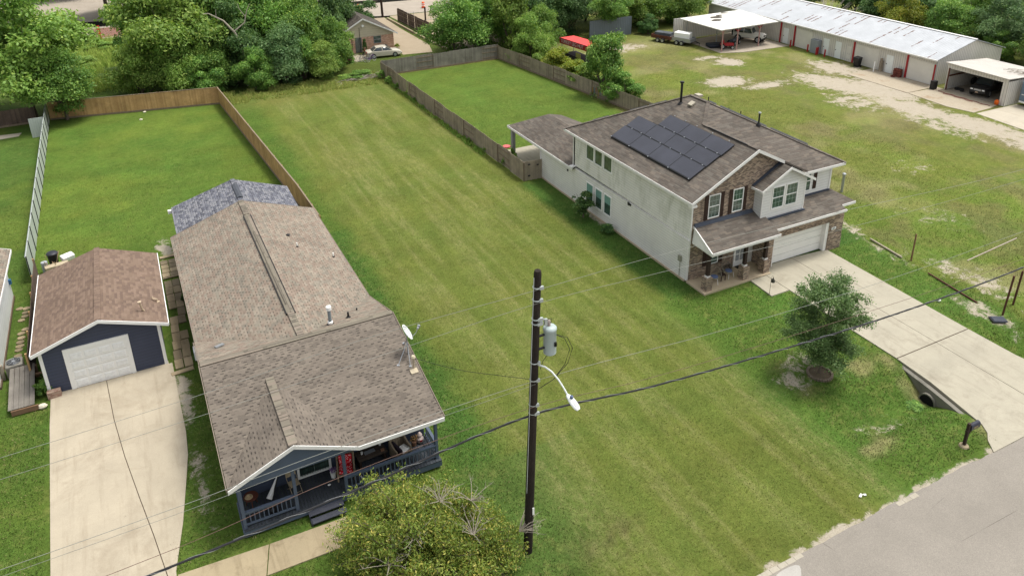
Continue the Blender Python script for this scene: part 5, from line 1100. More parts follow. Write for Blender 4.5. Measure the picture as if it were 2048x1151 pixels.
# weeds by the street pole at the right edge and in the ditch
for x, y, r_, h, mt, lb in ((44.6, 20.6, .9, .55, L_LITE, 'weeds at the foot of the right-edge pole'), (33.0, 20.0, .6, .22, L_MID, 'weeds in front of the culvert mouth')):
    tree(x, y, r_, h, 'S_', mt, lb, 0., 'ditch weeds', False, 'ditch_weeds', 'weeds')
tree(-6.85, 41.0, .62, 1.15, 'S_', L_MID, 'round green shrub between the grey boards and the garage', .0, None, False, 'planter_shrub', 'shrub')
# ------------------------------------------------------------------ fences
M_CEDAR = planks('cedar_boards', [S(196,160,112,.95), S(176,140,96,.92), S(146,110,76,.8)], .14, gap=0)
M_GREYB = planks('weathered_boards', [S(158,146,128,.95), S(140,129,113,.92), S(104,94,82,.8)], .14, gap=0)
M_GREYB2 = planks('grey_boards', [S(146,141,131,.9), S(128,123,115,.88), S(94,88,80,.8)], .14, gap=0)
M_DARKB = planks('dark_boards', [S(116,98,88,.75), S(94,80,74,.72), S(140,120,104,.75)], .14, gap=0)
M_RAIL = plain('fence_rail', S(142, 126, 106, .75), .9, .2, 5)
def fence(name, label, pts, h, mat, bay=2.4, side=1, flip=lambda i: False, jit=.02, kick=None, postm=None, cap=False, group='board fences', gapp=.0):
    """board fence: each bay of boards, each post its own part. side: which side the boards face (+1 = right of travel)"""
    t = root(name, label, 'fence', (pts[0][0], pts[0][1], 0), group); off = OFF[t.name]; g = random.Random(int(pts[0][0]*7+pts[0][1]))
    k = 0
    for (a, b) in zip(pts, pts[1:]):
        a, b = Vector((*a, 0)), Vector((*b, 0)); L = (b-a).length; u = (b-a)/L; n = Vector((u.y, -u.x, 0))*side; nbay = max(1, round(L/bay)); bl = L/nbay
        for i in range(nbay):
            s0 = a+u*bl*i; m_ = MB(); f = flip(k); k += 1; dz = g.uniform(-.03, .03); x = 0.0; hh = h+g.uniform(-.04, .04)
            while x < bl-.02:
                if g.random() < gapp: x += .145; continue
                w_ = min(.138, bl-x-.005); top = hh+g.uniform(-jit, jit); d0 = .035 if not f else -.055
                p = s0+u*(x+w_/2)+n*(d0+.01); zb = float(Hh(p.x, p.y)); m_.obox((p.x, p.y, zb+.04+top/2), (w_, .018, top), math.atan2(u.y, u.x)); x += .143
            m_.build('board_panel', mat, t)
            rl = MB()
            for z in (.35, h*.55, h-.25):
                p, q2 = s0+n*(-.01 if not f else -.0), s0+u*bl+n*(-.01 if not f else -.0); rl.beam((p.x, p.y, z), (q2.x, q2.y, z), .04, .085)
            if kick: p, q2 = s0+n*.07, s0+u*bl+n*.07; rl.beam((p.x, p.y, .1), (q2.x, q2.y, .1), .03, .18)
            if cap: p, q2 = s0+n*.04, s0+u*bl+n*.04; rl.beam((p.x, p.y, h+.06), (q2.x, q2.y, h+.06), .11, .035)
            rl.build('rail', M_RAIL, t)
            pp = s0-n*.03; MB().box(pp.x-.045, pp.x+.045, pp.y-.045, pp.y+.045, -.1, h+g.uniform(-.05, .06)).build('post', postm or M_RAIL, t)
        pp = b-n*.03; MB().box(pp.x-.045, pp.x+.045, pp.y-.045, pp.y+.045, -.1, h).build('post', postm or M_RAIL, t)
    return t
fence('cedar_fence', 'new tan cedar board fence round the back yard of the bungalow', [(-7.9, 90.7), (8.42, 87.6), (10.15, 57.3), (10.3, 51.2)], 1.85, M_CEDAR, side=1, jit=.006, kick=True, cap=True, postm=M_CEDAR, group=None)
fence('grey_fence', 'weathered grey fence with exposed rails between the vacant lot and the patio yard', [(27.75, 53.25), (27.3, 89.3)], 1.75, M_GREYB, side=-1, flip=lambda i: i % 3 == 1, gapp=.01)
fence('grey_fence', 'dark weathered grey fence across the back of the patio yard', [(27.4, 89.35), (43.0, 89.45)], 1.85, M_GREYB2, side=1, flip=lambda i: i % 4 == 2, kick=True)
fence('grey_fence', 'weathered grey fence with paint marks between the patio yard and the gravel field', [(43.05, 89.4), (45.2, 70.4), (46.7, 55)], 1.7, M_GREYB, side=1, flip=lambda i: i % 3 == 2, kick=True)
fence('brown_fence', 'dark brown board fence along the kerb of the gravel drive', [(39.2, 117.2), (39.75, 104.4)], 2.05, M_DARKB, side=-1, gapp=.03, group=None)
fence('dark_fence', 'dark board fence at the left edge beyond the white panel', [(-17, 90.2), (-9.2, 90.5)], 1.7, M_DARKB, side=1, kick=True, group=None)
# paint marks on one bay of the right fence
mb = MB(); g_ = random.Random(3)
cols = [plain('paint_'+n, c, .8, .2, 5) for n, c in (('yellow', S(196,160,70)), ('blue', S(130,160,165)), ('orange', S(190,130,80)))]
fr = [o for o in bpy.data.objects if o.name == 'grey_fence.002'][0]
for k in range(9):
    y = 70.2-k*.34; x = 45.22+(70.4-y)*.0974; mb = MB(); z = g_.uniform(.5, 1.1); mb.obox((x-.075, y, z), (.008, .11, g_.uniform(.4, 1.0)), -.097)
    mb.build('paint_mark', cols[k % 3], fr)
gt = root('patio_gate', 'grey board gate with black hinges closing the gap beside the house', 'gate', (28.4, 53.2, 0))
mb = MB()
for k in range(11): mb.obox((27.85+k*.142, 53.17-k*.012, .92), (.136, .018, 1.7+.03*math.sin(k*2.1)), -.085)
mb.build('boards', M_GREYB, gt)
mb = MB()
for x, z in ((28.15, .5), (28.15, 1.5), (28.95, 1.35)): mb.box(x-.09, x+.09, 53.02, 53.11, z-.04, z+.05)
mb.build('hinges', M_BLACK, gt); mb = MB(); mb.beam((27.85, 53.22, .4), (29.35, 53.1, .4), .04, .09); mb.beam((27.85, 53.22, 1.45), (29.35, 53.1, 1.45), .04, .09); mb.build('rail', M_RAIL, gt)
# white metal fence with black posts
M_WFEN = corrug('white_sheet', S(208, 216, 208, .72), .2, 0, .4, 0, .04)
wf = root('white_metal_fence', 'white sheet metal fence with black posts along the left yard', 'fence', (-8.0, 55.5, 0))
ny_ = 15; ya, yb2 = 54.2, 90.5
for i in range(ny_):
    y0_, y1_ = ya+(yb2-ya)*i/ny_, ya+(yb2-ya)*(i+1)/ny_
    MB().box(-8.06, -8.03, y0_+.02, y1_-.02, .05, 1.86).build('sheet_panel', M_WFEN, wf)
    MB().box(-8.03, -7.98, y0_-.025, y0_+.025, -.1, 1.93).build('post', M_BLACK, wf)
mb = MB(); mb.box(-8.09, -8.06, ya, yb2, 1.84, 1.90); mb.build('top_rail', M_GREYM, wf)
wp = root('sheet_barrier', 'single white corrugated panel standing across the end of the white fence', 'barrier', (-8.7, 85.5, 0)); MB().box(-9.35, -8.12, 85.42, 85.46, .02, 1.95).build('sheet', M_WFEN, wp); MB().box(-8.16, -8.1, 85.46, 85.52, 0, 2.0).build('post', M_BLACK, wp)
sf = fence('side_fence', 'old brown plank fence squeezed between the garage and stepping stones', [(-7.45, 42.4), (-7.62, 54.0)], 1.75, M_DARKB, side=1, group=None, postm=M_CEDAR)
# grey sheet wall behind the trees
mb = MB(); mb.box(58.6, 65.6, 92.2, 92.3, 0, 2.6); tag(mb.build('sheet_wall', corrug('bluegrey_sheet', S(128, 138, 148, .6), .3), None, (62, 92.2, 0)), 'blue-grey sheet metal wall half hidden behind the forked tree', 'wall')
# chain-link gate by the far street
cl = root('chain_link_gate', 'chain-link gate frame by the far street', 'gate', (43.2, 116, 0))
MB().box(43.1, 43.3, 115.7, 115.9, 0, 2.1).build('post', M_DKWOOD, cl)
for x, y, h in ((39.6, 118.2, 1.7), (42.2, 118.4, 1.1), (45.3, 116.3, 1.7), (47.4, 116.5, 1.7)):
    mb = MB(); mb.path([(x, y, 0), (x, y, h)], .035, 6); mb.build('pipe_post', M_GREYM, cl)
mb = MB(); mb.path([(43.2, 115.8, 1.7), (45.3, 116.3, 1.68), (47.4, 116.5, 1.65)], .025, 6); mb.path([(43.2, 115.8, 1.5), (45.3, 116.3, .15)], .02, 6); mb.path([(45.3, 116.3, 1.5), (47.4, 116.5, .15)], .02, 6); mb.path([(43.2, 115.8, .12), (47.4, 116.5, .12)], .02, 6); mb.path([(39.6, 118.2, 1.3), (43.2, 115.9, 1.25)], .015, 6); mb.build('frame', M_GREYM, cl)
kb = MB(); kb.hexa([(38.5,103.5,0),(38.75,103.5,0),(38.45,119.8,0),(38.2,119.8,0),(38.5,103.5,.28),(38.75,103.5,.28),(38.45,119.8,.28),(38.2,119.8,.28)]); struct(kb.build('drive_kerb', M_WALK))
kb = MB(); kb.hexa([(39.0,97,0),(39.25,97,0),(38.75,103.4,0),(38.5,103.4,0),(39.0,97,.25),(39.25,97,.25),(38.75,103.4,.25),(38.5,103.4,.25)]); struct(kb.build('drive_kerb', M_WALK))
# ------------------------------------------------------------------ buildings at the back
M_PBRICK = brickm('pink_brick', [S(214,168,144,.95), S(200,154,132,.95), S(222,182,158,.95)], S(214,190,166,.66), .3, .12, .02)
M_TANS = siding('tan_siding', S(200, 190, 166, .95), .3, .12)
M_SH_OLD = shingle('old_dark_shingles', [S(112,104,96,.5), S(96,90,84,.5), S(122,114,104,.5)], patch=.25)
bh = root('brick_cottage', 'pink brick cottage with tan gable and dark shingle roof', 'house', (28.9, 101.4, 0))
Y0, YE, ax_ = 101.4, 110.2, 28.9; xa, xb = 24.65, 33.1; es = .545; ev = 2.28
mb = MB(); mb.box(xa, xb, Y0, YE, 0, 2.05); mb.build('brick_wall', M_PBRICK, bh)
mb = MB(); wallpoly(mb, [(xa, Y0-.02, 2.05), (xb, Y0-.02, 2.05), (xb, Y0-.02, 2.3), (ax_, Y0-.02, 4.5), (xa, Y0-.02, 2.2)], .12, (0, -1)); mb.build('gable_siding', M_TANS, bh)
mb = MB(); mb.slab([(xa-.5, Y0-.45, 2.05), (ax_, Y0-.45, 4.62), (ax_, YE, 4.62), (xa-.5, YE, 2.05)], .14); mb.slab([(ax_, Y0-.45, 4.62), (xb+.5, Y0-.45, 2.2), (xb+.5, YE, 2.2), (ax_, YE, 4.62)], .14); mb.build('roof', M_SH_OLD, bh)
mb = MB(); fascia(mb, (xa-.5, Y0-.45, 2.05), (ax_, Y0-.45, 4.62), (0, -1), .18); fascia(mb, (ax_, Y0-.45, 4.62), (xb+.5, Y0-.45, 2.2), (0, -1), .18); mb.build('fascia', M_TRIM, bh)
frame_window(bh, (0, Y0, 0), (1,0,0), (0,-1,0), 30.3, 31.35, 1.05, 2.02, None, True, .06, .05, M_GREYM)
mb = MB(); mb.wbox((0, Y0, 0), (1,0,0), (0,-1,0), 27.75, 28.65, .05, 2.05, 0, .05); d_ = mb.build('door', plain('screen_door', S(150, 156, 150), .6, .3, 3), bh); g = MB()
for i in range(5): g.wbox((0, Y0, 0), (1,0,0), (0,-1,0), 27.85+i*.17, 27.87+i*.17, .1, 2.0, .05, .07)
g.build('bars', M_BLACK, d_)
mb = MB(); mb.lathe((28.9, Y0-.1, 3.6), [(.16, 0), (.18, -.14)], 10, 'y'); mb.build('gable_light', M_WHITE, bh)
mb = MB(); mb.path([(28.4, Y0-.15, 0), (28.4, Y0-.15, 3.4)], .03, 6); mb.path([(27.3, Y0-.15, 0), (27.3, Y0-.15, 2.4)], .03, 6); mb.build('conduit', M_BLACK, bh)
# warehouse
M_WRF = corrug('white_rusty_roof', S(204, 208, 212, .66), .3, .2, .55, 0, .1)
M_WWL = corrug('white_rib_wall', S(210, 206, 198, .95), .3, 0, .55, 0, .08, .3)
M_RED = plain('red_paint', S(186, 44, 52, .7), .5, .15, 4)
M_ROLL = siding('roller_door', S(218, 214, 204, .95), .1, .07)
M_DOORG = plain('steel_door', S(228, 232, 230, .98), .5, .05, 3)
wh = root('metal_warehouse', 'long white metal warehouse with a rust-streaked roof', 'warehouse', (80.4, 75, 0))
WX, WY0, WY1, RX, FX, EZ, RZ = 80.4, 54.7, 93.2, 86.2, 91.6, 3.05, 4.62
mb = MB(); mb.slab([(WX-.35, WY0-.2, EZ), (RX, WY0-.2, RZ), (RX, WY1, RZ), (WX-.35, WY1, EZ)][::-1][::-1], .08); mb.slab([(RX, WY0-.2, RZ), (FX+.3, WY0-.2, EZ-.05), (FX+.3, WY1, EZ-.05), (RX, WY1, RZ)], .08)
q_ = mb.build('roof', M_WRF, wh)
mb = MB(); mb.beam((RX, WY0-.2, RZ+.03), (RX, WY1, RZ+.03), .35, .05); mb.build('ridge_cap', M_TRIM, q_)
mb = MB(); mb.box(WX, WX+.1, WY0, WY1, 0, 2.96); mb.box(WX+.1, FX, WY1-.1, WY1, 0, 2.9); wallpoly(mb, [(WX+.1, WY0, 0), (FX, WY0, 0), (FX, WY0, EZ-.15), (RX, WY0, RZ-.1), (WX+.1, WY0, EZ-.0)], .1, (0, -1)); mb.build('wall', M_WWL, wh)
mb = MB(); mb.box(WX-.5, WX-.34, WY0-.2, WY1, EZ-.17, EZ-.02); mb.build('gutter', M_TRIM, wh)
ow, uw, nw = (WX, 0, 0), (0, -1, 0), (-1, 0, 0)
for a, b in ((-75.4, -72.7), (-65.7, -62.3), (-58.2, -54.95)): MB().wbox(ow, uw, nw, a, b, .03, 2.45, 0, .04).build('roller_door', M_ROLL, wh)
for a, b in ((-77.7, -76.8), (-70.75, -69.85), (-68.8, -67.9), (-61.2, -60.25)):
    d_ = MB().wbox(ow, uw, nw, a, b, .03, 2.1, 0, .05).build('steel_door', M_DOORG, wh); MB().wbox(ow, uw, nw, a+.07, a+.15, 1.0, 1.1, .05, .1).build('handle', M_BLACK, d_)
for y in (78.2, 75.7, 65.95, 58.4, 54.85): MB().wbox(ow, uw, nw, -y-.1, -y+.1, 0, 2.85 if y != 54.85 else 2.4, .0, .12).build('red_post', M_RED, wh)
mb = MB(); mb.wbox(ow, uw, nw, -67.0, -66.4, 1.0, 1.9, 0, .03); mb.wbox(ow, uw, nw, -66.9, -66.3, .3, .9, 0, .03); mb.build('wall_plate', M_ROLL, wh)
mb = MB(); mb.path([(WX-.2, WY0-.1, 2.9), (WX-.2, WY0-.1, 0)], .06, 8); mb.box(79.9, 80.38, 72.5, 72.7, 2.75, 2.87); mb.box(79.95, 80.38, 65.6, 65.85, 2.75, 2.87); mb.box(79.95, 80.38, 56.6, 56.9, 2.75, 2.87); mb.build('lamp_box', M_GREYM, wh)
bo = MB(); bo.path([(79.6, 75.5, -.1), (79.6, 75.5, .95)], .1, 12); bo = bo.build('bollard', M_RED, None, (79.6, 75.5, 0)); BL = ['red bollard next to the tall red post and first roller door', 'red bollard in front of the grey cabinet, left end', 'red bollard between the grey cabinet and the second white door', 'red bollard paired close beside another by the grey cabinet', 'red bollard standing before the left of two white doors']
tag(bo, BL[0], 'bollard', 'red bollards before the warehouse')
for (x, y), lb in zip(((79.7, 72.6), (79.4, 70.85), (79.75, 70.95), (79.55, 69.6)), BL[1:]): c = bo.copy(); COL.objects.link(c); c.location = (x, y, 0); c['label'] = lb
tag(MB().box(79.75, 80.35, 71.0, 72.3, 0, 1.75).build('metal_cabinet', plain('cabinet_grey', S(168, 174, 180), .5), None, (80, 71.6, 0), bevel=.03), 'pale grey metal cabinet against the warehouse wall', 'cabinet')
wb = root('wheelie_bin', 'black wheeled rubbish bin beside the warehouse roller door', 'bin', (79.4, 64.4, 0), local=True)
mb = MB(); mb.hexa([(-.26,-.3,.05),(.26,-.3,.05),(.26,.3,.05),(-.26,.3,.05),(-.36,-.4,1.1),(.36,-.4,1.1),(.36,.4,1.1),(-.36,.4,1.1)]); mb.build('bin_body', M_BLACK, wb, bevel=.03)
mb = MB(); mb.hexa([(-.4,-.44,1.1),(.38,-.44,1.1),(.38,.44,1.1),(-.4,.44,1.1),(-.34,-.38,1.2),(.32,-.38,1.24),(.32,.38,1.24),(-.34,.38,1.2)]); mb.build('lid', M_BLACK, wb, bevel=.02)
for s in (-1, 1): MB().lathe((.3, s*.34-.04, .12), [(.12, 0), (.12, .08)], 12, 'y').build('wheel', M_BLACK, wb)
mb = MB(); mb.path([(79.3, 61.9, 0), (79.45, 62.0, 1.2)], .06, 8); tag(mb.build('white_pipe', M_WHITE, None, (79.3, 61.9, 0)), 'leaning white pipe between the roller door and the single white door', 'pipe')
mb = MB(); mb.box(79.95, 80.3, 61.45, 61.75, 0, 1.3); mb.box(79.98, 80.2, 61.5, 61.7, 1.3, 1.6); tag(mb.build('propped_boards', M_GREYB, None, (80.1, 61.6, 0)), 'weathered boards propped by the single white warehouse door', 'boards')
mb = MB(); g_ = random.Random(2)
for k in range(5):
    for j in range(4): mb.obox((79.9+g_.uniform(-.02, .02), 58.75+j*.22, .07+k*.2), (.5, .2, .18), g_.uniform(-.08, .08))
for j in range(6): mb.obox((79.3+g_.uniform(-.3, .3), 59.0+g_.uniform(-.3, .5), .07), (.3, .15, .12), g_.uniform(0, 3))
tag(mb.build('brick_stack', brickm('red_stack', [S(150,84,70), S(120,64,58), S(168,100,84)], S(80,60,50)), None, (79.9, 59.1, 0)), 'stack of red bricks against the warehouse wall', 'bricks')
tag(MB().box(78.9, 79.5, 53.6, 54.1, 0, 1.0).build('black_box', M_BLACK, None, (79.2, 53.8, 0), bevel=.02), 'black box at the corner between warehouse and truck garage', 'box')
# open truck garage beside it
sg = root('truck_garage', 'open fronted metal garage with a pickup inside', 'garage', (80.3, 50, 0))
mb = MB(); mb.slab([(79.9, 46.3, 2.98), (87.0, 46.3, 2.62), (87.0, 53.4, 2.62), (79.9, 53.4, 3.12)], .09); mb.build('roof', corrug('shed_roof', S(210, 204, 194, .72), .3, .05, .55, 0, .08), sg)
mb = MB(); mb.box(80.2, 80.3, 46.5, 53.3, 2.45, 2.93); mb.box(80.3, 87, 53.15, 53.3, 0, 2.6); mb.box(80.2, 87, 46.4, 46.5, 0, 2.6); mb.box(86.8, 87, 46.5, 53.15, 0, 2.6); mb.box(80.2, 80.3, 46.5, 47.0, 0, 2.45); mb.box(80.2, 80.3, 53.0, 53.15, 0, 2.45); mb.build('wall', M_WWL, sg)
mb = MB(); mb.box(80.14, 80.2, 52.95, 53.1, 0, 2.5); mb.box(80.3, 86, 53.05, 53.15, 1.5, 1.65); mb.build('door_jamb', plain('rust_jamb', S(110, 66, 50), .8), sg)
mb = MB(); g_ = random.Random(9)
for k in range(16):
    b = Vector((83.5+g_.uniform(-1, 1), 48.3+g_.uniform(-1.4, 1.2), 2.95)); a = g_.uniform(-.4, .9)-1.4; L = g_.uniform(.8, 1.8); mb.path([b, b+Vector((math.cos(a)*L*.5, math.sin(a)*L*.5, .12)), b+Vector((math.cos(a)*L, math.sin(a)*L, .02))], [.03, .02, .01], 5)
tag(mb.build('fallen_branch', M_TWIG, None, (83.5, 48.3, 2.9)), 'fallen dry branches lying on the truck garage roof', 'branch')
# carport
cp = root('carport', 'white flat-roofed carport on red and white posts', 'carport', (74, 81, 0))
mb = MB(); mb.slab([(69.3, 77.6, 3.05), (78.9, 77.4, 3.15), (79.6, 85.6, 3.2), (69.0, 85.8, 3.1)], .1); mb.build('roof', corrug('carport_roof', S(232, 230, 220, .82), .3, .02, .55, 0, .05), cp)
mb = MB(); mb.box(69.9, 80, 86.0, 86.1, 0, 2.9); mb.box(69.6, 69.7, 85, 90, 0, 2.6) if 0 else None; mb.build('back_wall', M_WWL, cp)
for x, y in ((70.0, 78.0), (72.3, 77.75), (76.2, 77.9)):
    p_ = MB().path([(x, y, 0), (x, y, 3.05)], .08, 8).build('post', plain('pinkish_post', S(214, 170, 164), .6), cp)
    mb = MB(); mb.beam((x, y, 2.45), (x+.5, y, 2.95), .07, .07); mb.beam((x, y, 2.45), (x-.5, y, 2.95), .07, .07); mb.build('brace', M_RED if x > 72 else bpy.data.materials['pinkish_post'], p_)
for x, y in ((72.5, 82), (69.9, 85.2)): MB().path([(x, y, 0), (x, y, 3.05)], .06, 8).build('inner_post', M_GREYM, cp)
mb = MB(); g_ = random.Random(4)
for (x, y, r_) in ((73.6, 83.6, .5), (72.4, 82.2, .42), (74.6, 84.3, .3), (76.5, 85.2, .4)):
    n_ = 9; mb.poly([(x+r_*(1+.5*g_.random())*math.cos(t)*1.5, y+r_*(1+.5*g_.random())*math.sin(t)*.9, 3.17) for t in np.linspace(0, 6.28, n_+1)[:-1]])
mb.build('rust_hole', plain('roof_debris', S(96, 88, 76), .9, .3, 4), cp)
mb = MB(); mb.box(69.2, 72.6, 87.2, 87.3, 0, 2.7); tag(mb.build('sheet_fence', M_WWL, None, (71, 87.2, 0)), 'white ribbed metal screen left of the carport, behind the trailers', 'screen')
# red canopy stand
rc = root('food_stand', 'red canopied food stand with white lettering', 'food stand', (50.8, 82.3, 0))
mb = MB(); mb.slab([(49.55, 84.9, 2.95), (50.15, 79.45, 2.95), (52.55, 79.75, 2.9), (51.7, 85.1, 2.9)], .06); mb.build('roof', plain('canopy_red', S(226, 70, 66, .8), .6, .08, 2), rc)
Pq, Qq = Vector((49.5, 84.92, 0)), Vector((50.1, 79.4, 0)); ud = (Qq-Pq).normalized(); nd = Vector((-abs(ud.y), -ud.x*0-abs(ud.x), 0)).normalized()
mb = MB(); mb.hexa([(Pq.x,Pq.y,2.28),(Qq.x,Qq.y,2.28),(Qq.x+.05,Qq.y,2.28),(Pq.x+.05,Pq.y,2.28),(Pq.x,Pq.y,2.98),(Qq.x,Qq.y,2.98),(Qq.x+.05,Qq.y,2.98),(Pq.x+.05,Pq.y,2.98)]); sg_ = mb.build('sign_board', plain('sign_red', S(168, 44, 48, .7), .6), rc)
ang = math.atan2(ud.y, ud.x); mid = Pq.lerp(Qq, .47)
text_mesh('TURKEY LEG HUT', .62, (mid.x-.03, mid.y, 2.63), (R(90), 0, ang), plain('sign_white', S(226, 206, 200), .7), sg_, ext=.01, sx=.92)
for x, y in ((50.2, 79.6), (49.75, 84.7), (52.4, 79.9), (51.6, 84.9)): MB().path([(x, y, 0), (x, y, 2.9)], .05, 6).build('post', M_GREYM, rc)
mb = MB(); mb.box(50.0, 51.6, 80.1, 84.4, .3, 1.1); mb.build('counter', plain('stand_dark', S(52, 46, 50), .8, .2, 2), rc)
mb = MB(); mb.box(49.95, 49.99, 80.6, 81.7, 1.1, 1.7); mb.build('side_panel', plain('stand_yellow', S(180, 176, 100), .8), rc)
mb = MB(); mb.box(50.1, 50.9, 77.6, 79.0, .1, .6); tag(mb.build('covered_crate', plain('dark_tarp', S(58, 52, 70), .8, .3, 2), None, (50.5, 78.3, 0), bevel=.08), 'dark covered crate at the near end of the red stand', 'crate')

# ------------------------------------------------------------------ vehicles
M_TYRE = plain('tyre', (.02, .02, .02, 1), .85)
M_CGLASS = plain('car_glass', (.02, .03, .035, 1), .1, spec=.8)
def wheel_(par, x, y, r=.33, w_=.22, rim=None):
    t_ = MB().lathe((x, y-w_/2, r), [(r*.62, 0), (r*.92, .0), (r, .03), (r, w_-.03), (r*.92, w_), (r*.62, w_)], 20, 'y').build('wheel', M_TYRE, par, smooth=True)
    MB().lathe((x, y-w_/2-.005, r), [(r*.6, 0), (r*.62, .02), (r*.62, w_-.01), (r*.6, w_+.01)], 14, 'y').build('rim', rim or M_GREYM, t_, smooth=True)
def loft(mb, secs):
    """secs: list of (x, half width bottom, z bottom, half width top, z top); rounded 8-point sections"""
    i0 = len(mb.v)
    for (x, hb, zb, ht, zt) in secs:
        for (y, z) in ((-hb*.85, zb), (-hb, zb+.12*(zt-zb)), (-(hb*.45+ht*.55)*1.01, zb+.6*(zt-zb)), (-ht, zt-.1*(zt-zb)), (-ht*.8, zt), (ht*.8, zt), (ht, zt-.1*(zt-zb)), ((hb*.45+ht*.55)*1.01, zb+.6*(zt-zb)), (hb, zb+.12*(zt-zb)), (hb*.85, zb)): mb.v.append((x, y, z))
    n = 10
    for k in range(len(secs)-1):
        for j in range(n): j2 = (j+1) % n; mb.f.append((i0+k*n+j, i0+k*n+j2, i0+(k+1)*n+j2, i0+(k+1)*n+j))
    mb.f.append(tuple(i0+j for j in reversed(range(n)))); mb.f.append(tuple(i0+(len(secs)-1)*n+j for j in range(n)))
def car(name, label, cat, loc, rz, paint, kind, rim=None, wr=.33):
    t = root(name, label, cat, loc, rz=rz, local=True)
    if kind == 'sedan':
        body = [(-2.3,.72,.35,.68,.62),(-2.22,.84,.25,.8,.9),(-1.5,.88,.2,.84,.96),(0,.89,.2,.86,.95),(1.0,.89,.2,.85,.93),(1.9,.87,.22,.78,.8),(2.3,.75,.3,.66,.62)]
        cabin = [(-1.55,.72,.93,.70,.95),(-.95,.78,.92,.6,1.34),(-.2,.78,.92,.6,1.42),(.35,.78,.92,.6,1.36),(1.1,.76,.9,.7,.95)]; wx = (-1.4, 1.42); W = .88
        roof = [(-.98,.60,1.33,.55,1.36),(-.2,.62,1.40,.56,1.44),(.38,.60,1.35,.55,1.38)]
    elif kind == 'suv':
        body = [(-2.1,.78,.6,.78,1.25),(-1.9,.8,.55,.8,1.3),(.5,.8,.55,.8,1.28),(.75,.78,.55,.76,1.26),(1.9,.74,.6,.62,1.22),(2.05,.62,.65,.55,1.1)]
        cabin = [(-2.0,.76,1.25,.74,1.3),(-1.95,.76,1.25,.7,1.88),(.3,.76,1.25,.68,1.9),(.62,.76,1.25,.74,1.3)]; wx = (-1.35, 1.45); W = .84
        roof = [(-1.98,.72,1.86,.68,1.94),(.32,.71,1.87,.67,1.95)]
    else:
        body = [(-2.8,.86,.55,.86,1.05),(-2.7,.92,.5,.92,1.2),(1.4,.92,.5,.92,1.2),(1.5,.92,.5,.88,1.2),(2.6,.9,.5,.8,1.12),(2.8,.82,.55,.76,1.0)]
        cabin = [(-.75,.84,1.15,.82,1.2),(-.7,.84,1.15,.7,1.82),(.8,.84,1.15,.7,1.86),(1.5,.82,1.15,.8,1.2)]; wx = (-1.8, 1.85); W = .93
        roof = [(-.74,.74,1.8,.68,1.88),(.8,.73,1.82,.68,1.9)]
    mb = MB(); loft(mb, body); b_ = mb.build('body', paint, t, smooth=True)
    mb = MB(); loft(mb, cabin); mb.build('cabin_glass', M_CGLASS, t, smooth=True)
    mb = MB(); loft(mb, roof); mb.build('roof', paint, t, smooth=True)
    xs = {'sedan': ((-.98,.62,1.33,-1.5,.75,.95), (.38,.62,1.36,1.08,.76,.93), (-.25,.63,1.40,-.22,.80,.93)), 'suv': ((-1.97,.72,1.86,-2.02,.77,1.25), (.32,.71,1.88,.62,.77,1.26), (-.6,.72,1.88,-.6,.785,1.26), (-1.35,.72,1.88,-1.35,.785,1.26)), 'pickup': ((-.72,.72,1.82,-.76,.85,1.15), (.8,.72,1.84,1.5,.83,1.18), (.05,.73,1.84,.05,.86,1.18))}[kind]
    for (xa_, ya_, za_, xb_, yb_, zb_) in xs:
        for s in (-1, 1): MB().beam((xa_, s*ya_, za_), (xb_, s*yb_, zb_), .07, .07).build('pillar', paint, t)
    for x in wx:
        for s in (-1, 1): wheel_(t, x, s*(W-.08), wr, .24, rim)
    fx = body[-1][0]; bk = body[0][0]; zt = body[-1][4]
    for s in (-1, 1):
        MB().obox((fx-.06, s*.58, zt-.12), (.14, .26, .14)).build('headlight', plain('lamp_glass', (.7,.72,.72,1), .2), t); MB().obox((bk+.04, s*.66, .85 if kind == 'sedan' else 1.05), (.1, .2, .18)).build('tail_light', plain('lamp_red', (.35,.02,.02,1), .3), t)
    MB().obox((fx+.02, 0, .45 if kind == 'sedan' else .62), (.14, 1.5, .2)).build('bumper', M_BLACK if kind != 'sedan' else paint, t, bevel=.03)
    MB().obox((fx-.03, 0, zt-.14), (.1, .7, .18)).build('grille', M_GREYM if kind == 'pickup' else M_BLACK, t)
    return t
car('sedan', 'pale gold sedan parked in front of the brick cottage', 'car', (30.45, 98.15, 0), R(-6), plain('champagne_paint', S(206, 200, 182, .7), .3, .05, 2, spec=.6), 'sedan')
jp = car('off_road_vehicle', 'white off-road vehicle with big tyres under the carport', 'car', (77.2, 80.7, 0), R(-62), plain('white_car_paint', S(226, 224, 216, .8), .35, .04, 2, spec=.5), 'suv', wr=.48)
MB().obox((-2.35, 0, 1.0), (.22, .75, .75)).build('spare_wheel', M_TYRE, jp, bevel=.08)
pk_ = car('pickup', 'black pickup with a silver grille inside the open garage', 'pickup', (83.1, 50.2, .05), R(192), plain('black_car_paint', (.015, .015, .017, 1), .35, .1, 2, spec=.6), 'pickup', wr=.42)
MB().obox((2.86, 0, .62), (.1, .28, .12)).build('number_plate', plain('plate_cream', S(230, 200, 170), .5), pk_)
wt_ = car('pickup', 'white pickup half hidden by the tree on the far street', 'pickup', (52.6, 124.9, 0), R(-2), bpy.data.materials['white_car_paint'], 'pickup', wr=.4)
MB().obox((-2.2, -.94, .95), (.3, .01, .3)).build('door_badge', M_RED, wt_)
tc = root('cart_tractor', 'small red garden tractor at the front of the carport', 'tractor', (71.6, 78.9, .05), rz=R(-30), local=True)
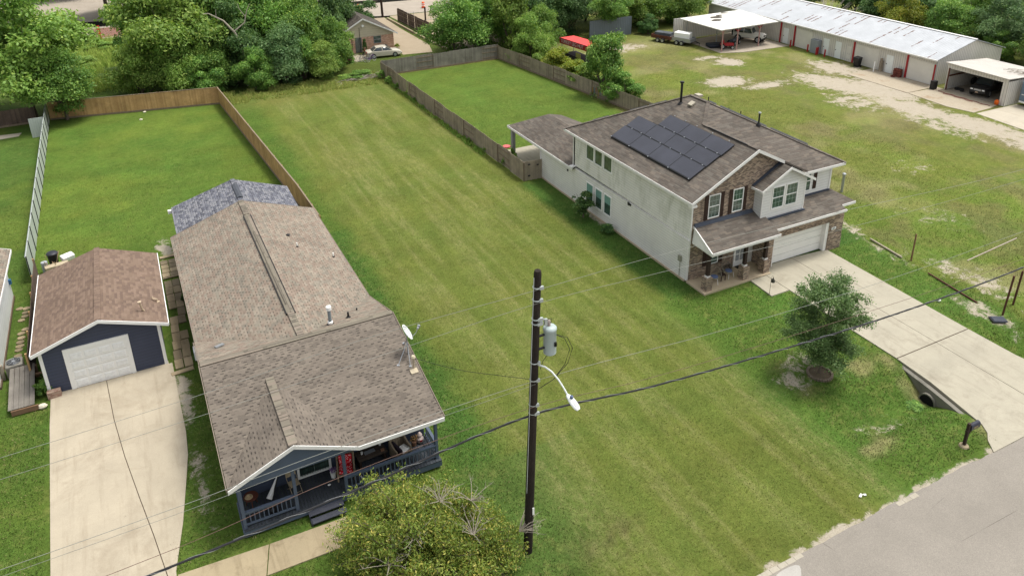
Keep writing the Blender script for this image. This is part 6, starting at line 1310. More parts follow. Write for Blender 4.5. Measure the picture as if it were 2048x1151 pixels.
mb = MB(); loft(mb, [(-.8,.3,.45,.28,.7),(-.3,.32,.4,.3,.75),(.2,.3,.4,.28,.8),(.9,.26,.4,.22,.75)]); mb.build('hood', M_RED, tc, smooth=True); MB().obox((-.55, 0, .95), (.35, .42, .4)).build('seat', M_RED, tc, bevel=.05)
for x, r_ in ((-.6, .35), (.7, .24)):
    for s in (-1, 1): wheel_(tc, x, s*.42, r_, .2)
MB().path([(.1, 0, .8), (-.1, 0, 1.15)], .02, 6).build('steering_column', M_BLACK, tc)
qd = root('quad_bike', 'dark quad bike behind the red garden tractor', 'quad bike', (74.0, 80.2, .05), rz=R(20), local=True)
mb = MB(); loft(mb, [(-.8,.3,.5,.25,.75),(0,.25,.45,.2,.85),(.8,.3,.5,.22,.8)]); mb.build('body', plain('grey_quad', S(90, 96, 108), .5), qd, smooth=True)
for x in (-.6, .6):
    for s in (-1, 1): wheel_(qd, x, s*.45, .3, .22)
tag(MB().obox((71.1, 80.3, .3), (2.6, 1.6, .5), -.3).build('tarp_heap', plain('blue_black_tarp', S(40, 46, 60), .6, .4, 1.5), None, (71.1, 80.3, 0), bevel=.2), 'low dark tarpaulin heap on the carport floor', 'tarpaulin')
# utility trailers by the carport
def trailer(label, loc, rz, load, lm):
    t = root('utility_trailer', label, 'trailer', loc, 'utility trailers by the carport', rz, local=True)
    MB().box(-1.5, 1.5, -.8, .8, .5, .58).build('bed', M_DARKB, t); mb = MB()
    for (a, b, c, d) in ((-1.5,1.5,-.84,-.8),(-1.5,1.5,.8,.84),(-1.54,-1.5,-.84,.84),(1.5,1.54,-.84,.84)): mb.box(a, b, c, d, .5, 1.0)
    mb.build('side_boards', lm, t); mb = MB(); mb.beam((1.5, .5, .5), (2.6, 0, .5), .08, .08); mb.beam((1.5, -.5, .5), (2.6, 0, .5), .08, .08); mb.path([(2.5, 0, .5), (2.5, 0, .02)], .03, 6); mb.build('drawbar', M_BLACK, t)
    for x in (-.4, .35):
        for s in (-1, 1): wheel_(t, x, s*.95, .32, .2)
    if load: MB().obox(load[0], load[1], .1).build('load', load[2], t, bevel=.1)
    return t
trailer('brown sided utility trailer with a dark load, left of the white box trailer', (67.0, 86.4, 0), R(-68), ((0, 0, 1.1), (2.4, 1.2, .5), plain('load_dark', S(92, 98, 104), .7, .3, 2)), planks('rust_boards', [S(130,84,66), S(110,70,58), S(150,110,90)], .2, along='y'))
t2 = trailer('utility trailer loaded with a white box beside the carport', (68.3, 83.9, 0), R(-68), ((.0, 0, 1.2), (2.2, 1.3, .9), M_WHITE), M_GREYM)
bt = root('boom_hitch', 'tangle of dark equipment at the left end of the carport', 'equipment', (69.3, 84.6, 0), local=True); mb = MB()
for k in range(9): a = k*.7; mb.beam((math.cos(a)*.6, math.sin(a)*.6, .1), (math.cos(a+2)*.5, math.sin(a+2)*.5, .9+.5*math.sin(k)), .06, .06)
mb.build('frame', M_BLACK, bt); MB().lathe((.4, -.4, .35), [(.3, 0), (.3, .18)], 14, 'y').build('wheel', M_TYRE, bt)
# bits in the truck garage
tt = MB().lathe((84.5, 52.6, .5), [(.28, 0), (.45, .02), (.48, .1), (.45, .26), (.28, .28)], 18, 'y'); tag(tt.build('loose_tyre', M_TYRE, None, (84.5, 52.7, 0), smooth=True), 'big black tyre leaning on the wall inside the truck garage', 'tyre')
mb = MB(); g_ = random.Random(6)
for k in range(7): mb.obox((81.2+g_.uniform(-.3, .3), 52.3+g_.uniform(-.6, .4), .15), (.35, .3, .25), g_.uniform(0, 3))
tag(mb.build('tool_pile', M_BLACK, None, (81.2, 52.3, 0), bevel=.03), 'pile of black bags just inside the truck garage', 'bags')
ot = root('propane_tank', 'round orange tank beside the truck garage opening', 'tank', (80.0, 47.1, 0), local=True); MB().lathe((0, 0, .05), [(.14, 0), (.2, .06), (.22, .25), (.2, .42), (.1, .5)], 14).build('tank_body', plain('orange_paint', S(240, 110, 30, .85), .4), ot, smooth=True); MB().lathe((0, 0, .5), [(.08, 0), (.08, .1)], 10).build('valve_guard', plain('orange_guard', S(240, 120, 50, .85), .4), ot)
hs_ = MB(); pts = [(78.9+.1*math.sin(k*1.3), 53-k*.28, .1) for k in range(22)]; hs_.path(pts, .03, 6); hs_.path([(x-.25, y, .1) for x, y, z in pts[3:16]], .025, 6); tag(hs_.build('red_hose', plain('hose_red', S(150, 80, 70), .7), None, (78.9, 50, 0)), 'faded red hose lying along the garage apron', 'hose')
cm = root('camper', 'blue-grey camper trailer at the right edge', 'camper', (83.2, 43.6, 0), rz=R(0), local=True)
mb = MB(); mb.prism([(-1.6, .6), (1.6, .6), (1.6, 2.6), (1.4, 2.85), (-1.4, 2.85), (-1.6, 2.6)], 'y', -3.2, 2.3); mb.build('body', plain('camper_blue', S(120, 140, 158, .7), .5, .06, 2), cm, bevel=.06); MB().box(-1.63, -1.6, -3, 2.1, 1.25, 1.33).build('trim_stripe', M_TRIM, cm); MB().box(-1.64, -1.6, .6, 1.5, 1.6, 2.3).build('window', plain('camper_glass', S(196, 170, 130), .4), cm); MB().box(-1.6, 1.6, -3.15, 2.25, .42, .6).build('skirt', M_WHITE, cm)
for y in (-1.2, -.4): MB().lathe((-1.55, y, .33), [(.33, 0), (.33, .2)], 16, 'x').build('wheel', M_TYRE, cm)
tag(MB().box(82.0, 82.9, 45.95, 46.05, .3, 1.9).build('cream_board', plain('cream_board', S(222, 208, 178), .7), None, (82.4, 46, 0)), 'cream panel leaning between the truck garage and the camper', 'board')
# street things: barrels, pole, bin, net
br_ = root('traffic_barrel', 'orange and white traffic barrel on the far street left of the white pickup', 'traffic barrel', (46.45, 125.2, 0), 'orange traffic barrels', local=True)
MB().lathe((0, 0, .06), [(.3, 0), (.27, .3), (.25, .62), (.22, .92), (.12, 1.0)], 16).build('drum', plain('barrel_orange', S(240, 96, 48, .9), .5), br_, smooth=True)
mb = MB()
for z, r_ in ((.38, .272), (.66, .258)): mb.lathe((0, 0, z), [(r_, 0), (r_-.008, .12)], 16)
mb.build('stripes', M_WHITE, br_); MB().lathe((0, 0, 0), [(.4, 0), (.4, .06)], 16).build('base', M_BLACK, br_)
copy_tree(br_, (36.4, 128.9, 0), label='orange and white traffic barrel behind the cottage roof')
tp = MB(); tp.path([(38.1, 121.5, -.2), (37.9, 121.5, 9.5)], [.2, .15], 12); tag(tp.build('telephone_pole', M_DKWOOD, None, (38.1, 121.5, 0), smooth=True), 'dark wooden telephone pole on the grass strip by the far street', 'pole')
mb = MB(); mb.poly([(36.0, 121.8, .03), (39.0, 121.0, .03), (39.6, 122.0, .03), (36.8, 123.0, .03)]); struct(mb.build('verge', M_LAWN))
on = root('safety_net', 'orange safety netting fence on a stake by the far street', 'net fence', (-2.6, 128.4, 0)); MB().box(-2.7, -2.35, 128.35, 128.45, 0, 1.9).build('stake', plain('net_orange', S(236, 70, 50, .9), .6), on); q = N('net'); q.fin(S(226, 120, 100, .8), .8); trn = q.n('BsdfTransparent'); mx = q.n('MixShader'); mx.inputs[0].default_value = .45; q.l(trn.outputs[0], mx.inputs[1]); q.l(q.b.outputs[0], mx.inputs[2]); q.l(mx.outputs[0], q.out.inputs[0]); MB().box(-3.2, 2.0, 128.5, 128.53, .1, 1.5).build('netting', q.m, on)
tag(MB().lathe((-3.4, 128.1, 0), [(.3, 0), (.38, .6), (.3, .95)], 12).build('black_bin', M_BLACK, None, (-3.4, 128.1, 0), smooth=True), 'black bin beside the orange net stake', 'bin')
# bicycles
def bike(label, loc, rz, col):
    t = root('bicycle', label, 'bicycle', loc, 'bicycles by the sedan', rz, local=True); rmx = plain('bike_'+label[:4], col, .5)
    for x in (-.5, .5):
        mb = MB(); pts = [(x+.33*math.cos(a), 0, .34+.33*math.sin(a)) for a in np.linspace(0, 2*math.pi, 19)]; mb.path(pts, .022, 6, cap=False); w_ = mb.build('wheel', plain('white_tyre', S(190, 186, 190), .6), t)
        sp = MB()
        for k in range(6): a = k*math.pi/6; sp.path([(x+.32*math.cos(a), 0, .34+.32*math.sin(a)), (x-.32*math.cos(a), 0, .34-.32*math.sin(a))], .004, 4)
        sp.build('spokes', M_GREYM, w_)
    mb = MB(); mb.path([(-.5, 0, .34), (-.08, 0, .36), (.34, 0, .82), (-.2, 0, .78), (-.08, 0, .36)], .022, 6); mb.path([(-.5, 0, .34), (-.2, 0, .78), (-.22, 0, .92)], .018, 6); mb.path([(.5, 0, .34), (.34, 0, .82), (.32, 0, .98)], .02, 6); mb.build('frame', rmx, t)
    mb = MB(); mb.path([(.25, -.27, 1.0), (.32, -.1, 1.0), (.32, .1, 1.0), (.25, .27, 1.0)], .016, 6); mb.build('handlebar', M_BLACK, t); MB().obox((-.24, 0, .94), (.26, .14, .07)).build('saddle', M_BLACK, t, bevel=.02); return t
bike('purple child bicycle with pale tyres, nearest the fence corner', (28.3, 96.4, 0), R(25), S(150, 90, 190)); bike('silver bicycle left of the purple one', (27.2, 96.8, 0), R(-50), S(180, 180, 186)); bike('dark red bicycle behind the purple one', (27.7, 97.1, 0), R(10), S(110, 40, 44))
mb = MB(); mb.box(29.8, 30.3, 100.0, 100.5, 0, .8); mb.box(31.0, 31.8, 100.2, 100.9, 0, .9); tag(mb.build('black_grill', M_BLACK, None, (31, 100.5, 0), bevel=.05), 'black barbecue and box against the cottage wall behind the sedan', 'barbecue')
# ------------------------------------------------------------------ utility pole, lamp, wires
M_POLE = planks('creosote_pole', [S(60, 52, 46), S(48, 43, 39), S(96, 84, 74)], .1, gap=0, streak=.8)
M_ALU = plain('pale_aluminium', (.62, .66, .64, 1), .4, .06, 6)
M_BRKT = plain('bracket_grey', (.42, .46, .45, 1), .5, .1, 9, metal=.4)
BX, BY = 10.87, 20.77; TX = 11.33
PXZ = lambda z: BX+(TX-BX)*z/12.7
up_ = root('utility_pole', 'tall dark utility pole with grey transformer on the empty lot', 'utility pole', (BX, BY, 0))
mb = MB(); mb.path([(PXZ(z), BY, z) for z in (-.2, 3, 6, 9, 12.6, 12.72)], [.185, .175, .165, .15, .135, .115], 18); mb.build('pole', M_POLE, up_, smooth=True)
tr = root('transformer', 'x', 'x') if 0 else None
tx = 11.78
t_ = MB().lathe((tx, BY-.08, 9.22), [(.2, 0), (.235, .03), (.235, .98), (.25, 1.0), (.25, 1.08), (.2, 1.14), (.1, 1.17)], 24).build('transformer', plain('transformer_grey', S(178, 192, 190, .8), .4, .06, 4), up_, smooth=True)
t_['label'] = 'pale grey pole-mounted transformer can'
mb = MB(); mb.lathe((tx-.03, BY-.06, 10.36), [(.06, 0), (.075, .04), (.05, .08), (.075, .12), (.05, .16), (.07, .2), (.03, .26)], 10); mb.build('bushing', plain('porcelain', S(190, 176, 168), .3), t_, smooth=True)
mb = MB(); mb.box(PXZ(9.6), tx-.2, BY-.12, BY-.04, 9.5, 9.56); mb.box(PXZ(10.1), tx-.2, BY-.12, BY-.04, 10.05, 10.11); mb.build('mount', M_BLACK, t_)
mb = MB(); mb.box(tx+.05, tx+.13, BY-.36, BY-.31, 9.62, 9.8); mb.lathe((tx+.09, BY-.36, 9.72), [(.04, 0), (.04, .05)], 8, 'y'); mb.build('gauge', M_BLACK, t_)
for z, w_ in ((12.05, .16), (11.55, .14), (10.78, .2), (10.6, .22), (8.95, .12), (8.2, .14), (7.1, .14), (6.72, .2)):
    x = PXZ(z); mb = MB(); mb.lathe((x, BY, z), [(.155, 0), (.165, .01), (.165, .035), (.155, .045)], 16); mb.obox((x+.1, BY-.13, z+.02), (w_, .08, .12)); mb.build('pole_band', M_BRKT, up_)
mb = MB(); mb.obox((PXZ(11)+.18, BY-.12, 10.78), (.3, .05, .06), 0, 0, .5); mb.obox((PXZ(11)+.32, BY-.12, 10.62), (.1, .08, .26)); mb.build('cutout_fuse', M_BRKT, up_)
mb = MB(); mb.box(BX+.12, BX+.2, BY-.19, BY-.17, 1.9, 2.25); mb.build('pole_tag', M_WHITE, up_)
mb = MB()
mb.path([(11.6, BY-.1, 10.6), (11.7, BY-.15, 10.75), (11.85, BY-.1, 10.65), (11.8, BY-.1, 10.5)], .012, 5)
for q_ in (0, .12): mb.path([(12.0, BY-.1, 9.95), (12.35+q_, BY-.15, 9.7), (12.55+q_, BY-.2, 9.2), (12.35+q_, BY-.2, 8.6), (11.9, BY-.15, 8.05), (11.3, BY-.1, 7.8)], .012, 5)
mb.path([(11.7, BY-.1, 9.2), (11.5, BY-.1, 9.0), (11.35, BY-.15, 8.7)], .012, 5)
mb.build('jumper_wires', M_BLACK, up_)
mb = MB(); mb.path([(PXZ(z)-.17, BY-.06, z) for z in (3, 6, 9, 12.5)], .01, 5); mb.build('ground_wire', M_ALU, up_)
sl = root('street_lamp', 'white cobra-head street lamp on a curved arm from the pole', 'street lamp', (PXZ(8.9), BY, 8.9))
mb = MB(); A0 = (PXZ(8.9)+.13, BY-.1, 8.85); L1_ = (11.92, 19.6, 8.02)
mb.path([A0, (11.48, 20.5, 8.83), (11.64, 20.3, 8.70), (11.78, 20.05, 8.47), (11.87, 19.8, 8.22), L1_], .032, 8)
mb.build('arm', M_ALU, sl, smooth=True)
mb = MB(); dl_ = Vector((.16, -.62, -.36)).normalized(); base = Vector(L1_)-dl_*.05; sd_ = dl_.cross(Vector((0,0,1))).normalized(); upv = sd_.cross(dl_).normalized()
secs = [(0, .06, .05), (.08, .10, .08), (.22, .13, .10), (.38, .145, .09), (.55, .135, .08), (.66, .08, .05)]; n = 14; i0 = 0
for (s_, w_, h_) in secs:
    for j in range(n):
        a = 2*math.pi*j/n; p = base+dl_*s_+sd_*w_*math.cos(a)+upv*h_*math.sin(a)*(1 if math.sin(a) > 0 else .6); mb.v.append(tuple(p))
for k in range(len(secs)-1):
    for j in range(n): j2 = (j+1) % n; mb.f.append((k*n+j, k*n+j2, (k+1)*n+j2, (k+1)*n+j))
mb.f.append(tuple(range(n))[::-1]); mb.f.append(tuple((len(secs)-1)*n+j for j in range(n)))
lh_ = mb.build('lamp_head', plain('lamp_white', (.66, .69, .68, 1), .4, .04, 6), sl, smooth=True)
pc = base+dl_*.2+upv*.10; MB().lathe(tuple(pc), [(.06, 0), (.06, .08), (.03, .1)], 12).build('photocell', plain('photocell_blue', (.05, .08, .16, 1), .4), lh_, smooth=True)
mb = MB()
for k in range(6): c_ = base+dl_*(.36+k*.035)+upv*(.088-.002*k); mb.beam(c_-sd_*.07, c_+sd_*.07, .012, .012)
mb.build('vent_slots', M_GREYM, lh_)
def wire(name, label, pts, r, mat, group='overhead wires', sag_pts=14):
    """smooth curve through the measured points, built along the street"""
    P = [Vector(p) for p in pts]; out = []; n_ = len(P)
    sl_ = [(P[i+1]-P[i])/max(.01, (P[i+1]-P[i]).length) for i in range(n_-1)]; tg = [sl_[0]]+[(sl_[i-1]+sl_[i])*.5 for i in range(1, n_-1)]+[sl_[-1]]
    for i in range(n_-1):
        L_i = (P[i+1]-P[i]).length
        for k in range(sag_pts): t = k/sag_pts; out.append(P[i]*(2*t**3-3*t*t+1)+tg[i]*L_i*(t**3-2*t*t+t)+P[i+1]*(-2*t**3+3*t*t)+tg[i+1]*L_i*(t**3-t*t))
    out.append(P[-1]); mb = MB(); mb.path(out, r, 6); o = mb.build(name, mat, None, tuple(P[len(P)//2]), smooth=True); tag(o, label, 'wire', group); return out, o
M_CABLE = plain('black_cable', (.018, .018, .02, 1), .6); M_WIRE = plain('bare_wire', (.22, .23, .20, 1), .6); M_COP = plain('copper_brown_wire', S(128, 100, 88, .6), .6)
L_, Rr_ = -40, 75
o1, wob = wire('cable_bundle', 'thick black lashed cable bundle crossing low along the street', [(L_, BY, 4.9), (-1.4, BY, 5.78), (4.1, BY, 6.12), (BX+.2, BY, 6.62), (16.5, BY, 5.9), (24.8, BY, 5.2), (31.5, BY, 4.82), (41.2, BY, 4.7), (Rr_, BY, 6.6)], .038, M_CABLE)
mb = MB(); k = 0
for i in range(len(o1)-1):      # pale lashing wire wound round it
    p, q2 = o1[i], o1[i+1]
    if p.x < -6 or p.x > 50: continue
    n_ = int((q2-p).length/.1)+1
    for j in range(n_): t = j/n_; c_ = p.lerp(q2, t); mb.v.append(tuple(c_+Vector((0, .045*math.cos(k*.42), .045*math.sin(k*.42))))); k += 1
P_ = [Vector(v) for v in mb.v]; mb = MB()
for i in range(0, len(P_)-1): mb.beam(P_[i], P_[i+1], .008, .008)
OFF[wob.name] = tuple(o1[14*4]); OFF[wob.name] = tuple(wob.location); mb.build('lashing', plain('lashing_grey', (.30, .31, .31, 1), .5), wob)
wire('power_line', 'upper pale bare power line at the top of the pole', [(L_, BY, 11.2), (-.4, BY, 11.63), (5, BY, 11.95), (PXZ(12)+.1, BY-.15, 12.05), (16, BY, 11.95), (22.6, BY, 11.73), (38.9, BY, 10.9), (Rr_, BY, 11.5)], .006, M_WIRE)
wire('power_line', 'second pale bare power line just below the topmost one', [(L_, BY, 10.6), (-.4, BY, 10.92), (5, BY, 11.14), (PXZ(11.5)+.1, BY-.15, 11.5), (16, BY, 11.2), (27, BY, 10.6), (39.1, BY, 10.3), (Rr_, BY, 10.9)], .006, M_WIRE)
wire('power_line', 'pale insulated line passing in front of the young tree', [(L_, BY, 7.9), (-.8, BY, 7.95), (3.3, BY, 8.12), (PXZ(8.2)+.1, BY-.15, 8.25), (19.8, BY, 7.48), (28, BY, 7.1), (40.3, BY, 7.1), (Rr_, BY, 8.2)], .008, M_WIRE)
wire('power_line', 'pale line ending at the pole over the porch roof, left side only', [(L_, BY, 7.7), (-.9, BY, 7.7), (4.1, BY, 7.9), (PXZ(8)+.0, BY-.15, 8.1)], .006, M_WIRE)
wire('phone_line', 'thin copper-brown phone line between the bundle and the pale lines', [(L_, BY, 6.3), (-1.2, BY, 6.42), (3.5, BY, 6.88), (PXZ(7.1)-.1, BY-.15, 7.1), (16, BY, 6.4), (21.8, BY, 5.98), (34.2, BY, 5.4), (41.1, BY, 5.3), (Rr_, BY, 6.9)], .009, M_COP)
wire('service_drop', 'thin black service line from the pole to the porch roof mast', [(PXZ(8.2), BY, 8.2), (11.0, 23.5, 6.6), (10.4, 26.5, 5.1), (9.4, 29.15, 4.3)], .009, M_CABLE)
wire('service_drop', 'thin dark line from the pole to the metal mast beyond the two-storey house', [(PXZ(8.0), BY, 8.0), (22, 25.5, 5.6), (36, 31.5, 6.0), (44.7, 35.1, 5.0), (48.9, 39.2, 2.0)], .008, M_CABLE) if 0 else None
# pole at the right edge, posts and rails
rp = MB(); rp.path([(44.35, 20.77, -.2), (44.7, 20.77, 9)], [.16, .12], 12); tag(rp.build('street_pole', M_POLE, None, (44.35, 20.77, 0), smooth=True), 'dark wooden pole cut by the right edge with weeds at its foot', 'pole')
M_RUST = plain('rusty_post', S(96, 58, 46, .7), .85, .2, 5); M_TANP = plain('tan_post', S(150, 112, 88, .7), .85, .2, 5)
mb = MB(); mb.path([(44.34, 29.28, -.1), (44.34, 29.28, 1.95), (44.34, 29.28, 2.0)], [.055, .05, .03], 10); tag(mb.build('post', M_TANP, None, (44.34, 29.28, 0)), 'brown wooden post standing at the end of the white rail', 'post', 'old gate posts')
mb = MB(); mb.path([(43.5, 22.4, -.1), (43.75, 22.45, 2.55)], .06, 10); tag(mb.build('post', M_RUST, None, (43.5, 22.4, 0)), 'leaning rusty post with the black bin lid at its foot', 'post', 'old gate posts')
mb = MB(); mb.path([(45.1, 22.8, -.1), (45.2, 22.8, 2.3)], .06, 10); tag(mb.build('post', M_RUST, None, (45.1, 22.8, 0)), 'rusty post cut by the right edge beside the dark pole', 'post', 'old gate posts')
mb = MB(); mb.beam((44.35, 32.6, .1), (44.02, 29.75, .1), .09, .09); tag(mb.build('rail', plain('pale_timber', S(188, 176, 156), .85, .15, 6), None, (44.2, 31, 0)), 'pale timber rail lying on the grass beside the garage', 'rail', 'rails on the grass')
mb = MB(); mb.beam((43.8, 27.6, .08), (43.35, 23.9, .05), .07, .07); tag(mb.build('rail', M_RUST, None, (43.6, 25.7, 0)), 'rusty pipe lying on the grass nearer the street', 'rail', 'rails on the grass')
mb = MB(); mb.beam((46.0, 26.6, .9), (51.5, 26.9, 1.0), .05, .05); tag(mb.build('rail', plain('pinkish_rail', S(206, 190, 176), .7), None, (48, 26.7, .9)), 'raised pale rail at the right edge above the rusty post', 'rail', 'rails on the grass')
bl_ = root('bin_lid', 'flat black bin lid lying at the foot of the rusty post', 'bin lid', (42.75, 22.15, 0), rz=R(-30), local=True)
MB().hexa([(-.45,-.3,.04),(.4,-.3,.04),(.4,.3,.04),(-.45,.3,.04),(-.38,-.24,.14),(.36,-.24,.14),(.36,.24,.14),(-.38,.24,.14)]).build('lid', plain('lid_slate', S(60, 66, 80), .5, .1, 5), bl_, bevel=.03); MB().beam((-.42, -.3, .06), (-.42, .3, .06), .06, .06).build('handle', M_BLACK, bl_)
mb = MB(); mb.path([(48.96, 39.27, 0), (48.96, 39.27, 1.5)], .1, 10); mb.lathe((48.96, 39.27, 1.45), [(.12, 0), (.15, .04), (.15, .14), (.08, .2)], 10); tag(mb.build('metal_mast', M_GREYM, None, (48.96, 39.27, 0)), 'short grey metal mast beyond the garage roof', 'mast')
mb = MB(); mb.ball((41.5, 25.1, .1), .12, 8, (1, .8, .8)); tag(mb.build('white_bag', M_WHITE, None, (41.5, 25.1, 0)), 'small white bag on the grass right of the driveway', 'bag')
mb = MB(); mb.obox((24.86, 16.5, .05), (.2, .09, .05), .4); mb.obox((25.05, 16.45, .05), (.12, .08, .04), -.4); tag(mb.build('paper_litter', M_WHITE, None, (24.9, 16.5, 0)), 'scrap of white litter on the verge by the road', 'litter')
for i, (x, y, lb) in enumerate(((.9, 88.5, 'white round stone near the cedar fence gate'), (.4, 86.0, 'white flat stone further from the cedar fence'))): mb = MB(); mb.ball((x, y, .07), .16, 9, (1.1, .9, .5)); tag(mb.build('white_stone', plain('stone_w'+str(i), S(220, 214, 190, .8), .8), None, (x, y, 0)), lb, 'stone', 'white stones in the back yard')
# mailbox
mx_ = root('mailbox', 'black mailbox on a dark wooden post by the driveway', 'mailbox', (31.55, 16.42, 0))
MB().box(31.49, 31.61, 16.36, 16.48, -.1, 1.32).build('post', M_DKWOOD, mx_); mb = MB(); mb.box(31.44, 32.1, 16.37, 16.47, .86, .94); mb.beam((31.55, 16.42, .62), (31.85, 16.42, .88), .07, .07); mb.build('arm', M_DKWOOD, mx_)
prof = [(-.11, 0), (.11, 0), (.11, .14)]+[(.11*math.cos(a), .14+.11*math.sin(a)) for a in np.linspace(0, math.pi, 9)[1:-1]]+[(-.11, .14)]
mb = MB(); mb.prism([(16.42+u, .94+v*1.15) for u, v in prof], 'x', 31.64, 32.22); bx_ = mb.build('box', plain('mailbox_black', (.02, .022, .035, 1), .35), mx_)
MB().prism([(16.42+u*1.06, .935+v*1.18) for u, v in prof], 'x', 32.22, 32.25).build('door', plain('mailbox_door', (.05, .055, .07, 1), .35), bx_)
text_mesh('8824', .13, (31.93, 16.305, 1.03), (R(90), 0, 0), plain('number_gold', S(196, 176, 130), .5), bx_)
MB().lathe((31.55, 16.42, -.02), [(.24, 0), (.2, .09), (.1, .12)], 12).build('footing', M_WALK, mx_)
# shepherd hook with feeder
fd = root('bird_feeder', 'small feeder hanging from a shepherd hook beside the entry path', 'bird feeder', (33.05, 30.55, 0)); mb = MB(); mb.path([(33.0, 30.5, 0), (33.0, 30.5, 1.15), (33.05, 30.52, 1.28), (33.15, 30.55, 1.3), (33.24, 30.57, 1.2)], .012, 6); mb.build('hook', M_BLACK, fd)
MB().lathe((33.24, 30.57, .78), [(.04, 0), (.12, .05), (.13, .16), (.05, .28), (.01, .4)], 12).build('feeder', plain('feeder_dark', S(74, 72, 62), .6), fd, smooth=True)
# right porch furniture
M_CUSH = plain('blue_cushion', S(106, 122, 160, .75), .9, .1, 8)
def wicker(label, x, y, rz):
    t = root('patio_chair', label, 'chair', (x, y, .1), 'wicker chairs on the brick porch', rz, local=True); mb = MB()
    for a, b in ((-.2,-.2),(.2,-.2),(-.18,.18),(.18,.18)): mb.path([(a*1.25, b*1.25, 0), (a, b, .36)], .014, 6)
    mb.build('legs', M_WHITE, t); mb = MB(); mb.lathe((0, 0, .36), [(.24, 0), (.27, .03), (.24, .05)], 16); mb.build('seat', plain('wicker_'+label[:4], S(176, 168, 150), .8), t)
    mb = MB()
    for k in range(13):
        a = R(-20+k*220/12); top = (.42*math.cos(a), .34*math.sin(a)+.12, .42+.52*max(.15, math.sin(a*.82+.28))); mb.path([(.25*math.cos(a), .25*math.sin(a), .38), top], .009, 5)
    rim = [(.42*math.cos(R(-20+k*220/24)), .34*math.sin(R(-20+k*220/24))+.12, .42+.52*max(.15, math.sin(R(-20+k*220/24)*.82+.28))) for k in range(25)]; mb.path(rim, .014, 6)
    mb.build('wicker_back', bpy.data.materials['wicker_'+label[:4]], t); MB().lathe((0, 0, .41), [(.2, 0), (.23, .03), (.22, .07), (.1, .09)], 16).build('cushion', M_CUSH, t, smooth=True); return t
wicker('round wicker chair with blue cushion nearest the front door', 32.15, 33.3, R(8)); wicker('matching wicker chair half hidden by the left porch post', 30.85, 33.15, R(-40))
st_ = root('side_table', 'small dark side table between the two wicker chairs', 'table', (31.5, 33.2, .1), local=True); MB().box(-.2, .2, -.2, .2, .4, .43).build('table_top', M_DKWOOD, st_)
for a, b in ((-.16,-.16),(.16,-.16),(.16,.16),(-.16,.16)): MB().box(a-.02, a+.02, b-.02, b+.02, 0, .4).build('leg', M_DKWOOD, st_)
tag(MB().box(33.35, 34.05, 33.75, 34.08, .1, .125).build('doormat', plain('mat_black', (.02, .018, .016, 1), .95), None, (33.7, 33.9, .1)), 'dark mat before the front door of the brick porch', 'doormat')
pf = root('porch_bench', 'dark wooden bench against the brick wall behind the chairs', 'bench', (32.6, 33.95, .1), local=True); MB().box(-.35, .35, -.12, .1, .3, .36).build('seat', M_DKWOOD, pf); MB().box(-.32, -.26, -.1, .08, 0, .3).build('leg', M_DKWOOD, pf); MB().box(.26, .32, -.1, .08, 0, .3).build('leg', M_DKWOOD, pf)
# patio things behind the gate
for i, (x, y, lb) in enumerate(((28.75, 56.8, 'potted green plant by the grey patio post'), (29.1, 58.0, 'taller potted plant beyond the grey patio post'))):
    t = root('potted_plant', lb, 'potted plant', (x, y, .03), 'pots on the patio', local=True); MB().lathe((0, 0, 0), [(.14, 0), (.2, .32), (.17, .32)], 12).build('pot', M_BLACK, t); c = bpy.data.objects.new('foliage', crown_mesh('S_', L_MID)); COL.objects.link(c); c.parent = t; c.location = (0, 0, .7); c.scale = (.38, .38, .5)
tag(MB().box(29.75, 30.35, 54.1, 54.7, .03, .95).build('grill_cart', M_BLACK, None, (30, 54.4, 0), bevel=.04), 'black grill cabinet under the patio roof', 'grill')
tag(MB().lathe((28.35, 57.6, 1.45), [(.1, 0), (.34, .02), (.34, .12), (.1, .16)], 14).build('red_parasol_cover', plain('red_cover', S(220, 110, 110, .8), .7), None, (28.35, 57.6, 1.45)), 'pinkish red round cover showing above the grey fence', 'cover')
MB0 = MB(); MB0.path([(28.35, 57.6, 0), (28.35, 57.6, 1.45)], .03, 6); tag(MB0.build('cover_stand', M_GREYM, None, (28.35, 57.6, 0)), 'thin stand under the pinkish red cover', 'stand')
ch_ = root('patio_dining_chair', 'tan wicker armchair on the patio behind the gate', 'chair', (28.9, 54.6, .03), local=True, rz=1.); MB().box(-.28, .28, -.28, .28, .3, .42).build('seat', plain('tan_wicker', S(190, 150, 96), .8), ch_, bevel=.04); MB().box(-.28, .28, .22, .3, .42, .8).build('backrest', bpy.data.materials['tan_wicker'], ch_, bevel=.04)
for a in (-.22, .22):
    for b in (-.22, .22): MB().box(a-.02, a+.02, b-.02, b+.02, 0, .3).build('leg', M_BLACK, ch_)
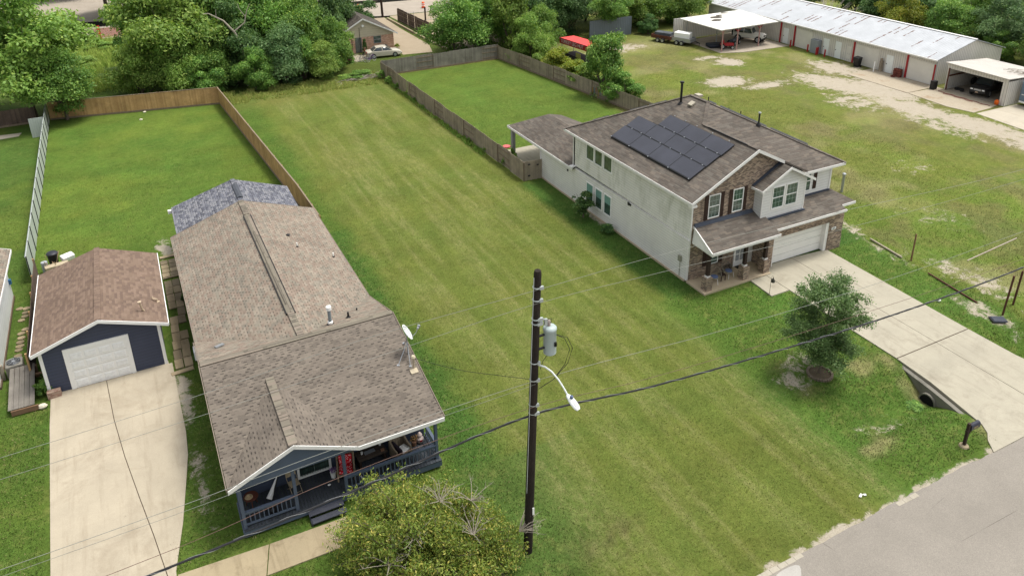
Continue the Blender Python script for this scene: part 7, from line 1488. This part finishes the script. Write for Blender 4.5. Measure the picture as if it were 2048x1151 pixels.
# ------------------------------------------------------------------ bungalow porch things (floor at .45)
M_DRIFT = planks('driftwood', [S(172, 156, 132), S(156, 140, 118), S(128, 112, 92)], .09, gap=.05)
def plankchair(label, x, y, rz, cush=None):
    t = root('slab_chair', label, 'chair', (x, y, .45), 'slab wood chairs on the bungalow porch', rz, local=True)
    mb = MB()
    for s in (-1, 1):
        pr = [(-.38, 0), (.34, 0), (.38, .3), (.34, .62), (.46, 1.15), (.38, 1.22), (.22, .75), (-.1, .58), (-.34, .56)]; i = len(mb.v)
        mb.prism([(u, v) for u, v in pr], 'x', s*.36-.035, s*.36+.035)
    mb.build('arm_side', M_DRIFT, t); mb = MB(); mb.hexa([(-.325,-.36,.28),(.325,-.36,.28),(.325,.3,.22),(-.325,.3,.22),(-.325,-.36,.33),(.325,-.36,.33),(.325,.3,.27),(-.325,.3,.27)]); mb.build('seat', M_DRIFT, t)
    mb = MB()
    for k in range(5): x_ = -.26+k*.13; mb.hexa([(x_-.06,.24,.27),(x_+.06,.24,.27),(x_+.06,.28,.27),(x_-.06,.28,.27),(x_-.06,.42,1.2),(x_+.06,.42,1.2),(x_+.06,.46,1.2),(x_-.06,.46,1.2)])
    mb.build('backrest', M_DRIFT, t)
    if cush: MB().obox((0, -.02, .4), (.6, .6, .12)).build('cushion', cush, t, bevel=.04); MB().obox((0, .22, .7), (.58, .1, .45), 0, -.2).build('back_cushion', cush, t, bevel=.04)
    return t
q = N('red_floral'); v_ = q.n('TexVoronoi'); v_.inputs['Scale'].default_value = 16; q.l(q.pos(), v_.inputs['Vector']); M_FLOR = q.fin(q.mix(q.ramp(v_.outputs['Distance'], .28, .38), S(232, 196, 196, .9), S(206, 36, 50, .85)), .9, 0, .1)
plankchair('pale slab wood chair with a red floral cushion', 5.4, 27.62, R(-14), M_FLOR); pc_ = plankchair('slab wood chair with white cushion and dark throw near the right railing', 7.95, 27.65, R(12))
MB().obox((.1, -.1, .38), (.45, .45, .1), .2).build('cushion', M_WHITE, pc_, bevel=.04); MB().obox((-.2, .0, .5), (.16, .7, .3), .2, .3).build('throw', plain('throw_dark', S(44, 32, 44), .95), pc_, bevel=.06)
ct = root('porch_table', 'long dark wooden table between the slab wood chairs', 'table', (6.65, 27.95, .45), rz=R(3), local=True)
MB().box(-.68, .68, -.32, .32, .42, .48).build('table_top', planks('table_wood', [S(96, 84, 74), S(84, 74, 66), S(120, 106, 92)], .2, along='y'), ct)
for a in (-.58, .58): MB().box(a-.05, a+.05, -.26, .26, 0, .42).build('leg', M_DKWOOD, ct)
for (x, y, lb, mt) in ((6.25, 28.0, 'white candle jar on the left half of the porch table', M_WHITE), (7.15, 28.18, 'white jar at the far right corner of the porch table', M_WHITE)): tag(MB().lathe((x, y, .935), [(.05, 0), (.06, .1), (.03, .12)], 10).build('jar', mt, None, (x, y, .935)), lb, 'jar', 'jars on the porch table')
tag(MB().obox((6.6, 27.98, .95), (.5, .2, .025), .1).build('glass_tray', M_GREYM, None, (6.6, 27.98, .935)), 'grey glass tray in the middle of the porch table', 'tray'); tag(MB().obox((7.15, 27.8, .97), (.16, .12, .08), .2).build('tan_box', M_TANP, None, (7.15, 27.8, .935)), 'small tan box at the right end of the porch table', 'box')
fp_ = root('flower_bucket', 'white bucket of purple flowers beside the glass door', 'flower pot', (4.85, 27.75, .45), local=True); MB().lathe((0, 0, 0), [(.1, 0), (.14, .3), (.12, .3)], 14).build('bucket', M_WHITE, fp_); mb = MB(); g_ = random.Random(8)
for k in range(26): mb.ball((g_.uniform(-.13, .13), g_.uniform(-.13, .13), .36+g_.uniform(0, .16)), .035, 6)
mb.build('flowers', plain('purple_flowers', S(150, 120, 170), .8, .5, 30), fp_)
fc = root('folding_chair', 'beige folding chair left of the glass door', 'chair', (3.15, 27.75, .45), rz=R(12), local=True); M_BEI = plain('beige_seat', S(178, 162, 134, .75), .7)
MB().obox((0, 0, .43), (.42, .4, .03)).build('seat', M_BEI, fc, bevel=.012); MB().obox((0, .26, .76), (.42, .025, .22), 0, -.15).build('backrest', M_BEI, fc, bevel=.01); mb = MB()
for s in (-.22, .22): mb.path([(s, -.32, 0), (s, .22, .62), (s, .29, .88)], .012, 6); mb.path([(s, .3, 0), (s, -.18, .42)], .012, 6)
mb.path([(-.22, -.25, .08), (.22, -.25, .08)], .01, 5); mb.build('frame', M_BEI, fc)
um = root('folded_umbrella', 'folded white and black umbrella leaning on the porch wall', 'umbrella', (2.3, 28.0, .45), local=True); mb = MB(); mb.path([(-.25, -.25, .04), (0, .0, .3), (.3, .25, .75)], [.13, .09, .015], 8); mb.build('canopy', M_WHITE, um); mb = MB(); mb.path([(-.1, -.24, .03), (.34, .24, .8)], [.05, .02], 6); mb.build('black_panel', M_BLACK, um)
rs_ = root('round_stool', 'round reddish-brown wooden stool at the left end of the porch', 'stool', (1.35, 27.75, .45), local=True); M_RWD = plain('red_wood', S(98, 54, 40, .7), .5, .2, 6); MB().lathe((0, 0, .5), [(.3, 0), (.31, .02), (.3, .045)], 20).build('stool_top', M_RWD, rs_)
for k in range(3): a = 2.1*k+.5; mb = MB(); mb.path([(.12*math.cos(a), .12*math.sin(a), .5), (.27*math.cos(a), .27*math.sin(a), 0)], .022, 6); mb.build('leg', M_RWD, rs_)
ht = MB(); ht.lathe((1.27, 27.72, 1.0), [(.17, 0), (.16, .02), (.08, .03), (.07, .1), (.03, .12)], 16); tag(ht.build('straw_hat', plain('straw', S(206, 180, 140), .9), None, (1.27, 27.72, 1.0), smooth=True), 'straw hat lying on the round stool', 'hat')
sp_ = root('speaker_box', 'black box standing behind the left railing', 'box', (2.05, 27.0, .45), local=True); MB().box(-.16, .16, -.14, .14, 0, .5).build('cabinet', M_BLACK, sp_, bevel=.02); MB().lathe((0, -.14, .25), [(.1, -.01), (.1, 0)], 14, 'y').build('speaker_cone', plain('cone', (.04,.04,.045,1), .6), sp_)
gn = root('garden_ornament', 'brown flower arrangement right of the slab wood chairs', 'ornament', (8.7, 27.95, .45), local=True); mb = MB()
for k in range(30): a = g_.uniform(0, 6.28); r_ = g_.uniform(0, .17); mb.ball((r_*math.cos(a), r_*math.sin(a), .28+g_.uniform(0, .25)), .04, 6)
mb.build('blooms', plain('brown_blooms', S(160, 128, 84), .9, .5, 25), gn); MB().lathe((0, 0, 0), [(.1, 0), (.13, .26)], 12).build('pot', M_TANP, gn)
gm_ = root('garden_ornament', 'white ornament with a red heart at the right end of the porch', 'ornament', (9.02, 28.02, .45), local=True); MB().lathe((0, 0, 0), [(.1, 0), (.17, .1), (.18, .26), (.1, .36), (.12, .44), (.05, .56)], 14).build('ornament_body', plain('cream_ornament', S(226, 208, 200), .7, .2, 14), gm_, smooth=True); MB().obox((0, -.17, .2), (.12, .03, .1)).build('heart', M_RED, gm_, bevel=.02)
tag(MB().ball((4.55, 27.35, .49), .06, 8, (1.3, .8, .5)).build('white_slipper', M_WHITE, None, (4.55, 27.35, .45)), 'small white object on the deck before the door', 'slipper'); tag(MB().obox((5.95, 27.1, .47), (.05, .3, .04), .1).build('white_stick', M_WHITE, None, (5.95, 27.1, .45)), 'short white stick on the deck below the long table', 'stick')
# ------------------------------------------------------------------ between the houses
M_PAV = [concrete('paver_'+str(i), c, S(120, 106, 84), .7, scale=1.5) for i, c in enumerate((S(172,156,124,.66), S(150,136,110,.66), S(186,168,136,.66)))]
def paver(x, y, sx, sy, rz, z, mi, label, grp):
    mb = MB(); mb.obox((x, y, z), (sx, sy, .07), rz); tag(mb.build('paver', M_PAV[mi], None, (x, y, 0), bevel=.012), label, 'paver', grp)
rr = random.Random(12); ORD = 'first second third fourth fifth sixth seventh eighth ninth tenth eleventh twelfth thirteenth'.split(); SD = ('garage-side', 'bungalow-side')
for k in range(11):
    y = 40.3+k*.93
    for c in range(2):
        if (k, c) in ((4, 1), (6, 0)): continue
        x = -.34-.02*k*.3+c*.46+(.04*k if k < 8 else .3)-.06; paver(x+rr.uniform(-.02, .02), y+rr.uniform(-.03, .03), .43, .88, rr.uniform(-.03, .03), .05+rr.uniform(0, .02), rr.randrange(3), '%s paver in the %s row of the double path counted from the driveway end' % (SD[c], ORD[k]), 'path pavers')
for k in range(4): 
    for c in range(2): paver(-.15+c*.5+rr.uniform(-.02, .02), 50.9+k*.62, .46, .56, rr.uniform(-.05, .05), .05, rr.randrange(3), '%s paver in the %s short row beyond the thin kerb slab of the double path' % (SD[c], ORD[k]), 'path pavers')
paver(-.3, 39.55, 1.15, .3, .12, .05, 2, 'long pale slab closing the near end of the double path', None); paver(.15, 53.6, 1.0, .34, .05, .06, 2, 'long pale slab closing the far end of the double path', None); paver(.1, 50.45, 1.0, .12, .05, .08, 2, 'thin kerb slab across the double path', None)
for i_, (x, y) in enumerate(((-8.58, 50.9), (-8.2, 50.75), (-8.22, 50.25), (-8.25, 49.8), (-8.4, 49.4), (-8.12, 48.2), (-8.34, 47.8), (-8.3, 47.3), (-8.34, 46.85), (-8.32, 46.4), (-8.37, 46.0), (-8.36, 45.4), (-8.3, 44.7))):
    n_ = 7; a0 = rr.uniform(0, 1); mb = MB(); mb.slab([(x+.2*(1+.25*rr.random())*math.cos(a0+t), y+.17*(1+.25*rr.random())*math.sin(a0+t), .05) for t in np.linspace(0, 2*math.pi, n_+1)[:-1]], .08)
    tag(mb.build('stepping_stone', M_PAV[rr.randrange(3)], None, (x, y, 0)), 'tan stepping stone beside the neighbour house, %s from the far end of the row' % ORD[i_], 'stepping stone', 'stepping stones')
# air conditioner, boards, planter, rock
au = root('air_conditioner', 'large grey air conditioning unit behind the grey boards', 'air conditioner', (-8.3, 43.55, 0), local=True, rz=R(4)); MB().box(-.42, .42, -.42, .42, .05, .82).build('cabinet', plain('ac_grey', S(150, 146, 136), .5, .1, 4), au, bevel=.08)
mb = MB(); mb.lathe((0, 0, .83), [(.34, 0), (.34, .01)], 24); mb.build('fan_well', M_BLACK, au); mb = MB()
for r_ in (.1, .18, .26, .34): mb.path([(r_*math.cos(a), r_*math.sin(a), .86) for a in np.linspace(0, 2*math.pi, 25)], .006, 4, cap=False)
for k in range(8): a = k*math.pi/4; mb.path([(.08*math.cos(a), .08*math.sin(a), .86), (.34*math.cos(a), .34*math.sin(a), .86)], .006, 4)
mb.lathe((0, 0, .845), [(.08, 0), (.08, .03)], 12); mb.build('grille', M_GREYM, au)
wbn = root('board_ramp', 'weathered grey plank bench leaning away from the air conditioner', 'bench', (-7.8, 41.3, 0))
mb = MB()
for k in range(5): x = -8.42+k*.235; mb.hexa([(x,39.75,.34),(x+.225,39.75,.34),(x+.2,42.9,.78),(x-.01,42.9,.78),(x,39.75,.38),(x+.225,39.75,.38),(x+.2,42.9,.82),(x-.01,42.9,.82)])
mb.build('planks', planks('grey_plank', [S(150, 144, 134), S(134, 128, 120), S(112, 106, 98)], .23, gap=0), wbn)
mb = MB(); mb.box(-8.3, -7.1, 39.66, 39.73, .05, .33); mb.box(-8.32, -7.2, 42.75, 42.85, .0, .76); mb.beam((-7.3, 42.1, .62), (-6.95, 42.1, .62), .06, .1); mb.build('trestle', plain('old_timber', S(150, 118, 92), .9, .2, 7), wbn)
mb = MB(); mb.hexa([(-6.72,40.28,0),(-6.1,40.28,0),(-6.1,40.58,0),(-6.72,40.58,0),(-6.72,40.28,.42),(-6.1,40.28,.42),(-6.1,40.58,.42),(-6.72,40.58,.42)]); tag(mb.build('brick_planter', brickm('pinkish_planter', [S(196,160,140), S(176,138,120), S(206,176,156)], S(190,176,160), .2, .09), None, (-6.4, 40.4, 0)), 'pink brick planter block at the left corner of the garage', 'planter')
mb = MB(); mb.ball((-6.95, 39.75, .12), .2, 9, (1.2, .8, .7)); tag(mb.build('white_rock', plain('rock_white', S(226, 216, 196, .8), .85, .1, 12, bump=.03), None, (-6.95, 39.75, 0)), 'white rock at the foot of the grey boards', 'rock')
mb = MB(); mb.lathe((-8.9, 43.35, 0), [(.1, 0), (.12, .4), (.1, .9)], 10); tag(mb.build('tall_vase', plain('stone_vase', S(176, 166, 148), .8, .2, 10), None, (-8.9, 43.35, 0)), 'pale ornament at the left edge beside the air conditioner', 'ornament')
# junk behind the garage
bn = root('rubbish_bin', 'black bin among the junk behind the garage', 'bin', (-6.9, 51.3, 0), local=True)
JX, JY = -6.75, 54.9
bn.location = (JX, JY+.9, 0); MB().lathe((0, 0, 0), [(.25, 0), (.33, .95), (.35, 1.0), (.33, 1.0)], 18).build('bin_body', M_BLACK, bn, smooth=True); MB().lathe((0, 0, 1.0), [(.35, 0), (.36, .05), (.3, .12), (.1, .16)], 18).build('lid', plain('lid_dark', (.02,.022,.03,1), .5), bn, smooth=True)
g_ = random.Random(14)
mb = MB()
for k in range(12): a = g_.uniform(0, 6.28); b = Vector((JX-.2+g_.uniform(-.4, .5), JY+.4+g_.uniform(-.3, .4), .1)); mb.beam(b, b+Vector((math.cos(a)*.5, math.sin(a)*.5, g_.uniform(.3, 1.1))), .04, .04)
tag(mb.build('scrap_timber', plain('scrap_wood', S(196, 170, 134), .85, .2, 8), None, (JX, JY, 0)), 'tangle of scrap timber between the white fence and the garage roof', 'scrap wood')
tag(MB().obox((JX+.85, JY+.75, .62), (.8, .5, .35), .5, .2).build('white_tub', M_WHITE, None, (JX+.85, JY+.75, 0), bevel=.06), 'white tub beside the black bin behind the garage', 'tub')
tag(MB().obox((JX+.2, JY+.0, .35), (1.4, .5, .5), .15).build('cream_cabinet', plain('cream_junk', S(206, 190, 160), .8, .15, 4), None, (JX, JY, 0), bevel=.03), 'cream cabinet lying against the back of the garage', 'cabinet')
tag(MB().path([(JX-.5, JY+.3, 0), (JX-.5, JY+.3, .8)], .2, 12).build('clear_drum', plain('clear_plastic', S(190, 196, 200), .4), None, (JX-.5, JY+.3, 0)), 'translucent plastic drum next to the white fence', 'drum')
mb = MB()
for k in range(22): x, y = .55+g_.uniform(-.12, .2), 40.2+k*.62; mb.ball((x, y, .1), g_.uniform(.08, .2), 7, (1, 1, .8))
hd = mb; 
tree(.62, 40.2, .3, .7, 'S_', L_DARK, 'dark plant at the near corner of the bungalow side wall', 0., 'plants by the bungalow wall', False, 'wall_plant', 'plant'); tree(.6, 47.2, .3, .5, 'S_', L_DARK, 'dark plant midway along the bungalow side wall', 0., 'plants by the bungalow wall', False, 'wall_plant', 'plant')
